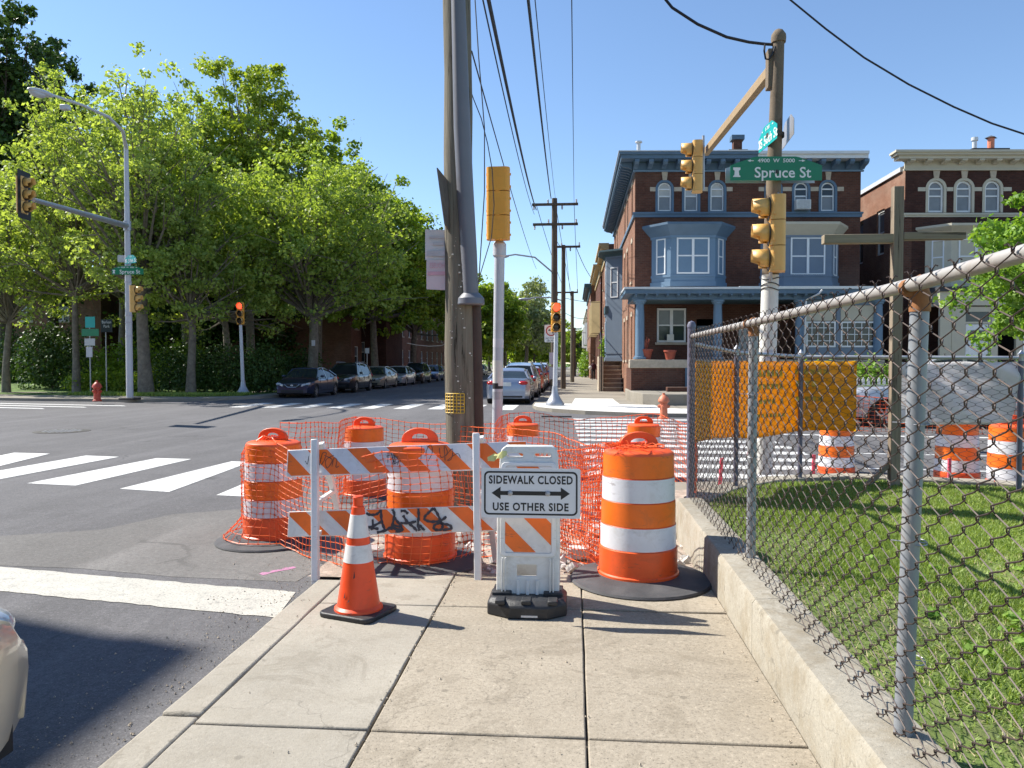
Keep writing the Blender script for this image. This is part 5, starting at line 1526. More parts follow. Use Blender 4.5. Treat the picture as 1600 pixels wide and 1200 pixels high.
fd.obj('foot_ribs', 'rubber_k', foot, world=False, bevel=.006)
fd = MB(); fd.box(-.03, .07, -.2165, -.21, .014, .026); fd.obj('maker_mark', 'refl_d', foot, world=False)
# yellow tape knotted on the stand
q = A(772, 715, SY - .05)
tpm = MB(); 
pts = [(0, 0, 0), (-.02, -.02, -.008), (-.045, -.01, -.02), (-.06, .0, -.028), (-.09, -.02, -.036)]
vs = []
for i, (x, y, z) in enumerate(pts): vs += [(q.x + .08 + x * 1.3, q.y + y, q.z + .03 + z + .012 * (1 + (i % 2))), (q.x + .08 + x * 1.3, q.y + y - .01, q.z + .03 + z - .012 * (1 + (i % 2)))]
tpm.add(vs, [(2 * i, 2 * i + 1, 2 * i + 3, 2 * i + 2) for i in range(4)])
tpm.ell((q.x + .02, q.y, q.z + .01), (.03, .015, .012), 8, 5); tpm.ell((q.x - .02, q.y, q.z - .004), (.025, .012, .014), 7, 5)
tag(tpm.obj('caution_tape', 'tape'), 'strip of faded yellow tape knotted on the upper left of the sign stand', 'tape')

# ---- traffic cone
cpos = G(550, 956, .0)
cone = thing('traffic_cone', 'orange traffic cone with two scuffed white collars standing left of the sign', 'traffic cone', (cpos.x * .965, 4.63, 0), R(-20))
mb = MB(); mb.prism(rrect(-.19, .19, -.17, .17, .05, 3), lambda a, b, t: (a, b, t), 0, .032); mb.obj('base', 'rubber_k', cone, world=False, bevel=.008)
def cr_(z): return lerp(.135, .038, (z - .035) / (.66 - .035))
mb = MB(); mb.lathe([(.150, .03), (.148, .045), (cr_(.06), .06), (cr_(.66), .66), (cr_(.66) + .0, .665), (.031, .668), (.031, .71), (.033, .722), (.028, .73), (.0, .73)], 40, caps=False); mb.obj('cone_body', 'cone', cone, world=False, smooth=35)
for za, zb in ((.33, .435), (.48, .618)):
    mb = MB(); n = 40; pr_ = [(cr_(lerp(za, zb, i / 6)) + .0028, lerp(za, zb, i / 6)) for i in range(7)]
    mb.lathe([(pr_[0][0] - .003, za)] + pr_ + [(pr_[-1][0] - .003, zb)], n, caps=False); mb.obj('white_collar', 'refl_d', cone, world=False, smooth=35)
mb = MB()
for (a, z, l) in ((-1.25, .24, .05), (-1.5, .1, .02), (-1.75, .12, .04)):
    r = cr_(z) + .0015; mb.add([(r * math.cos(a), r * math.sin(a), z), (r * math.cos(a + .1), r * math.sin(a + .1), z + .01), (r * .97 * math.cos(a + .06), r * .97 * math.sin(a + .06), z + l)], [(0, 1, 2)])
mb.obj('scuff', 'scr', cone, world=False)

# ---- orange safety netting
def resample(P, step):
    """P: rows (x, y, zbot, ztop) -> smooth samples"""
    P = np.array(P, float); seg = np.linalg.norm(np.diff(P[:, :2], axis=0), axis=1); s = np.concatenate([[0], np.cumsum(seg)])
    n = int(s[-1] / step); t = np.linspace(0, s[-1], n)
    return np.stack([np.interp(t, s, P[:, i]) for i in range(4)], 1)
def netting(name, label, P, cw=.085, rows=15, amp=.045, m='net', r=.0026, seed=1, node=.0095, tiltr=.0, wrap=()):
    S = resample(P, cw); n = len(S)
    t = thing(name, label, 'safety netting', (S[0][0], S[0][1], 0), 0, 'orange safety netting round the dig')
    grid = np.zeros((rows, n, 3))
    for j in range(rows):
        for i in range(n):
            x, y, zb, zt = S[i]
            v = Vector((x * 2.2 + seed * 7, y * 2.2, j * .16)); w = Vector((x * 6 + 5, y * 6 + seed, j * .3))
            a = noise.noise(v); b = noise.noise(v + Vector((9, 3, 1))); c = noise.noise(v * .6 + Vector((2, 8, 5))) * 1.6
            u = j / (rows - 1)
            grid[j, i] = (x + amp * a + .012 * noise.noise(w) + tiltr * (u - .5), y + amp * b * 1.4, lerp(zb, zt, u) + .035 * c * (1 if j else .4) + .008 * noise.noise(w * 1.3))
    for (wx, wy, zt_) in wrap:
        for j in range(rows):
            u = j / (rows - 1)
            for i in range(n):
                dx, dy = grid[j, i, 0] - wx, grid[j, i, 1] - wy; q = math.hypot(dx, dy)
                if q < .5:
                    k = (.288 + .16 * max(0, .16 - u) / .16 - .20 * max(0, u - .86) / .14 + .012 * noise.noise(Vector((i * .4, j * .4, 0)))) / q
                    f_ = min(1, (.5 - q) / .15); k = lerp(1, k, f_); grid[j, i, 0] = wx + dx * k; grid[j, i, 1] = wy + dy * k
                    if u < .16: grid[j, i, 2] = max(grid[j, i, 2], zt_ + .05)
    mb = MB()
    for j in range(rows):
        mb.tube([Vector(g) for g in grid[j]], r * (1.9 if j in (0, rows - 1) else 1), 3, caps=False)
    mb.obj('cross_strand', m, t); mb = MB()
    for i in range(n): mb.tube([Vector(grid[j, i]) for j in range(rows)], r * 1.15, 3, caps=False)
    o = mb.obj('strand', m, t); tag(o, kind='stuff'); t.children[0]['kind'] = 'stuff'
    nb = MB(); O = [(1, 0, 0), (0, 0, 1), (-1, 0, 0), (0, 0, -1), (0, .4, 0), (0, -.4, 0)]
    Fo = [(0, 1, 4), (1, 2, 4), (2, 3, 4), (3, 0, 4), (1, 0, 5), (2, 1, 5), (3, 2, 5), (0, 3, 5)]
    for j in range(rows):
        for i in range(0, n):
            k = node * random.uniform(.6, 1.2); g = grid[j, i]
            nb.add([(g[0] + a * k, g[1] + b * k, g[2] + c * k * 1.4) for a, b, c in O], Fo)
    tag(nb.obj('knots', m, t), kind='stuff')
    return t
def pxd(px, d): p = A(px, 600, d); return p.x, p.y
def ringpts(px, d, r, a0, a1, n, zb, zt):
    x, y = pxd(px, d); return [(x + r * math.cos(R(lerp(a0, a1, i / n))), y + r * math.sin(R(lerp(a0, a1, i / n))), zb, zt) for i in range(n + 1)]
front = ringpts(426, 7.05, .30, 60, 290, 14, RZ + .05, .88)
front = [(a, b, c + (.0 if i else .0), d - .0) for i, (a, b, c, d) in enumerate(front)]
front += [(-2.35, 6.45, RZ + .02, .76), (-1.95, 6.1, -.08, .74), (-1.72, 5.82, -.05, .80)] + ringpts(656, 6.0, .34, 230, 310, 4, .05, .86) + [(-.78, 6.1, -.03, .86), (-.4, 6.35, -.03, .82)]
netting('safety_netting', 'orange plastic netting wrapped round the left drums and strung behind the barricade', front, cw=.072, rows=18, seed=1, wrap=((pxd(426, 7.05)[0], 7.05, RZ),))
n2 = [(-.4, 6.35, -.03, .82), (-.1, 6.3, -.03, .80), (.1, 6.05, -.03, .86), (.19, 5.8, -.03, .95), (.25, 5.60, .02, .96), (.32, 5.50, .5, .98)]
netting('safety_netting', 'orange netting bunched between the sign stand and the right hand drum', n2, cw=.035, rows=22, amp=.07, seed=4, node=.009)
n2b = [(-.25, 6.75, -.04, .55), (.05, 6.5, -.04, .6), (.22, 6.2, -.04, .72), (.2, 5.95, -.03, .8)]
netting('safety_netting', 'second fold of crumpled orange netting behind the sign stand', n2b, cw=.045, rows=18, amp=.12, seed=14, node=.009)
back = ringpts(426, 7.05, .30, 100, 60, 2, .35, .93) + [(-2.55, 8.2, .1, .88)] + ringpts(569, 9.45, .28, 130, 60, 3, .0, .86) + [(-1.9, 9.6, -.08, .80), (-1.45, 9.4, -.1, .76), (-1.0, 10.0, -.12, .76)] + \
    ringpts(817, 11.2, .27, 150, 40, 3, -.15, .80) + [(.1, 11.0, -.17, .74)] + ringpts(1006, 11.2, .27, 150, 20, 4, -.15, .80) + [(1.5, 9.6, -.12, .78), (1.18, 7.45, -.05, .80)]
netting('safety_netting', 'long run of orange netting strung along the back drums to the fence corner post', back, cw=.085, rows=16, amp=.03, seed=2, m='net', r=.0028)
mid = [(-1.36, 8.4, -.08, .86), (-.6, 8.0, -.06, .84), (-.1, 7.4, -.04, .84), (.15, 6.6, -.04, .86), (.34, 5.78, .3, .97)]
netting('safety_netting', 'loose orange netting stretched from the utility pole to the right hand drum', mid, cw=.07, rows=16, amp=.05, seed=5)
farn = [(4.4, 20.0, RZ, .72), (6.5, 19.6, RZ, .7), (9.0, 18.9, RZ, .75), (11.5, 18.3, RZ, .7), (15, 17.6, RZ, .75)]
netting('safety_netting', 'orange netting along the far kerb in front of the parked pickup truck', farn, cw=.11, rows=10, amp=.1, seed=6, r=.006, node=.015)
for i, (x, y) in enumerate([(1.75, 9.3), (2.25, 9.9), (2.95, 9.7), (4.45, 9.45), (5.9, 9.6)]):
    q = MB(); q.box(-.018, .018, -.012, .012, -.05, .42, Matrix.Translation((x, y, .0)) @ Matrix.Rotation(R([3, -4, 2, 0, 5][i]), 4, 'Y'))
    tag(q.obj('survey_stake', 'pink'), ['bright pink survey stake nearest the fence corner', 'pink stake second from the fence corner', 'pink stake standing left of the fence mid post', 'pink stake in front of the drum beside the wooden cross', 'pink stake right of the wooden cross foot'][i], 'stake', 'pink survey stakes in the verge')
# netting heap on the right hand drum
nh = thing('netting_tangle', 'tangle of orange netting lying over the top of the right hand drum', 'safety netting', (pxd(990, 5.5)[0], 5.5, .95))
mb = MB()
for i in range(42):
    a = random.uniform(0, 6.28); p = Vector((random.uniform(-.17, .12), random.uniform(-.12, .12), random.uniform(0, .02))); pts = [p.copy()]
    for k in range(6):
        a += random.uniform(-1.1, 1.1); p = p + Vector((.045 * math.cos(a), .035 * math.sin(a), 0)); p.z = .012 + .045 * max(0, noise.noise(p * 9 + Vector((i, 0, 0)))) + .008 * random.random()
        if abs(p.x) < .22 and abs(p.y) < .2: pts.append(p.copy())
    if len(pts) > 2: mb.tube(pts, .003, 3, caps=False)
tag(mb.obj('strand', 'net', nh, world=False), kind='stuff')

# ---- near utility pole
uy = 8.55
u0, u1 = A(721, 790, uy), A(714, 0, uy); u0.z = -.1
dirn = (u1 - u0).normalized(); utop = u0 + dirn * 10.5
up_ = thing('utility_pole', 'thick weathered wooden utility pole in the foreground with grey conduit and small nailed signs', 'utility pole', (u0.x, u0.y, 0))
mb = MB(); k = 24
mb.tube([u0 + dirn * (10.6 * i / k) + Vector((.006 * math.sin(i * 1.3), .006 * math.cos(i * 1.9), 0)) for i in range(k + 1)], [lerp(.175, .135, i / k) + .003 * math.sin(i * 2.1) for i in range(k + 1)], 20)
mb.obj('pole', 'pole', up_, smooth=50)
mb = MB(); cpts = [(736, 462), (733, 400), (727, 300), (722, 200), (719, 100), (716, 0), (713, -150), (711, -300)]
mb.tube([A(x, y, uy - .17) for x, y in cpts], [.082, .088, .092, .092, .085, .078, .075, .07], 14)
cd = mb.obj('conduit', 'pvc', up_, smooth=50)
mb = MB(); mb.tube([A(711 + i, y, uy - .20) for i, y in ((0, -40), (1, 60), (3, 120), (6, 200), (12, 290), (17, 370))], [.03, .03, .034, .03, .024, .01], 8); mb.obj('conduit_ridge', 'pvc', cd, smooth=50)
c0 = A(736, 462, uy - .15); mb = MB(); mb.lathe([(.145, -.10), (.15, -.09), (.145, -.03), (.10, .02), (.09, .03)], 16, Matrix.Translation(c0)); mb.obj('conduit_flare', 'pvc', cd, smooth=30)
mb = MB(); mb.tube([A(748, 776, uy + .02), A(744, 600, uy + .02), A(741, 462, uy)], .075, 12); mb.obj('lower_pipe', 'pipe_br', up_, smooth=50)
mb = MB()
for i in range(60):
    y = random.uniform(360, 700); x = lerp(702, 738, random.random()); p = A(x, y, uy - .176); w = random.choice([.003, .004, .006, .012])
    dx = (x - 720) / 720 * 2.2
    mb.box(p.x - w, p.x + w * .6, p.y + .03 * abs(x - 719) / 18 - .005, p.y + .03 * abs(x - 719) / 18 + .01, p.z, p.z + w * 1.2)
tag(mb.obj('paper_scraps', 'paper', up_), kind='stuff')
# reflective grid on the pole
ga, gb = A(700, 645, uy - .155), A(727, 615, uy - .155)
gm = MB()
def on_pole(u, z):   # u -1..1 across the pole front
    c = u0 + dirn * ((z - u0.z)); r = .178; a = R(-90 + u * 62); return Vector((c.x + r * math.cos(a), c.y + r * math.sin(a), z))
for i in range(7):
    u = lerp(-.95, .35, i / 6); gm.tube([on_pole(u, lerp(ga.z, gb.z, j / 4)) for j in range(5)], .004, 4)
for j in range(7):
    z = lerp(ga.z, gb.z, j / 6); gm.tube([on_pole(lerp(-.95, .35, i / 8), z) for i in range(9)], .004, 4)
gm.obj('yellow_grid', 'yel_g', up_)
# nailed boards
def board_px(name, lab, m, corners, d, th, cat='sign', rot=0, parent=None):
    P4 = [A(x, y, d) for x, y in corners]; mb = MB(); nrm = (P4[1] - P4[0]).cross(P4[2] - P4[0]).normalized() * th
    mb.add(P4 + [p + nrm for p in P4], [(0, 1, 2, 3), (7, 6, 5, 4), (0, 4, 5, 1), (1, 5, 6, 2), (2, 6, 7, 3), (3, 7, 4, 0)])
    o = mb.obj(name, m, parent); 
    if lab: tag(o, lab, cat)
    return o
mb = MB()
a = A(682, 262, uy - .28); b = A(694, 350, uy - .28); c = A(706, 292, uy - .02); e = A(706, 372, uy - .02)
P4 = [a, b, e, c]; nr = Vector((.012, .006, 0)); mb.add(P4 + [p + nr for p in P4], [(0, 1, 2, 3), (7, 6, 5, 4), (0, 4, 5, 1), (1, 5, 6, 2), (2, 6, 7, 3), (3, 7, 4, 0)])
tag(mb.obj('weathered_board', 'ply'), 'curled weathered board nailed edge-on high on the utility pole', 'board')
s1 = board_px('paper_sign', 'pale grey placard, upper of two on the left side of the utility pole', 'greysign', [(664.5, 406), (699, 406), (698, 359.5), (664.5, 358.5)], uy - .02, .006)
s2 = board_px('paper_sign', 'pinkish placard with reversed print, lower of two on the left side of the utility pole', 'pinksign', [(666.5, 452), (699, 453.5), (699, 406.5), (666.5, 406)], uy - .03, .006)
for (x, y, w, h, par, m) in ((683, 371, 24, 3.5, s1, 'greyprint'), (685, 381, 17, 4, s1, 'greyprint'), (681, 396, 28, 9, s1, 'greyprint'), (682, 427, 27, 6, s2, 'pinkprint')):
    a = A(x - w / 2, y + h / 2, uy - .045); b = A(x + w / 2, y - h / 2, uy - .045); mb = MB(); mb.box(a.x, b.x, a.y, a.y + .003, a.z, b.z); mb.obj('print', m, par)
p_ = A(683, 415, uy - .047); me = text_mesh('lettering', 'HOUSES', .085, 'pinkprint', None, .0006, 1); me.transform(Matrix.Translation((p_.x, p_.y, p_.z)) @ XZ @ Matrix.Diagonal((-.55, 1, 1, 1))); link_mesh('lettering', me, s2)

# ---- middle signal pole, seen from behind
SY_ = 11.5; sb = A(776, 740, SY_); sb.z = RZ + .05
ms = thing('signal_pole', 'grey metal signal pole in the middle with a yellow signal head seen from behind', 'traffic light', (sb.x, sb.y, RZ))
tp_ = A(780.5, 390, SY_)
mb = MB(); mb.tube([(0, 0, 0), (tp_.x - sb.x, 0, tp_.z - RZ)], [.078, .078], 18); mb.obj('pole', 'galv_w', ms, world=False, smooth=50)
mb = MB(); mb.lathe([(.078, -.12), (.1, -.09), (.1, .08), (.07, .12)], 18, Matrix.Translation((tp_.x - sb.x, 0, tp_.z - RZ))); mb.obj('collar', 'galv_w', ms, world=False, smooth=30)
hc = A(780, 322, SY_); signal_parts(ms, (hc.x - sb.x, -.06, hc.z - RZ), R(180), body='yel', hood='yel')
for (y, h, m) in ((583, 40, 'paper'), (603, 9, 'plast_k'), (536, 14, 'greysign'), (618, 12, 'galv')):
    z = A(780, y, SY_).z - RZ; hh_ = h / 1200 * SY_ / 2
    mb = MB(); mb.lathe([(.0795, z - hh_), (.0797, z + hh_)], 18, caps=False)
    xs = lerp(0, tp_.x - sb.x, z / (tp_.z - RZ)); o = mb.obj('sticker', m, ms, world=False, smooth=50); o.location = (xs, 0, 0)

# ---- right signal pole with arm, street names
RY = 11.3; rb0 = A(1193, 745, RY); rt0 = A(1216.5, 60, RY); rb0.z = -.05
rs = thing('signal_pole', 'tall signal pole at right with whitewashed foot, arm, two signals and Spruce St sign', 'traffic light', (rb0.x, rb0.y, 0))
zt = rt0.z; dd = (rt0 - rb0)
def rp(z): return rb0 + dd * ((z - rb0.z) / dd.z)
mb = MB(); zs = A(1205, 430, RY).z
mb.tube([rp(-.05), rp(zs)], [.128, .118], 20); mb.obj('pole', 'pole_w', rs, smooth=50)
mb = MB(); mb.tube([rp(zs), rp(zt)], [.1165, .08], 20); mb.obj('pole', 'pole_br', rs, smooth=50)
mb = MB(); mb.lathe([(.1, -.06), (.105, 0), (.1, .05), (.06, .11), (.0, .14)], 16, Matrix.Translation(rp(zt))); mb.obj('pole_cap', 'pole_br', rs, smooth=50)
a0 = A(1212, 104, RY); a1 = A(1103, 238, 17.0); a0.x -= .02
mb = MB(); mb.bar(a0, a1, .11, .15); mb.obj('mast_arm', 'arm_y', rs, bevel=.01)
mb = MB(); mb.box(a0.x - .09, a0.x + .02, a0.y - .03, a0.y + .14, a0.z - .3, a0.z + .25); mb.obj('arm_bracket', 'pole_br', rs, bevel=.008)
o0 = Vector(rs.location)
hz = A(1098, 250, 16.6); mb = MB(); mb.cyl(A(1099, 297, 16.6), A(1099, 212, 16.6), .028); mb.cyl(A(1099, 222, 16.6), A(1082, 224, 16.6), .02); mb.cyl(A(1099, 296, 16.6), A(1080, 297, 16.6), .02); mb.obj('signal_hanger', 'galv', rs)
h1_ = A(1083, 261, 16.6); signal_parts(rs, h1_ - o0, R(-94), body='yel_d', hood='yel_d')
h2_ = A(1204, 366, RY - .22); signal_parts(rs, h2_ - o0, R(-97), body='yel_d', hood='yel_d')
mb = MB(); mb.tube([A(1214, 310, RY - .15), A(1216, 303, RY - .1), A(1212, 298, RY)], .02, 6); mb.tube([A(1204, 424, RY - .2), A(1204, 432, RY - .14), A(1204, 440, RY - .12)], .025, 6); mb.obj('signal_bracket', 'galv', rs)
bl = A(1212.5, 282, RY - .16)
blade(rs, bl - o0, R(4.5), 'Spruce St', '4900  W  5000', 1.29, .335)
bb2 = A(1203, 286, RY + .16); me = flat_mesh('name_blade', [[(-.645, 0), (.645, 0), (.645, .21), (.3, .33), (-.3, .33), (-.645, .21)]], 'grey_s', .004, 0, XZ)
link_mesh('name_blade', me, rs, bb2 - o0, (0, 0, R(4.5)))
b50 = A(1203, 228, RY - .02); o5 = blade(rs, Vector((b50.x - .03, b50.y, b50.z)) - o0, R(-85), 'S 50th St', 'S 300', .76, .31, 'teal')
me = flat_mesh('name_blade', [[(-.4, 0), (.4, 0), (.4, .21), (.2, .33), (-.2, .33), (-.4, .21)]], 'grey_s', .004, 0, XZ)
b51 = A(1231, 222, RY - .02); link_mesh('name_blade', me, rs, b51 - o0, (0, 0, R(86)))
mb = MB()
for z in (bl.z + .12, b50.z + .15):
    mb.lathe([(.125, -.03), (.125, .03)], 16, Matrix.Translation(rp(z)), caps=False); mb.box(rp(z).x - .02, rp(z).x + .02, RY - .18, RY + .18, z - .025, z + .025)
mb.obj('sign_clamp', 'iron', rs)
mb = MB()
for y in (436, 445, 452):
    z = A(1204, y, RY).z; q = rp(z); mb.tube([(q.x + .128 * math.cos(t), q.y + .128 * math.sin(t), z + .02 * math.sin(t * 2 + y)) for t in [i * .42 for i in range(16)]], .007, 5)
mb.obj('wire_ties', 'plast_k', rs)
mb = MB()
for y, h in ((560, 30), (600, 26)):
    z = A(1196, y, RY).z; q = rp(z); 
    for i in range(6): 
        t0, t1 = R(-130 + i * 10), R(-120 + i * 10); mb.add([(q.x + .127 * math.cos(t0), q.y + .127 * math.sin(t0), z - .1), (q.x + .127 * math.cos(t1), q.y + .127 * math.sin(t1), z - .1), (q.x + .127 * math.cos(t1), q.y + .127 * math.sin(t1), z + .12), (q.x + .127 * math.cos(t0), q.y + .127 * math.sin(t0), z + .12)], [(0, 1, 2, 3)])
mb.obj('sticker', 'greyprint', rs)

# ---- far left signal and lamp pole
LY = 31.0; lb = A(203, 622, LY); lb.z = 0
ls = thing('signal_pole', 'tall grey lamp and signal pole with long arm on the far left corner', 'traffic light', lb)
lt = A(197, 225, LY); dl = lt - lb
def lp(z): return lb + dl * (z / dl.z)
mb = MB(); mb.tube([lp(0), lp(4), lp(7.2), lp(lt.z)], [.14, .13, .11, .085], 16); mb.obj('pole', 'galv_w', ls, smooth=50)
mb = MB(); mb.box(lb.x - .33, lb.x + .33, LY - .3, LY + .3, 0, .09); mb.obj('pole_base', 'iron', ls, bevel=.02)
mb = MB(); mb.tube([lp(lt.z - .2), A(192, 205, 30), A(170, 183, 29), A(130, 165, 27.4), A(80, 148, 25.6)], [.075, .07, .06, .05, .045], 10); mb.obj('lamp_arm', 'galv_w', ls, smooth=50)
l0, l1 = A(84, 151, 25.7), A(43, 138, 24.6); dx = (l1 - l0); L = dx.length
mb = MB(); mb.ell((L / 2, 0, 0), (L / 2, .19, .11), 16, 10); mb.ell((L * .62, 0, -.07), (L * .3, .16, .13), 14, 8)
lh = mb.obj('lamp_head', 'galv_w', ls, world=False, smooth=60); lh.location = l0 - lb; lh.rotation_euler = dx.to_track_quat('X', 'Z').to_euler()
q = A(102, 168, 26.4); mb = MB(); mb.box(q.x - .15, q.x + .15, q.y - .1, q.y + .1, q.z - .09, q.z + .09); mb.obj('ballast_box', 'galv_w', ls, bevel=.02)
m0, m1 = A(198, 353, LY), A(52, 312, 22.2); mb = MB(); mb.tube([m0, m0.lerp(m1, .5), m1], [.13, .1, .07], 12); mb.obj('mast_arm', 'galv', ls, smooth=50)
mb = MB(); mb.lathe([(.15, -.2), (.15, .2)], 14, Matrix.Translation(lp(m0.z))); mb.obj('collar', 'galv', ls, smooth=40)
signal_parts(ls, A(39, 305, 21.4) - lb, R(98), body='yel_d', hood='yel_d', backplate=True)
signal_parts(ls, A(212, 467, 29.6) - lb, R(98), body='yel_d', hood='yel_d')
blade(ls, A(199.5, 429, LY - .2) - lb, R(4.5), 'Spruce St', '4900  W  5000', 1.33, .36)
o5 = blade(ls, A(204, 411.5, LY - .3) - lb, R(-28), 'S 50th St', 'S 300', .78, .34, 'teal')
me = flat_mesh('name_blade', [rrect(-.25, .25, 0, .3, .05)], 'grey_s', .004, 0, XZ); link_mesh('name_blade', me, ls, A(194, 410, LY + .3) - lb, (0, 0, R(30)))
mb = MB()
for y in (441, 493, 504, 525, 640): 
    z = A(200, y, LY).z
    if z > 0: mb.lathe([(.142, -.03), (.142, .03)], 14, Matrix.Translation(lp(z)), caps=False)
mb.obj('pole_band', 'greyprint', ls)

# ---- short far signals
def short_signal(px, ybase, yhead, Y, label, tilt=0, cone='galv', shield=True):
    b = A(px, ybase, Y); b.z = 0; t = thing('signal_pole', label, 'traffic light', b)
    hz = A(px - 4 * (1 if tilt else 0), yhead, Y).z
    top = Vector((A(px + tilt, yhead + 17, Y).x - b.x, 0, hz - .55))
    mb = MB(); mb.tube([(0, 0, .3), top], [.09, .075], 12); mb.obj('pole', 'galv_w', t, world=False, smooth=50)
    mb = MB(); mb.lathe([(.34, 0), (.35, .06), (.25, .2), (.13, .42), (.11, .62), (.1, .7)], 20); mb.obj('pole_foot', cone, t, world=False, smooth=50)
    signal_parts(t, top + Vector((0, -.05, .56)), R(8), lit='red', body='yel')
    return t, b
t3, b3 = short_signal(380, 621, 490, 36.2, 'short signal post with red light on the far left corner before the parked cars', -4)
t4, b4 = short_signal(867, 635, 496, 28.0, 'short signal post with red light and turn sign on the far right corner', 2)
b4z = A(862, 520, 27.9)
me = flat_mesh('sign_plate', [rrect(-.3, .3, -.46, .34, .04, 3)], 'white_p', .004, 0, XZ); sp_ = link_mesh('sign_plate', me, t4, A(861, 519, 28.2) - b4); sp_.scale = (.8, .8, .8)
link_mesh('prohibition_ring', flat_mesh('prohibition_ring', [[(.24 * math.cos(i * .26), .24 * math.sin(i * .26)) for i in range(24)], [(.19 * math.cos(i * .26), .19 * math.sin(i * .26)) for i in range(24)]], 'tail', .002, 0, Matrix.Translation((0, -.01, .06)) @ XZ), sp_)
link_mesh('turn_arrow', flat_mesh('turn_arrow', [[(-.14, .02), (-.06, .1), (-.06, .04), (.06, .04), (.08, -.12), (.12, -.12), (.12, .07), (.08, .08), (-.06, .08), (-.06, -.04)][:1] + [(-.06, .09), (-.06, .045), (.07, .045), (.07, -.12), (.11, -.12), (.11, .085 - .1 + .1), (-.06, .0)]], 'black', .002, 0, Matrix.Translation((0, -.012, .06)) @ XZ), sp_)
link_mesh('lettering', text_mesh('lettering', 'NO TURN', .12, 'black', Matrix.Translation((0, -.01, -.29)) @ XZ, .001, .9), sp_)
link_mesh('lettering', text_mesh('lettering', 'ON RED', .12, 'black', Matrix.Translation((0, -.01, -.40)) @ XZ, .001, .9), sp_)

# ---- utility poles down the street
def street_pole(px, Y, ytop, arms, r, label, lamp=None, m='pole_d'):
    b = A(px, 600, Y); b.z = 0; t = thing('utility_pole', label, 'utility pole', b, 0, 'utility poles down the right side of the street')
    h = A(px, ytop, Y).z
    mb = MB(); mb.tube([(0, 0, 0), (0, 0, h)], [r, r * .72], 12); mb.obj('pole', m, t, world=False, smooth=50)
    for (ya, w, dx) in arms:
        z = A(px, ya, Y).z; mb = MB(); mb.box(dx - w / 2, dx + w / 2, -.16, -.04, z - .06, z + .06); a = mb.obj('crossarm', 'pole_d', t, world=False)
        mb = MB()
        for i in range(4):
            x = dx + w * (-.46 + .92 * i / 3); s_ = -1 if i % 2 == 0 else 1
            mb.lathe([(.03, 0), (.05, .03), (.03, .06), (.055, .1), (.03, .13), (.05, .17), (.02, .2)], 8, Matrix.Translation((x, -.1, z + (.06 if s_ > 0 else -.26))))
        mb.obj('insulator', 'galv', a, world=False)
    if lamp:
        for (y0, x1, y1) in lamp:
            z0 = A(px, y0, Y).z; e = A(x1, y1, Y - .4) - b
            mb = MB(); mb.tube([(0, 0, z0), (e.x * .4, -.2, lerp(z0, e.z, .8) + .12), (e.x * .8, -.35, e.z + .08), e], .04, 8); mb.obj('lamp_arm', 'galv', t, world=False, smooth=50)
            mb = MB(); mb.ell((e.x - .2, e.y, e.z - .02), (.38, .14, .09), 12, 8); mb.obj('lamp_head', 'galv', t, world=False, smooth=60)
    return t, b, h
street_pole(866, 39.5, 310, [(320, 2.35, .03), (351, 2.3, .05)], .19, 'first tall utility pole with two crossarms beyond the junction', [(428, 790, 400)])
street_pole(880, 46, 383, [(386, 1.7, .15)], .16, 'second dark utility pole, right behind the first', [(470, 825, 467)], 'pole_d')
street_pole(894, 62, 455, [(457, 1.7, -.4)], .17, 'third weathered utility pole, slimmer, down the pavement', None, 'pole')
street_pole(898, 92, 512, [(514, 1.6, 0)], .16, 'far small utility pole near the end of the street', None)

# ---- overhead wires
def wire(label, pts, r, m='cable', name='overhead_wire'):
    mb = MB(); P = [A(*p) for p in pts]; fine = []
    for i in range(len(P) - 1):
        p0, p1, p2, p3 = P[max(0, i - 1)], P[i], P[i + 1], P[min(len(P) - 1, i + 2)]
        for s in range(8):
            t = s / 8; fine.append(.5 * ((2 * p1) + (p2 - p0) * t + (2 * p0 - 5 * p1 + 4 * p2 - p3) * t * t + (3 * p1 - p0 - 3 * p2 + p3) * t ** 3))
    fine.append(P[-1]); rr = r if not isinstance(r, tuple) else [lerp(r[0], r[1], i / (len(fine) - 1)) for i in range(len(fine))]
    mb.tube(fine, rr, 5); return tag(mb.obj(name, m), label, 'wire', 'overhead wires of the street')
def fwd(x0, y0, d0, x1, y1, d1, n=10, sag=.0):
    """straight in space: interpolate the two 3d ends, return as world points"""
    a, b = A(x0, y0, d0), A(x1, y1, d1); return [a.lerp(b, i / n) - Vector((0, 0, 4 * sag * (i / n) * (1 - i / n))) for i in range(n + 1)]
def wire3(label, pts, r): 
    mb = MB(); mb.tube(pts, r, 5); return tag(mb.obj('overhead_wire', 'cable'), label, 'wire', 'overhead wires of the street')
wire3('thick black cable bundle running from the top centre to the first crossarm pole', fwd(757, -30, 8.6, 838, 328, 39.4, 14, .25), .026)
wire3('thin black wire beside the thick cable bundle left of centre', fwd(748, -30, 9.0, 835, 335, 39.4, 14, .3), .011)
wire3('second thick black cable reaching the top of the first crossarm pole', fwd(823, -20, 9.5, 861, 310, 39.4, 14, .15), .022)
wire3('thin wire just right of the second thick cable', fwd(834, -20, 10, 868, 312, 39.4, 14, .15), .008)
wire3('thin wire ending at the right tip of the first crossarm', fwd(893, -20, 11, 897, 318, 39.4, 14, .1), .009)
wire3('thin wire crossing behind the yellow signal head to the trees', fwd(737, 80, 8.9, 838, 420, 40, 14, .2), .009)
wire3('thin wire hanging from the utility pole towards the lower conduit', [A(x, y, 9.2) for x, y in ((741, -20), (748, 90), (753, 150), (757, 200), (757, 300), (752, 380), (748, 440), (746, 452))], .007)
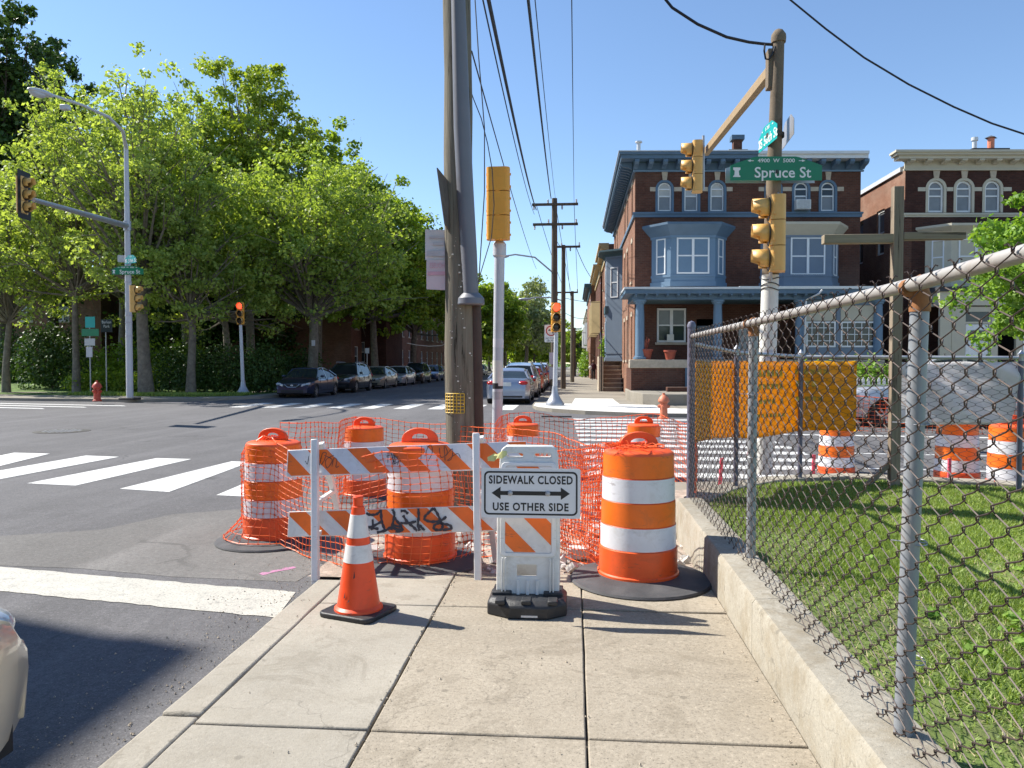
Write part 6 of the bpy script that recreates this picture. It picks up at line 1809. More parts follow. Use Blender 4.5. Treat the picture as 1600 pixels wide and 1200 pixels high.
wire3('looping thin wire in front of the yellow signal head', [A(x, y, 9.0) for x, y in ((728, 120), (740, 155), (752, 185), (762, 225), (769, 265), (772, 320), (768, 370), (756, 410), (747, 440))], .006)
wire3('thick black cable sagging from the top centre to the right signal pole', [A(x, y, RY) for x, y in ((1020, -25), (1050, 12), (1090, 38), (1135, 58), (1170, 66), (1195, 69), (1210, 70))], .022)
wire3('short drip loop of black cable below the top of the right signal pole', [A(x, y, RY - .05) for x, y in ((1195, 69), (1194, 80), (1196, 92), (1201, 93), (1207, 85), (1211, 72))], .014)
wire3('long black cable sweeping down to the right edge of the sky', [A(x, y, 15) for x, y in ((1200, -30), (1235, 0), (1290, 45), (1350, 90), (1420, 132), (1490, 167), (1550, 193), (1620, 216))], .018)
wire3('thin wire between the second and third utility poles', fwd(900, 386, 46, 930, 440, 60, 8, .3), .02)
for i, (y0, x1, y1) in enumerate(((465, 960, 470), (487, 918, 497), (503, 915, 520), (515, 935, 560))):
    wire3(['service wire high across the gap above the pavement', 'service wire second from top across the pavement', 'service wire third from top across the pavement', 'lowest service wire dropping to the row houses'][i], fwd(880, y0, 50, x1, y1, 60, 8, .2), .018)
for i, (x0, y0, d0, x1, y1, d1) in enumerate(((868, 318, 39.5, 893, 458, 62), (897, 318, 39.5, 903, 458, 62), (838, 320, 39.5, 884, 458, 62), (862, 352, 39.5, 879, 386, 46), (884, 386, 46, 897, 514, 92))):
    wire3(['wire from the first crossarm middle to the third pole', 'wire from the first crossarm right tip to the third pole', 'wire from the first crossarm left tip to the third pole', 'short wire between the first and second utility poles', 'wire from the second pole down the street'][i], fwd(x0, y0, d0, x1, y1, d1, 8, .3), .015)
wire3('pale thin cable drooping from the utility pole across the trees at left', [A(x, y, 8.9 + (715 - x) * .1) for x, y in ((702, 534), (690, 540), (670, 541), (650, 539), (636, 536))], .006)

# ---- hydrants
def hydrant(px, y, z, m, label, s=1.0):
    p = G(px, y, z); t = thing('fire_hydrant', label, 'fire hydrant', p, 0, 'fire hydrants')
    mb = MB(); mb.lathe([(.17, 0), (.17, .05), (.13, .07), (.12, .5), (.15, .52), (.15, .55), (.13, .57)], 20); mb.obj('barrel', m, t, world=False, smooth=35)
    mb = MB(); mb.lathe([(.18, .55), (.19, .57), (.185, .60), (.15, .68), (.08, .76), (.045, .78), (.045, .84), (.0, .84)], 20); mb.obj('bonnet', m, t, world=False, smooth=35)
    for (dx, dy, r, m2) in ((.14, 0, .055, m), (-.14, 0, .055, m), (0, -.15, .075, m)):
        mb = MB(); d = Vector((dx, dy, 0)); e = Vector((0, 0, .40)); mb.cyl(e + d * .6, e + d * 1.25, r); mb.cyl(e + d * 1.25, e + d * 1.45, r * .5, n=5); mb.obj('outlet', m2, t, world=False, smooth=40)
    t.scale = (s, s, s); return t
hydrant(152, 627, 0, 'hyd_r', 'dark red fire hydrant on the far left corner')
hydrant(1037, 654, -.02, 'hyd_o', 'faded orange fire hydrant in front of the porch house', .86)
mb = MB(); mb.box(0, .86, 0, .22, 0, .035, Matrix.Translation(G(846, 652, 0)) ); tag(mb.obj('storm_drain_cover', 'iron'), 'dark storm drain slot in the bright concrete corner', 'drain')

# ================================================================== FENCE
def chain_link(path, z0f, z1f, w, r, n, parent, m, side=1, barbs=True, sub=3):
    """woven wires; path: list of (x,y); z0f/z1f: functions of arc length"""
    P = [Vector((*p, 0)) for p in path]; seg = [(P[i + 1] - P[i]).length for i in range(len(P) - 1)]; tot = sum(seg)
    def at(s):
        s = max(0, min(tot - 1e-6, s))
        for i, l in enumerate(seg):
            if s <= l: 
                t = (P[i + 1] - P[i]).normalized(); return P[i] + t * s, Vector((-t.y, t.x, 0))
            s -= l
        return P[-1], Vector((0, 1, 0))
    cnt = int(tot / w); mb = MB(); hh = w * 1.21
    for i in range(cnt):
        s = (i + .5) * w; za, zb = z0f(s), z1f(s); k = int((zb - za) / (hh / 2)); pts = []
        for j in range(k + 1):
            sg = 1 if (i + j) % 2 == 0 else -1; z = za + j * hh / 2
            wob = .0015 * noise.noise(Vector((s * 3, z * 3, 1)))
            for (dz, ds, dn) in (((-.13, -.07, -1), (0, .07, 0), (.13, -.07, 1)) if sub == 3 else ((0, 0, .4),)):
                zz = z + dz * hh
                p, nr = at(s + sg * (w / 2 + ds * w) + wob)
                if (j == 0 and dz < 0): continue
                pts.append(p + nr * (dn * r * 2.3 * sg) + Vector((0, 0, zz)))
        mb.tube(pts, r, n, caps=False)
        if barbs and k % 1 == 0:
            sg = 1 if (i + k) % 2 == 0 else -1; z = za + k * hh / 2
            if sg > 0:
                p, nr = at(s + w / 2)
                for q in (-1, 1):
                    e, _ = at(s + w / 2 + q * .012)
                    mb.tube([p + Vector((0, 0, z)), p + nr * .004 * q + Vector((0, 0, z + .010)), e + nr * .006 * q + Vector((0, 0, z + .020)), e + nr * .014 * q + Vector((0, 0, z + .017))], r * .9, n)
    return tag(mb.obj('chain_link_mesh', m, parent), kind='stuff')
FX = 1.115; FZ0, FZ1 = .30, 1.80
FYC = 7.3
fence = thing('chain_link_fence', 'rusty brown chain link fence with pale top rail around the lawn', 'fence', (FX, 4.5, 0))
# concrete wall under it
wall = thing('low_concrete_wall', 'low stained concrete wall along the right side of the pavement under the fence', 'wall', (1.08, 3, 0))
for (y0, y1) in ((-2, .2), (.205, 2.05), (2.055, 4.15), (4.155, 5.85), (5.855, 7.2)):
    mb = MB(); n = 8
    vs = []; pf = [(.955, -.1), (.958, .27), (.975, .292), (1.17, .30), (1.205, .29), (1.21, .0)]
    for i in range(n + 1):
        y = lerp(y0, y1, i / n)
        for (x, z) in pf: vs.append((x + .004 * noise.noise(Vector((y * 2, z * 9, 0))), y, z + (.005 * noise.noise(Vector((y * 2.4, x * 9, 4))) if z > 0 else 0)))
    k = len(pf); fs = [(i * k + j, i * k + j + 1, (i + 1) * k + j + 1, (i + 1) * k + j) for i in range(n) for j in range(k - 1)] + [tuple(range(k)), tuple(n * k + j for j in range(k - 1, -1, -1))]
    mb.add(vs, fs); mb.obj('wall_segment', 'wallc', wall, smooth=40)
chain_link([(FX - .035, -.6), (FX - .035, FYC)], lambda s: FZ0 + .0, lambda s: FZ1 + .035 + .07 * max(0, 1 - s / 3.4), .072, .0025, 4, fence, 'wire')
far_path = [(FX, FYC), (1.72, 8.15), (2.55, 8.95), (3.7, 9.02), (5.6, 8.28), (7.6, 7.5), (8.6, 7.1)]
fp = [Vector((*p, 0)) for p in far_path]
fposts = [A(1150, 700, 8.3), A(1250, 700, 8.95), A(1593, 700, 8.25)]
far_path = [(FX, FYC), (fposts[0].x, 8.3), (fposts[1].x, 8.95), (fposts[2].x, 8.25), (fposts[2].x + 2.5, 7.6)]
fl_ = [0]
for i in range(4): fl_.append(fl_[-1] + (Vector(far_path[i + 1]) - Vector(far_path[i])).length)
zr = [1.73, 1.66, 1.62, 1.60, 1.6]; zb_ = [.28, .16, .14, .16, .16]
chain_link(far_path, lambda s: float(np.interp(s, fl_, zb_)), lambda s: float(np.interp(s, fl_, zr)) + .03, .072, .0022, 3, fence, 'wire2', sub=3)
# rails
def railtube(pts, r, m, nm='top_rail'):
    mb = MB(); mb.tube(pts, r, 14); return mb.obj(nm, m, fence, smooth=50)
railtube([(FX, -.6, FZ1 + .075), (FX, 1.2, FZ1 + .04), (FX, 2.6, FZ1 + .008), (FX, 5.0, FZ1), (FX, FYC, FZ1)], .023, 'rail')
for i in range(4): railtube([(*far_path[i], zr[i]), (*far_path[i + 1], zr[i + 1])], .02, 'galv')
for y in (.18, 2.66, 5.02):
    mb = MB(); mb.cyl((FX + (.0 if y < 4 else .03), y, .28), (FX + .035, y, FZ1 - .055), .0295, n=20); p_o = mb.obj('post', 'post', fence, smooth=50)
    mb = MB(); mb.lathe([(.033, -.02), (.034, .035), (.028, .05), (.026, .09), (.0, .105)], 16, Matrix.Translation((FX + .035, y, FZ1 - .06))); mb.obj('post_cap', 'rust', fence, smooth=40)
    mb = MB(); mb.lathe([(.03, -.016), (.03, .016)], 14, Matrix.Translation((FX, y, FZ1)) @ Matrix.Rotation(R(90), 4, 'X')); mb.obj('rail_collar', 'rust', fence, smooth=40)
    for z in (.55, .95, 1.35):
        mb = MB(); mb.tube([(FX + .035 + .034 * math.cos(t), y + .034 * math.sin(t), z + .006 * math.sin(t)) for t in [q * .5 for q in range(13)]] + [(FX - .04, y + .02, z)], .0022, 4); mb.obj('tie_wire', 'galv', fence)
mb = MB(); mb.cyl((FX - .01, FYC, -.1), (FX - .01, FYC, FZ1 + .08), .037, n=20); mb.obj('corner_post', 'post_b', fence, smooth=50)
mb = MB(); mb.lathe([(.042, 0), (.042, .02), (.03, .05), (.0, .065)], 16, Matrix.Translation((FX - .01, FYC, FZ1 + .08))); mb.obj('post_cap', 'post_b', fence, smooth=40)
for i in (1, 2, 3, 4):
    x, y = far_path[i]; mb = MB(); mb.cyl((x, y, .05), (x, y, zr[i] - .02), .026, n=16); mb.obj('post', 'post_b', fence, smooth=50)
    mb = MB(); mb.lathe([(.03, -.03), (.03, .03), (.035, .04), (.0, .085)], 14, Matrix.Translation((x, y, zr[i]))); mb.obj('post_cap', 'galv', fence, smooth=40)
# banners hung on the far run
def banner(s0, s1, z0, z1, m, label, nm='banner', amp=.02, off=.05):
    P = [Vector((*p, 0)) for p in far_path]; seg = [(P[i + 1] - P[i]).length for i in range(4)]
    def at(s):
        for i, l in enumerate(seg):
            if s <= l or i == 3:
                t = (P[i + 1] - P[i]).normalized(); return P[i] + t * s + Vector((-t.y, t.x, 0)) * off
            s -= l
    nx, nz = 60, 16; vs = []
    for i in range(nx + 1):
        s = lerp(s0, s1, i / nx); p = at(s)
        for j in range(nz + 1):
            u = j / nz; dz = .012 * noise.noise(Vector((s * 3, 0, 0)))
            vs.append((p.x, p.y + amp * (noise.noise(Vector((s * 2.2 + u * 1.5, u * 1.2, 7))) + .5 * noise.noise(Vector((s * 6 + u * 4, u * 3, 2)))), lerp(z0 + .03 * math.sin(s * 3), z1 - .006 * math.sin(s * 9) ** 2, u) + dz))
    mb = MB(); k = nz + 1; mb.add(vs, [(i * k + j, (i + 1) * k + j, (i + 1) * k + j + 1, i * k + j + 1) for i in range(nx) for j in range(nz)])
    o = mb.obj(nm, m, smooth=60); o.modifiers.new('t', 'SOLIDIFY').thickness = .004
    return tag(o, label, 'banner'), at
bo, atf = banner(.03, fl_[2] + .58, .76, 1.57, 'banner_y', 'long yellow banner hung on the far side of the chain link fence')
# faint reversed print showing through
mb = MB()
for (s, z, w, h) in ((fl_[2] + .12, 1.42, .36, .06), (fl_[2] + .1, 1.28, .34, .07), (fl_[2] + .1, 1.12, .3, .05), (fl_[2] - .5, 1.40, .5, .07), (fl_[2] - .5, 1.26, .55, .06), (fl_[2] - .45, 1.1, .45, .05), (fl_[2] - .45, .95, .5, .04)):
    k = int(w / .07)
    for i in range(k):
        if random.random() < .15: continue
        p = atf(s + (i - k / 2) * .07); q = atf(s + (i - k / 2) * .07 + .05); mb.add([(p.x, p.y - .045, z), (q.x, q.y - .045, z), (q.x, q.y - .045, z + h), (p.x, p.y - .045, z + h)], [(0, 1, 2, 3)])
tag(mb.obj('faded_print', 'banner_g', bo), kind='stuff')
banner(fl_[3] - 1.16, fl_[3] - .03, .92, 1.56, 'tarp', 'pale grey tarpaulin hung on the fence at the far right', 'tarpaulin', .11)

# ---- wooden cross
X0 = A(1396, 775, 8.55); X0.z = LAWN_Z - .05
cx = thing('wooden_cross', 'tall plain wooden cross of weathered timber standing at the back of the lawn', 'cross', X0)
zt = A(1397, 292, 8.55).z; mb = MB(); mb.box(X0.x - .052, X0.x + .052, X0.y - .045, X0.y + .045, LAWN_Z - .05, zt); mb.obj('upright', 'wood_x', cx, bevel=.006)
a0, a1 = A(1288, 373, 8.5), A(1510, 368, 8.5); h = .045
mb = MB(); mb.bar(a0 + Vector((0, 0, 0)), a1, .12, .098); 
mb = MB(); mb.box(a0.x, X0.x - .053, X0.y - .05, X0.y + .05, a0.z - .05, a0.z + .045); mb.obj('arm', 'wood_xh', cx, bevel=.005)
mb = MB(); mb.box(X0.x + .053, a1.x, X0.y - .05, X0.y + .05, a0.z - .02, a0.z + .06); mb.obj('arm', 'wood_xh', cx, bevel=.005)
mb = MB(); mb.prism([(X0.x - .32, LAWN_Z), (X0.x - .25, LAWN_Z), (X0.x - .05, LAWN_Z + .2), (X0.x - .05, LAWN_Z + .27)], lambda a, b, t: (a, t, b), X0.y - .02, X0.y + .03); mb.obj('foot_brace', 'wood_x', cx, bevel=.004)

# ================================================================== VEHICLES
def loft(sections, closed_caps=True):
    """sections: list of equal length point lists"""
    k = len(sections[0]); vs = [p for s in sections for p in s]; fs = []
    for i in range(len(sections) - 1):
        for j in range(k - 1): fs.append((i * k + j, i * k + j + 1, (i + 1) * k + j + 1, (i + 1) * k + j))
    if closed_caps: fs.append(tuple(range(k))); fs.append(tuple((len(sections) - 1) * k + j for j in range(k - 1, -1, -1)))
    return vs, fs
def wheel_parts():
    w = MB(); X = Matrix.Rotation(R(90), 4, 'X'); w.lathe([(.20, -.1), (.30, -.11), (.325, -.09), (.33, 0), (.325, .09), (.30, .11), (.20, .1)], 28, X, caps=False); tm = w.mesh('tyre', 'tyre', 40)
    q = MB(); q.lathe([(.215, -.095), (.2, -.06), (.06, -.07), (.0, -.08)], 24, X @ Matrix.Rotation(R(180), 4, 'X') if False else X, caps=False)
    q2 = MB(); q2.lathe([(.225, -.10), (.21, -.06), (.2, .1), (.225, .1)], 24, X, caps=False)
    for i in range(7):
        a = 2 * math.pi * i / 7; q2.bar((.04 * math.cos(a), .095, .04 * math.sin(a)), (.205 * math.cos(a), .10, .205 * math.sin(a)), .045, .02, up=(0, 1, 0)); q2.bar((.04 * math.cos(a), -.095, .04 * math.sin(a)), (.205 * math.cos(a), -.10, .205 * math.sin(a)), .045, .02, up=(0, 1, 0))
    q2.lathe([(.06, -.11), (.06, .11)], 12, X)
    rm = q2.mesh('rim', 'rim', 30)
    d = MB(); d.lathe([(.20, -.07), (.20, .07)], 20, X); dm = d.mesh('brake_disc', 'dark', 30)
    return tm, rm, dm
WH = wheel_parts()
def car(label, loc, rz, L=4.6, W=1.8, H=1.45, kind='sedan', pm=None, name='parked_car', cat='car', group='cars parked along the kerb', plate=True, detail=True, face=None, lamp_in=False):
    t = thing(name, label, cat, loc, rz, group)
    hl = L / 2; r = .33 if kind != 'suv' else .36; ax = (hl - .86, -hl + .88)
    zb = .2 if kind == 'sedan' else .24
    sc_ = H / 1.45
    if kind == 'sedan':
        top = [(-hl, .62), (-hl + .04, .86), (-hl + .12, .99), (-hl + .55, 1.03), (-hl + 1.0, 1.0), (0, .93), (hl - 1.55, .93), (hl - 1.1, .90), (hl - .5, .80), (hl - .15, .70), (hl - .02, .58), (hl, .48)]
        roof = [(-hl + .62, 1.02), (-hl + 1.35, 1.32), (-.55, 1.43), (0.1, 1.45), (.55, 1.40), (1.28, .95)]; gx0, gx1 = -hl + .62, 1.28
    elif kind == 'hatch':
        top = [(-hl, .62), (-hl + .03, .9), (-hl + .1, 1.05), (-hl + .6, 1.03), (0, .97), (hl - 1.45, .95), (hl - .9, .90), (hl - .4, .78), (hl - .1, .66), (hl, .5)]
        roof = [(-hl + .12, 1.04), (-hl + .42, 1.36), (-.7, 1.47), (0, 1.48), (.4, 1.43), (1.2, .97)]; gx0, gx1 = -hl + .12, 1.2
    elif kind == 'suv':
        top = [(-hl, .66), (-hl + .03, .95), (-hl + .1, 1.06), (-hl + .6, 1.06), (0, 1.0), (hl - 1.5, 1.02), (hl - 1.0, 1.0), (hl - .35, .92), (hl - .08, .80), (hl, .6)]
        roof = [(-hl + .1, 1.06), (-hl + .36, 1.52), (-.9, 1.66), (0, 1.68), (.45, 1.62), (1.18, 1.04)]; gx0, gx1 = -hl + .1, 1.18
    else:   # pickup
        top = [(-hl, .6), (-hl + .02, 1.0), (-hl + .1, 1.08), (-hl + 1.8, 1.08), (0, 1.08), (hl - 1.7, 1.08), (hl - 1.2, 1.07), (hl - .3, 1.02), (hl - .06, .95), (hl, .7)]
        roof = [(-.95, 1.09), (-.85, 1.68), (-.3, 1.80), (.35, 1.80), (.6, 1.74), (1.25, 1.1)]; gx0, gx1 = -.95, 1.25
    tx = [p[0] for p in top]; tz = [p[1] for p in top]; rx = [p[0] for p in roof]; rzz = [p[1] for p in roof]
    if kind in ('suv',): rr = .38
    elif kind == 'pickup': rr = .44
    else: rr = .36
    xs = sorted(set([round(x, 3) for x in np.linspace(-hl, hl, 30)] + [round(a + rr * math.cos(R(q)), 3) for a in ax for q in range(0, 181, 15)] + [round(x, 3) for x in tx] + [-hl + .03, -hl + .1, hl - .03, hl - .1]))
    hwid = W / 2
    def plan(x):
        e = max(0, (abs(x) - (hl - .75)) / .75); return hwid * (1 - .20 * e ** 2.2)
    secs = []
    for x in xs:
        z0 = zb + .05 * max(0, (abs(x) - (hl - .5)) / .5)
        for a in ax:
            if abs(x - a) < rr: z0 = max(z0, r - .02 + math.sqrt(max(0, rr ** 2 - (x - a) ** 2)))
        zt = float(np.interp(x, tx, tz)); z0 = min(z0, zt - .06); w = plan(x)
        side = []
        for u in (0, .12, .3, .5, .68, .84, .95):
            z = lerp(z0, zt, u); bul = -.05 * max(0, (.45 - z)) / .3 - .055 * max(0, z - .72) / .3 - (.03 if u > .94 else 0)
            side.append((w + bul * (1 if abs(x) < hl - .02 else .6), z))
        pts = [(x, y, z) for y, z in side] + [(x, side[-1][0] * f, zt + .02 * (1 - f * f)) for f in (.93, .7, .35, 0)]
        secs.append([(a, -b, c) for a, b, c in pts[:-1]] + [pts[-1]] + [(a, b, c) for a, b, c in reversed(pts[:-1])])
    vs, fs = loft(secs); b = MB(); b.add(vs, fs); b.obj('body', pm, t, world=False, smooth=32)
    ub = MB(); ub.box(-hl + .15, hl - .15, -hwid + .14, hwid - .14, zb - .02, .5); ub.box(ax[1] - .4, ax[1] + .4, -hwid + .06, hwid - .06, .3, .72); ub.box(ax[0] - .4, ax[0] + .4, -hwid + .06, hwid - .06, .3, .68); ub.obj('underbody', 'dark', t, world=False)
    # glasshouse
    gs = []; n = 26; rs_ = []
    for i in range(n + 1):
        x = lerp(gx0, gx1, i / n); zr_ = float(np.interp(x, rx, rzz)); zl = float(np.interp(x, tx, tz)) - .03; zr_ = max(zr_, zl + .035)
        u = (zr_ - zl) / (max(rzz) - zl); w0 = plan(x) - .075; w1 = w0 - .24 * min(1, u) * (H / 1.45)
        pts = [(x, w0, zl), (x, lerp(w0, w1, .55) + .012, lerp(zl, zr_, .55)), (x, w1, zr_ - .05 * u), (x, w1 - .07, zr_ - .012 * u), (x, w1 * .5, zr_ + .008), (x, 0, zr_ + .014)]
        gs.append([(a, -b, c) for a, b, c in pts[:-1]] + [pts[-1]] + [(a, b, c) for a, b, c in reversed(pts[:-1])]); rs_.append((x, w1, zr_, w0, zl))
    vs, fs = loft(gs); g = MB(); g.add(vs, fs); g.obj('glasshouse', 'cglass', t, world=False, smooth=35)
    rp_ = [q for q in rs_ if q[0] >= roof[1][0] - .05 and q[0] <= roof[4][0] + .06]
    secs = [[(x, -w1 - .004, zr_ - .075), (x, -w1 + .03, zr_ - .008), (x, -w1 + .1, zr_ + .006), (x, -w1 * .5, zr_ + .02), (x, 0, zr_ + .026), (x, w1 * .5, zr_ + .02), (x, w1 - .1, zr_ + .006), (x, w1 - .03, zr_ - .008), (x, w1 + .004, zr_ - .075)] for (x, w1, zr_, w0, zl) in rp_]
    vs, fs = loft(secs, False); q = MB(); q.add(vs, fs); ro = q.obj('roof', pm, t, world=False, smooth=50); ro.modifiers.new('t', 'SOLIDIFY').thickness = .02
    pil = MB()
    def side_pt(x, u, sg):
        zr_ = float(np.interp(x, rx, rzz)); zl = float(np.interp(x, tx, tz)) - .03; uu = (zr_ - zl) / (max(rzz) - zl); w0 = plan(x) - .075; w1 = w0 - .24 * min(1, max(uu, 0)) * (H / 1.45)
        return Vector((x, sg * (lerp(w0, w1, u) + .008), lerp(zl, zr_ - .04, u)))
    for sg in (-1, 1):
        xm = -.12 if kind != 'pickup' else -.1
        pil.bar(side_pt(xm, 0, sg), side_pt(xm - .06, 1, sg), .09, .025, up=(0, 1, 0))
        for (i0, i1) in ((4, 5), (1, 0)):
            A0 = side_pt(roof[i0][0], 1, sg); A1 = side_pt(roof[i1][0] * .98 if i1 == 5 else roof[i1][0] + .04, .2, sg); pil.tube([A0, A0.lerp(A1, .5), A1], .035 if i0 == 4 else .055, 6)
        if kind in ('suv', 'hatch'): pil.bar(side_pt(-hl + .75, 0, sg), side_pt(-hl + .85, 1, sg), .12, .025, up=(0, 1, 0))
        if kind == 'sedan': pil.bar(side_pt(-.95, 0, sg), side_pt(-1.0, 1, sg), .06, .022, up=(0, 1, 0))
    pil.obj('pillars', pm, t, world=False, smooth=40)
    for a in ax:
        for sg in (-1, 1):
            w = MB(); k = link_mesh('wheel', WH[0], t, (a, sg * (hwid - .13), r - .005)); k.scale = (r / .33,) * 3
            link_mesh('rim', WH[1], k); link_mesh('brake_disc', WH[2], k)
    # lamps, grille, bumpers, plate
    zf = {'sedan': .66, 'hatch': .68, 'suv': .8, 'pickup': .84}[kind]
    for sg in (-1, 1):
        if lamp_in: m_ = MB(); m_.ell((hl - .2, sg * (plan(hl - .2) - .17), zf - .01), (.17, .125, .09), 18, 12); m_.obj('headlight', 'headl', t, world=False, smooth=60); continue
        m_ = MB(); m_.add([(hl - .50, sg * (plan(hl - .5) + .006 - .03), zf + .06), (hl - .10, sg * (plan(hl - .1) - .0), zf - .09), (hl + .012, sg * .44, zf - .10), (hl - .0, sg * .48, zf + .0), (hl - .16, sg * (plan(hl - .2) - .06), zf + .08)] +
                           [(hl - .6, sg * (hwid * .8), zf + .0), (hl - .3, sg * .4, zf)], [(0, 1, 4), (1, 2, 3, 4), (0, 4, 5), (2, 3, 6), (3, 4, 6)]); m_.obj('headlight', 'headl', t, world=False)
        m_ = MB(); m_.ell((hl - .17, sg * (plan(hl - .2) - .12), zf - .0), (.19, .125, .07), 12, 8); hd = m_.obj('headlight', 'headl', t, world=False, smooth=60)
        m_ = MB(); m_.ell((-hl + .12, sg * (plan(-hl + .1) - .14), .86 * (1.06 if kind != 'sedan' else 1)), (.15, .2, .09 if kind == 'sedan' else .16), 12, 8); m_.obj('tail_light', 'tail', t, world=False, smooth=60)
        m_ = MB(); m_.ell((.85, sg * (hwid + .06), 1.02 if kind != 'suv' else 1.1), (.07, .1, .07), 10, 6); m_.box(.8, .86, sg * (hwid - .08), sg * (hwid + .05), .98, 1.0); m_.obj('wing_mirror', pm, t, world=False, smooth=50)
        m_ = MB()
        for xx in (.95, -.13, -1.12): m_.box(xx - .006, xx + .006, sg * (hwid - .01), sg * (hwid + .0015), .38, .93)
        m_.box(-1.1, .95, sg * (hwid - .01), sg * (hwid + .0), .33, .345); m_.obj('door_seams', 'dark', t, world=False)
        for xx in (.0, -1.05): m_ = MB(); m_.box(xx - .22, xx - .04, sg * (hwid - .02), sg * (hwid + .018), .84, .865); m_.obj('door_handle', pm, t, world=False)
    m_ = MB(); m_.box(hl - .12, hl + .012, -.40, .40, zf - .14, zf - .0); m_.obj('grille', 'plast_k', t, world=False, bevel=.02)
    m_ = MB(); m_.box(hl - .12, hl + .016, -.55, .55, zb + .07, zb + .2); m_.obj('air_intake', 'plast_k', t, world=False, bevel=.02)
    m_ = MB(); m_.tube([(hl + .014, -.38, zf - .0), (hl + .02, -.2, zf - .14), (hl + .02, .2, zf - .14), (hl + .014, .38, zf - .0)], .018, 6); m_.obj('grille_trim', 'chrome', t, world=False)
    m_ = MB(); m_.ell((hl + .02, 0, zf - .06), (.012, .06, .05), 12, 6); m_.obj('badge', 'chrome', t, world=False)
    m_ = MB(); m_.box(-hl - .012, -hl + .05, -.16, .16, .74 if kind == 'sedan' else .62, .89 if kind == 'sedan' else .77); m_.obj('number_plate', 'plate', t, world=False)
    m_ = MB(); m_.box(-hl - .008, -hl + .1, -.62, .62, .27, .36); m_.obj('rear_bumper_strip', 'plast_k', t, world=False, bevel=.02)
    if kind == 'suv':
        for sg in (-1, 1): m_ = MB(); m_.tube([(.5, sg * .56, 1.66), (.4, sg * .57, 1.72), (-1.3, sg * .57, 1.70), (-1.45, sg * .56, 1.62)], .018, 6); m_.obj('roof_rail', 'galv', t, world=False)
    t.scale = (1, 1, 1)
    return t
PT = {k: paint('paint_' + k, c, mm) for k, c, mm in (('navy', (.018, .03, .075), .5), ('black', (.012, .013, .018), .3), ('tan', (.40, .35, .27), .4), ('silver', (.52, .53, .55), .5), ('blue', (.03, .06, .16), .4),
      ('steel', (.27, .31, .40), .55), ('white', (.6, .6, .62), .2), ('red', (.38, .02, .015), .3), ('skyblue', (.10, .20, .40), .4), ('beige', (.50, .44, .33), .25), ('grey', (.34, .35, .38), .4))}
cx_ = -12.95
d2 = R(-90)
car('dark navy sedan parked first in the left hand row, nose towards the junction', (cx_ - .25, 37.6, RZ), d2, 4.7, 1.84, 1.45, 'sedan', PT['navy'])
car('black blue SUV parked second in the left hand row behind the navy sedan', (cx_ - .1, 43.9, RZ), d2, 4.7, 1.86, 1.68, 'suv', PT['black'])
car('tan beige sedan parked third in the left hand row', (cx_, 50.4, RZ), d2, 4.7, 1.8, 1.45, 'sedan', PT['tan'])
car('silver sedan parked fourth in the left hand row', (cx_, 56.6, RZ), d2, 4.6, 1.8, 1.45, 'sedan', PT['silver'])
car('black SUV parked fifth in the left hand row', (cx_, 63, RZ), d2, 4.6, 1.85, 1.68, 'suv', PT['black'])
car('dark blue hatchback parked sixth in the left hand row', (cx_, 70, RZ), d2, 4.2, 1.78, 1.48, 'hatch', PT['blue'])
car('white car parked far down the left side of the street', (cx_ + .1, 106, RZ), d2, 4.6, 1.8, 1.45, 'sedan', PT['white'])
car('dark car parked second from the end on the far left side', (cx_ + .1, 86, RZ), d2, 4.6, 1.8, 1.45, 'sedan', PT['navy'])
rx_ = -2.62
car('silver blue sedan parked first in the right hand row, seen from behind', (rx_, 32.9, RZ), R(90), 4.6, 1.80, 1.45, 'sedan', PT['steel'])
car('silver grey SUV with roof rails parked second in the right hand row', (rx_ + .02, 38.9, RZ), R(90), 4.6, 1.85, 1.68, 'suv', PT['grey'])
car('red hatchback parked third in the right hand row', (rx_ + .1, 44.6, RZ), R(90), 4.2, 1.78, 1.48, 'hatch', PT['red'])
car('blue SUV parked fourth in the right hand row', (rx_, 50.3, RZ), R(90), 4.6, 1.9, 1.68, 'suv', PT['skyblue'])
car('second red hatchback parked fifth in the right hand row', (rx_ + .08, 56, RZ), R(90), 4.2, 1.8, 1.48, 'hatch', PT['red'])
car('white SUV parked sixth in the right hand row', (rx_, 62, RZ), R(90), 4.6, 1.85, 1.68, 'suv', PT['white'])
car('black sedan parked seventh in the right hand row', (rx_, 68, RZ), R(90), 4.6, 1.8, 1.45, 'sedan', PT['black'])
pk = car('silver pickup truck with open bed parked beyond the fence, nose to the left', (9.95, 21.25, RZ), R(180 - 5), 5.4, 1.95, 1.8, 'pickup', PT['silver'], cat='pickup truck', group=None)
for sg in (1,):
    m_ = MB(); m_.ell((2.62, .62, .72), (.12, .14, .07), 10, 6); m_.obj('turn_lamp', 'amber', pk, world=False)
bc = car('beige car standing at the kerb, only its front corner showing at the lower left edge', (-2.92, .60, RZ), R(90), 4.6, 1.84, 1.5, 'sedan', PT['beige'], group=None, lamp_in=True)
m_ = MB(); m_.ell((2.3 - .16, -.70, .66), (.09, .07, .05), 14, 8); m_.obj('turn_lamp', 'amber', bc, world=False, smooth=60)

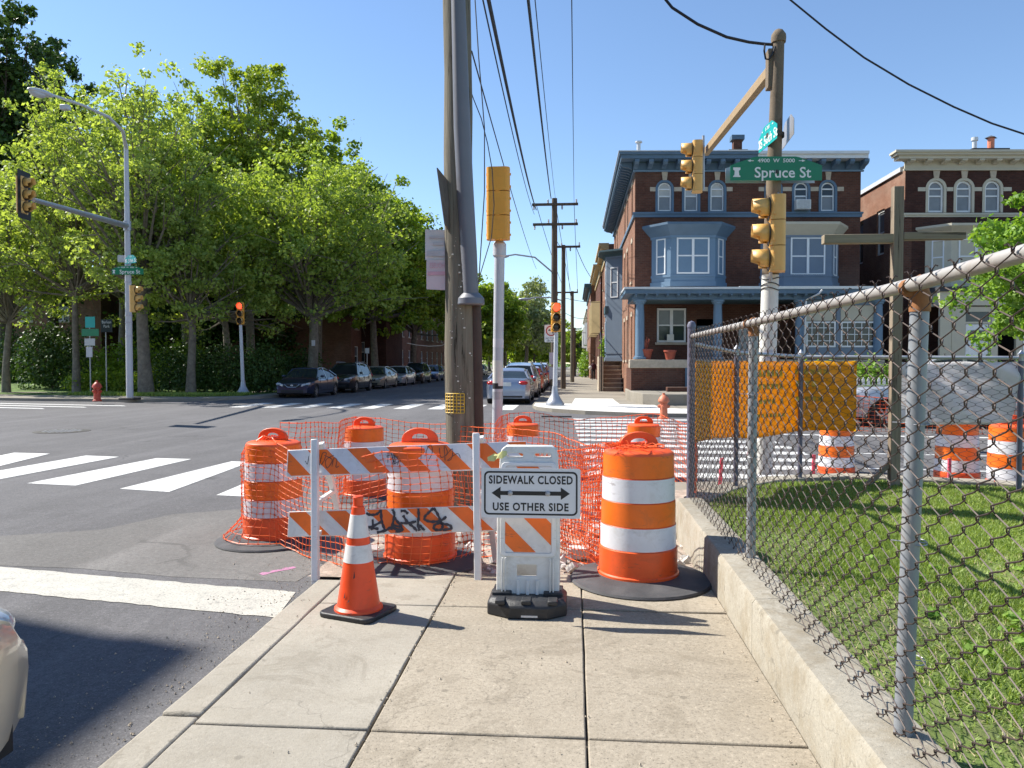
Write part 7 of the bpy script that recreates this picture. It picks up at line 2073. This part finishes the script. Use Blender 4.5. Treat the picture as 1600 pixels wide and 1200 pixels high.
# ================================================================== PERSON
def skin_body(name, V, E, Rd, m, parent, sub=2, root=0):
    me = bpy.data.meshes.new(name); me.from_pydata(V, E, []); me.materials.append(M[m]); o = bpy.data.objects.new(name, me); COL.objects.link(o); o.parent = parent
    sk = o.modifiers.new('skin', 'SKIN'); sk.use_smooth_shade = True
    for i, r in enumerate(Rd): me.skin_vertices[0].data[i].radius = (r, r * .8 if isinstance(r, float) else r)
    me.skin_vertices[0].data[root].use_root = True
    s = o.modifiers.new('sub', 'SUBSURF'); s.levels = sub; s.render_levels = sub
    return o
pp = A(927, 593, 70.5); pp.z = 0
per = thing('person', 'person in dark clothes walking on the far pavement carrying a white bag', 'person', pp, R(10))
V = [(0, 0, .95), (0, 0, 1.15), (0, 0, 1.38), (0, 0, 1.5), (0, -.01, 1.66), (-.19, 0, 1.42), (-.27, -.05, 1.14), (-.2, -.2, 1.02), (.19, 0, 1.42), (.25, .04, 1.14), (.25, -.05, .9),
     (-.1, 0, .9), (-.11, -.12, .5), (-.11, -.05, .08), (-.11, -.2, .03), (.1, 0, .9), (.12, .1, .5), (.12, .3, .12), (.12, .2, .04)]
E = [(0, 1), (1, 2), (2, 3), (3, 4), (2, 5), (5, 6), (6, 7), (2, 8), (8, 9), (9, 10), (0, 11), (11, 12), (12, 13), (13, 14), (0, 15), (15, 16), (16, 17), (17, 18)]
Rd = [.15, .14, .16, .06, .10, .07, .05, .035, .07, .05, .035, .1, .075, .045, .04, .1, .075, .045, .04]
skin_body('body', V, E, Rd, 'clo_k', per)
mb = MB(); mb.ell((0, -.01, 1.69), (.08, .095, .12), 14, 10); mb.obj('head', 'skin', per, world=False, smooth=60)
mb = MB(); mb.ell((0, .02, 1.72), (.088, .1, .115), 14, 10); mb.obj('hair', 'bark_d', per, world=False, smooth=60)
mb = MB(); mb.lathe([(.15, .98), (.17, 1.1), (.19, 1.38), (.12, 1.47), (.06, 1.5)], 16, Matrix.Diagonal((1.25, .85, 1, 1))); mb.obj('jacket', 'clo_m', per, world=False, smooth=60)
bg = MB(); bg.ell((-.28, -.17, 1.12), (.16, .12, .17), 12, 9); o = bg.obj('shopping_bag', 'bag', smooth=60); o.location = pp; tag(o, 'white bag carried by the walking person in dark clothes', 'bag')

# ================================================================== PLANTING
def t_at(px, Y): p = A(px, 600, Y); return (p.x, Y, 0)
TK = dict(clr=(.07, .14), inner=.1)
make_tree('plane_tree', 'pale barked plane tree with loose light green crown right behind the far left signal pole', t_at(226, 35.5), 17.6, 4.5, rz_=8.3, lf='lf_syc', seed=3, nclump=330, per=64, leaf=.15, trunk_r=.3, limb_n=110, low=.0, **TK)
make_tree('plane_tree', 'slender plane tree with mottled trunk right of the lamp pole', t_at(303, 36.8), 13.0, 4.0, rz_=5.9, lf='lf_syc_b', seed=5, nclump=260, per=64, leaf=.15, trunk_r=.2, limb_n=70, lean=(-.5, 0), **TK)
make_tree('plane_tree', 'thin trunked plane tree beside the park signs', t_at(118, 37.5), 17.6, 4.4, rz_=8.4, lf='lf_syc', seed=8, nclump=280, per=61, leaf=.15, trunk_r=.17, limb_n=90, lean=(.3, 0), **TK)
make_tree('plane_tree', 'wide plane tree with forked pale trunk behind the navy sedan', t_at(487, 42.5), 14.2, 6.2, rz_=6.2, lf='lf_syc_b', seed=12, nclump=430, per=72, leaf=.17, trunk_r=.3, limb_n=110, **TK)
make_tree('plane_tree', 'light green plane tree at the far left edge in front of the park', t_at(15, 38.5), 12.6, 4.6, rz_=5.5, lf='lf_syc', seed=17, nclump=260, per=64, leaf=.15, trunk_r=.18, limb_n=60, **TK)
make_tree('plane_tree', 'pale green plane tree between the lamp pole and the red signal post', t_at(352, 41), 13.6, 4.6, rz_=6.0, lf='lf_syc', seed=19, nclump=280, per=68, leaf=.16, trunk_r=.2, limb_n=60, **TK)
make_tree('lime_tree', 'tall yellow green tree rising behind the plane trees', t_at(392, 51), 23.4, 5.1, rz_=10, lf='lf_lime', seed=21, nclump=520, per=95, leaf=.2, trunk_r=.3, limb_n=90, **TK)
make_tree('lime_tree', 'bright green tree on the right flank of the tallest tree', t_at(500, 56), 20.6, 5.4, rz_=9.6, lf='lf_mid', seed=23, nclump=360, per=100, leaf=.22, trunk_r=.3, limb_n=40, **TK)
make_tree('lime_tree', 'fresh green tree filling the skyline left of the tallest tree', t_at(292, 48), 19.6, 4.4, rz_=8.6, lf='lf_syc_b', seed=39, nclump=380, per=90, leaf=.19, trunk_r=.28, limb_n=60, **TK)
make_tree('oak_tree', 'broad deep green tree above the middle of the left hand parked cars', t_at(585, 60), 17.6, 6.0, rz_=8.2, lf='lf_mid', seed=27, nclump=420, per=105, leaf=.24, trunk_r=.3, limb_n=40, **TK)
make_tree('oak_tree', 'round green tree at the right end of the left tree row', t_at(648, 68), 14.6, 5.4, rz_=6.6, lf='lf_mid', seed=29, nclump=320, per=105, leaf=.26, trunk_r=.3, limb_n=30, **TK)
make_tree('oak_tree', 'very tall dark tree at the top left corner of the picture', t_at(8, 50), 28.5, 6.0, rz_=12.5, lf='lf_dark', bark='bark_d', seed=31, nclump=420, per=120, leaf=.24, trunk_r=.5, limb_n=60, **TK)
make_tree('oak_tree', 'tall dark tree second from the left, behind the plane trees', t_at(85, 54), 25.5, 4.2, rz_=11.5, lf='lf_dark', bark='bark_d', seed=33, nclump=330, per=110, leaf=.24, trunk_r=.45, limb_n=40, **TK)
make_tree('oak_tree', 'dark tree filling the gap behind the middle plane trees', t_at(300, 58), 16.5, 7.0, rz_=8.5, lf='lf_dark', bark='bark_d', seed=35, nclump=360, per=110, leaf=.28, trunk_r=.45, limb_n=30, **TK)
make_tree('oak_tree', 'dark shaded tree behind the red signal post', t_at(450, 64), 15.0, 7.0, rz_=8.0, lf='lf_dark', bark='bark_d', seed=36, nclump=330, per=110, leaf=.28, trunk_r=.4, limb_n=20, **TK)
make_tree('oak_tree', 'dense green tree beyond the plane tree with the loose crown', t_at(190, 50), 20.5, 5.0, rz_=8.5, lf='lf_mid', seed=37, nclump=300, per=100, leaf=.2, trunk_r=.3, limb_n=40, **TK)
for i_, (px_, Y_, h_, c_) in enumerate(((700, 150, 12, 9), (770, 190, 13, 9), (850, 190, 11, 8), (735, 120, 13, 6), (900, 200, 8, 6))):
    make_tree('street_tree', ['far green tree behind the utility pole at the left of the gap', 'distant tree in the haze of the street end, left part', 'distant tree in the street end, right part', 'mid green tree at the left side of the far street', 'last tree closing the view over the pavement'][i_], t_at(px_, Y_), h_, c_, rz_=h_ * .47, lf='lf_mid', seed=70 + i_, nclump=120, per=110, leaf=.55, trunk_r=.3, limb_n=8)
make_tree('street_tree', 'bright green tree at the left of the street gap beside the utility pole', t_at(752, 92), 12.4, 4.6, rz_=5.6, lf='lf_mid', seed=41, nclump=120, per=170, leaf=.36, trunk_r=.25, limb_n=14)
make_tree('street_tree', 'pale sparse tree in the middle of the street gap', t_at(822, 110), 14.2, 5.2, rz_=6.6, lf='lf_pale', seed=43, nclump=110, per=110, leaf=.36, trunk_r=.3, limb_n=60, inner=.2)
make_tree('street_tree', 'yellow green tree between the pale tree and the signal pole', t_at(788, 100), 11.0, 3.6, rz_=4.6, lf='lf_lime', seed=44, nclump=70, per=150, leaf=.36, trunk_r=.25, limb_n=14)
make_tree('street_tree', 'dark tree closing the far end of the pavement', t_at(905, 150), 8.0, 4.0, rz_=3.8, lf='lf_mid', seed=45, nclump=70, per=150, leaf=.45, trunk_r=.25, limb_n=10)
make_tree('street_tree', 'low leafy tree behind the right hand parked cars', t_at(835, 130), 9.5, 5.5, rz_=4.4, lf='lf_mid', seed=46, nclump=90, per=150, leaf=.45, trunk_r=.25, limb_n=10)
make_tree('street_tree', 'distant green tree low at the left of the street end', t_at(765, 140), 9.5, 7.0, rz_=4.4, lf='lf_mid', seed=47, nclump=110, per=150, leaf=.5, trunk_r=.25, limb_n=10)
make_tree('maple_tree', 'bright green maple overhanging from the right edge behind the fence', t_at(1685, 17.5), 5.9, 2.5, rz_=2.35, lf='lf_map', seed=51, nclump=260, per=130, leaf=.10, trunk_r=.1, clr=(.08, .15), limb_n=60, inner=.2, group=None)
rngw = np.random.default_rng(5)
wc = [(x, 235 + 12 * rngw.random(), 2.5 + 2.5 * rngw.random()) for x in np.arange(-95, 60, 2.2)]
Vw, Fw = leaf_cloud(wc, [(3.2, 3, 3.2)] * len(wc), 300, .6, rngw, .4)
tag(link_mesh('distant_trees', np_mesh('distant_trees', Vw, Fw, 'lf_mid', 4)), 'low line of distant trees closing the end of the street', 'trees', kind='stuff')
def hedge(name, label, pts, leaf, lf, per, cat='shrub', seed=1, group=None):
    rng = np.random.default_rng(seed); V, F = leaf_cloud([p[:3] for p in pts], [p[3] for p in pts], per, leaf, rng, .55)
    V[:, 2] = np.maximum(V[:, 2], .02)
    t = thing(name, label, cat, pts[0][:2] + (0,), 0, group); V2 = V - np.array([pts[0][0], pts[0][1], 0])
    link_mesh('foliage', np_mesh('foliage', V2, F, lf, 4), t)
    mb = MB()
    for p in pts[::2]: mb.tube([(p[0] - pts[0][0], p[1] - pts[0][1], -.02), (p[0] - pts[0][0] + .1, p[1] - pts[0][1], p[2])], .03, 5)
    mb.obj('stems', 'bark_d', t, world=False); return t
def row(px0, px1, Y, n, h, rr, jit=.3):
    out = []
    for i in range(n):
        x = A(lerp(px0, px1, i / (n - 1)), 600, Y).x; out.append((x, Y + random.uniform(-jit, jit), h * random.uniform(.4, .6), (rr * random.uniform(.8, 1.2), rr, h * .55 * random.uniform(.85, 1.15))))
    return out
hedge('hedge', 'dark clipped hedge behind the red signal post and slender tree', row(262, 420, 38.6, 12, 2.3, .75), .12, 'lf_dark', 900, 'hedge', 61)
hedge('hedge', 'dark hedge along the side behind the first parked cars', row(405, 478, 43.5, 6, 2.2, .9), .13, 'lf_dark', 900, 'hedge', 62)
hedge('shrub', 'dark round shrub between the plane trees at left', row(50, 118, 41, 5, 3.6, 1.0), .14, 'lf_dark', 1200, 'shrub', 63)
hedge('shrub', 'low dark ground shrubs behind the fire hydrant', row(128, 225, 38.2, 6, 1.0, .7), .12, 'lf_mid', 700, 'shrub', 64)
hedge('shrub', 'shrub with reddish twigs at the far left edge by the brick block', row(0, 45, 45, 4, 3.2, .9), .16, 'lf_dark', 500, 'shrub', 65)
hedge('hedge', 'leafy green hedge across the park behind the signs', row(120, 300, 47, 10, 2.6, 1.2), .16, 'lf_mid', 700, 'hedge', 66)
hedge('hedge', 'light green hedge and white picket border behind the pickup truck', [(x, 27.5 - (x - 9) * .12, .95, (.8, .5, .65)) for x in np.arange(8.5, 16, .9)], .12, 'lf_map', 600, 'hedge', 67)
hedge('shrub', 'small climbing shrub against the far row house wall beside the steps', [(A(944, 600, 50).x, 50, 2.4, (.22, .4, .8)), (A(945, 600, 50).x, 50.3, 1.3, (.2, .3, .6))], .14, 'lf_map', 500, 'shrub', 68)
hedge('shrub', 'green bush on the pavement behind the walking person', [(A(914, 600, 82).x, 82, 1.0, (.7, .7, 1.0)), (A(915, 600, 84).x, 84, 1.9, (.6, .6, 1.0))], .2, 'lf_map', 500, 'shrub', 69)
# picket fence
pf_ = thing('picket_fence', 'white picket fence behind the pickup truck', 'fence', (10, 26, 0))
for i in range(46):
    x = 8.3 + i * .16; mb = MB(); y = 26.3 - (x - 9) * .12
    mb.prism([(x - .045, .1), (x + .045, .1), (x + .045, 1.0), (x, 1.08), (x - .045, 1.0)], lambda a, b, t: (a, t, b), y, y + .02); mb.obj('picket', 'white_p', pf_)
mb = MB(); mb.bar((8.2, 26.43, .35), (15.8, 25.52, .35), .03, .07); mb.obj('rail', 'white_p', pf_); mb = MB(); mb.bar((8.2, 26.43, .8), (15.8, 25.52, .8), .03, .07); mb.obj('rail', 'white_p', pf_)

# ---- park signs
def post_sign(px, yb, Y, plates, label, texts=()):
    b = A(px, yb, Y); t = thing('park_sign', label, 'sign', (b.x, Y, 0)); top = max(A(px, p[2], Y).z for p in plates)
    mb = MB(); mb.cyl((0, .03, 0), (0, .03, top), .03); mb.obj('post', 'galv', t, world=False)
    for (x0, x1, y0, y1, m) in plates:
        a, c = A(x0, y1, Y), A(x1, y0, Y); me = flat_mesh('sign_plate', [rrect(a.x, c.x, a.z, c.z, .03, 2)], m, .01, 0, Matrix.Translation((-b.x, -.02, 0)) @ XZ)
        link_mesh('sign_plate', me, t)
    for (s, x, y, sz) in texts:
        p = A(x, y, Y); link_mesh('lettering', text_mesh('lettering', s, sz, 'white_l', Matrix.Translation((p.x - b.x, -.035, p.z)) @ XZ, .002, .9), t)
    return t
post_sign(141, 600, 36.3, [(133.5, 149, 512, 495, 'teal'), (128, 155, 525, 514, 'green'), (132.5, 149, 540, 529, 'grey_s'), (135, 145, 558, 542, 'greysign')], 'stack of small green, brown and white notices on a post in the park')
M['park_k'] = mat('park_sign_dark', (.02, .03, .03), .5)
post_sign(166, 600, 37.0, [(158, 176, 519, 499, 'park_k')], 'dark square park name sign on a thin post', (('Barkan', 167, 503.5, .2), ('Park', 167, 510, .2)))
post_sign(573.5, 575, 52, [(570.5, 577, 552, 544, 'greysign')], 'small pale parking sign behind the third parked car')
mb = MB(); p = A(490, 536, 42.1); mb.box(p.x - .09, p.x + .09, 42.02, 42.1, p.z - .16, p.z + .16); tag(mb.obj('paper_notice', 'greysign'), 'small pale notice pinned to the forked plane tree trunk', 'notice')
for (px, y, Y, lab, m) in ((863, 560, 39.0, 'red and white parking sign on the first crossarm pole', 'pinksign'), (863, 583, 39.0, 'small white sign low on the first crossarm pole', 'greysign')):
    p = A(px, y, Y); mb = MB(); mb.box(p.x - .16, p.x + .16, Y - .02, Y, p.z - .3, p.z + .3); tag(mb.obj('parking_sign', m), lab, 'sign', 'parking signs')
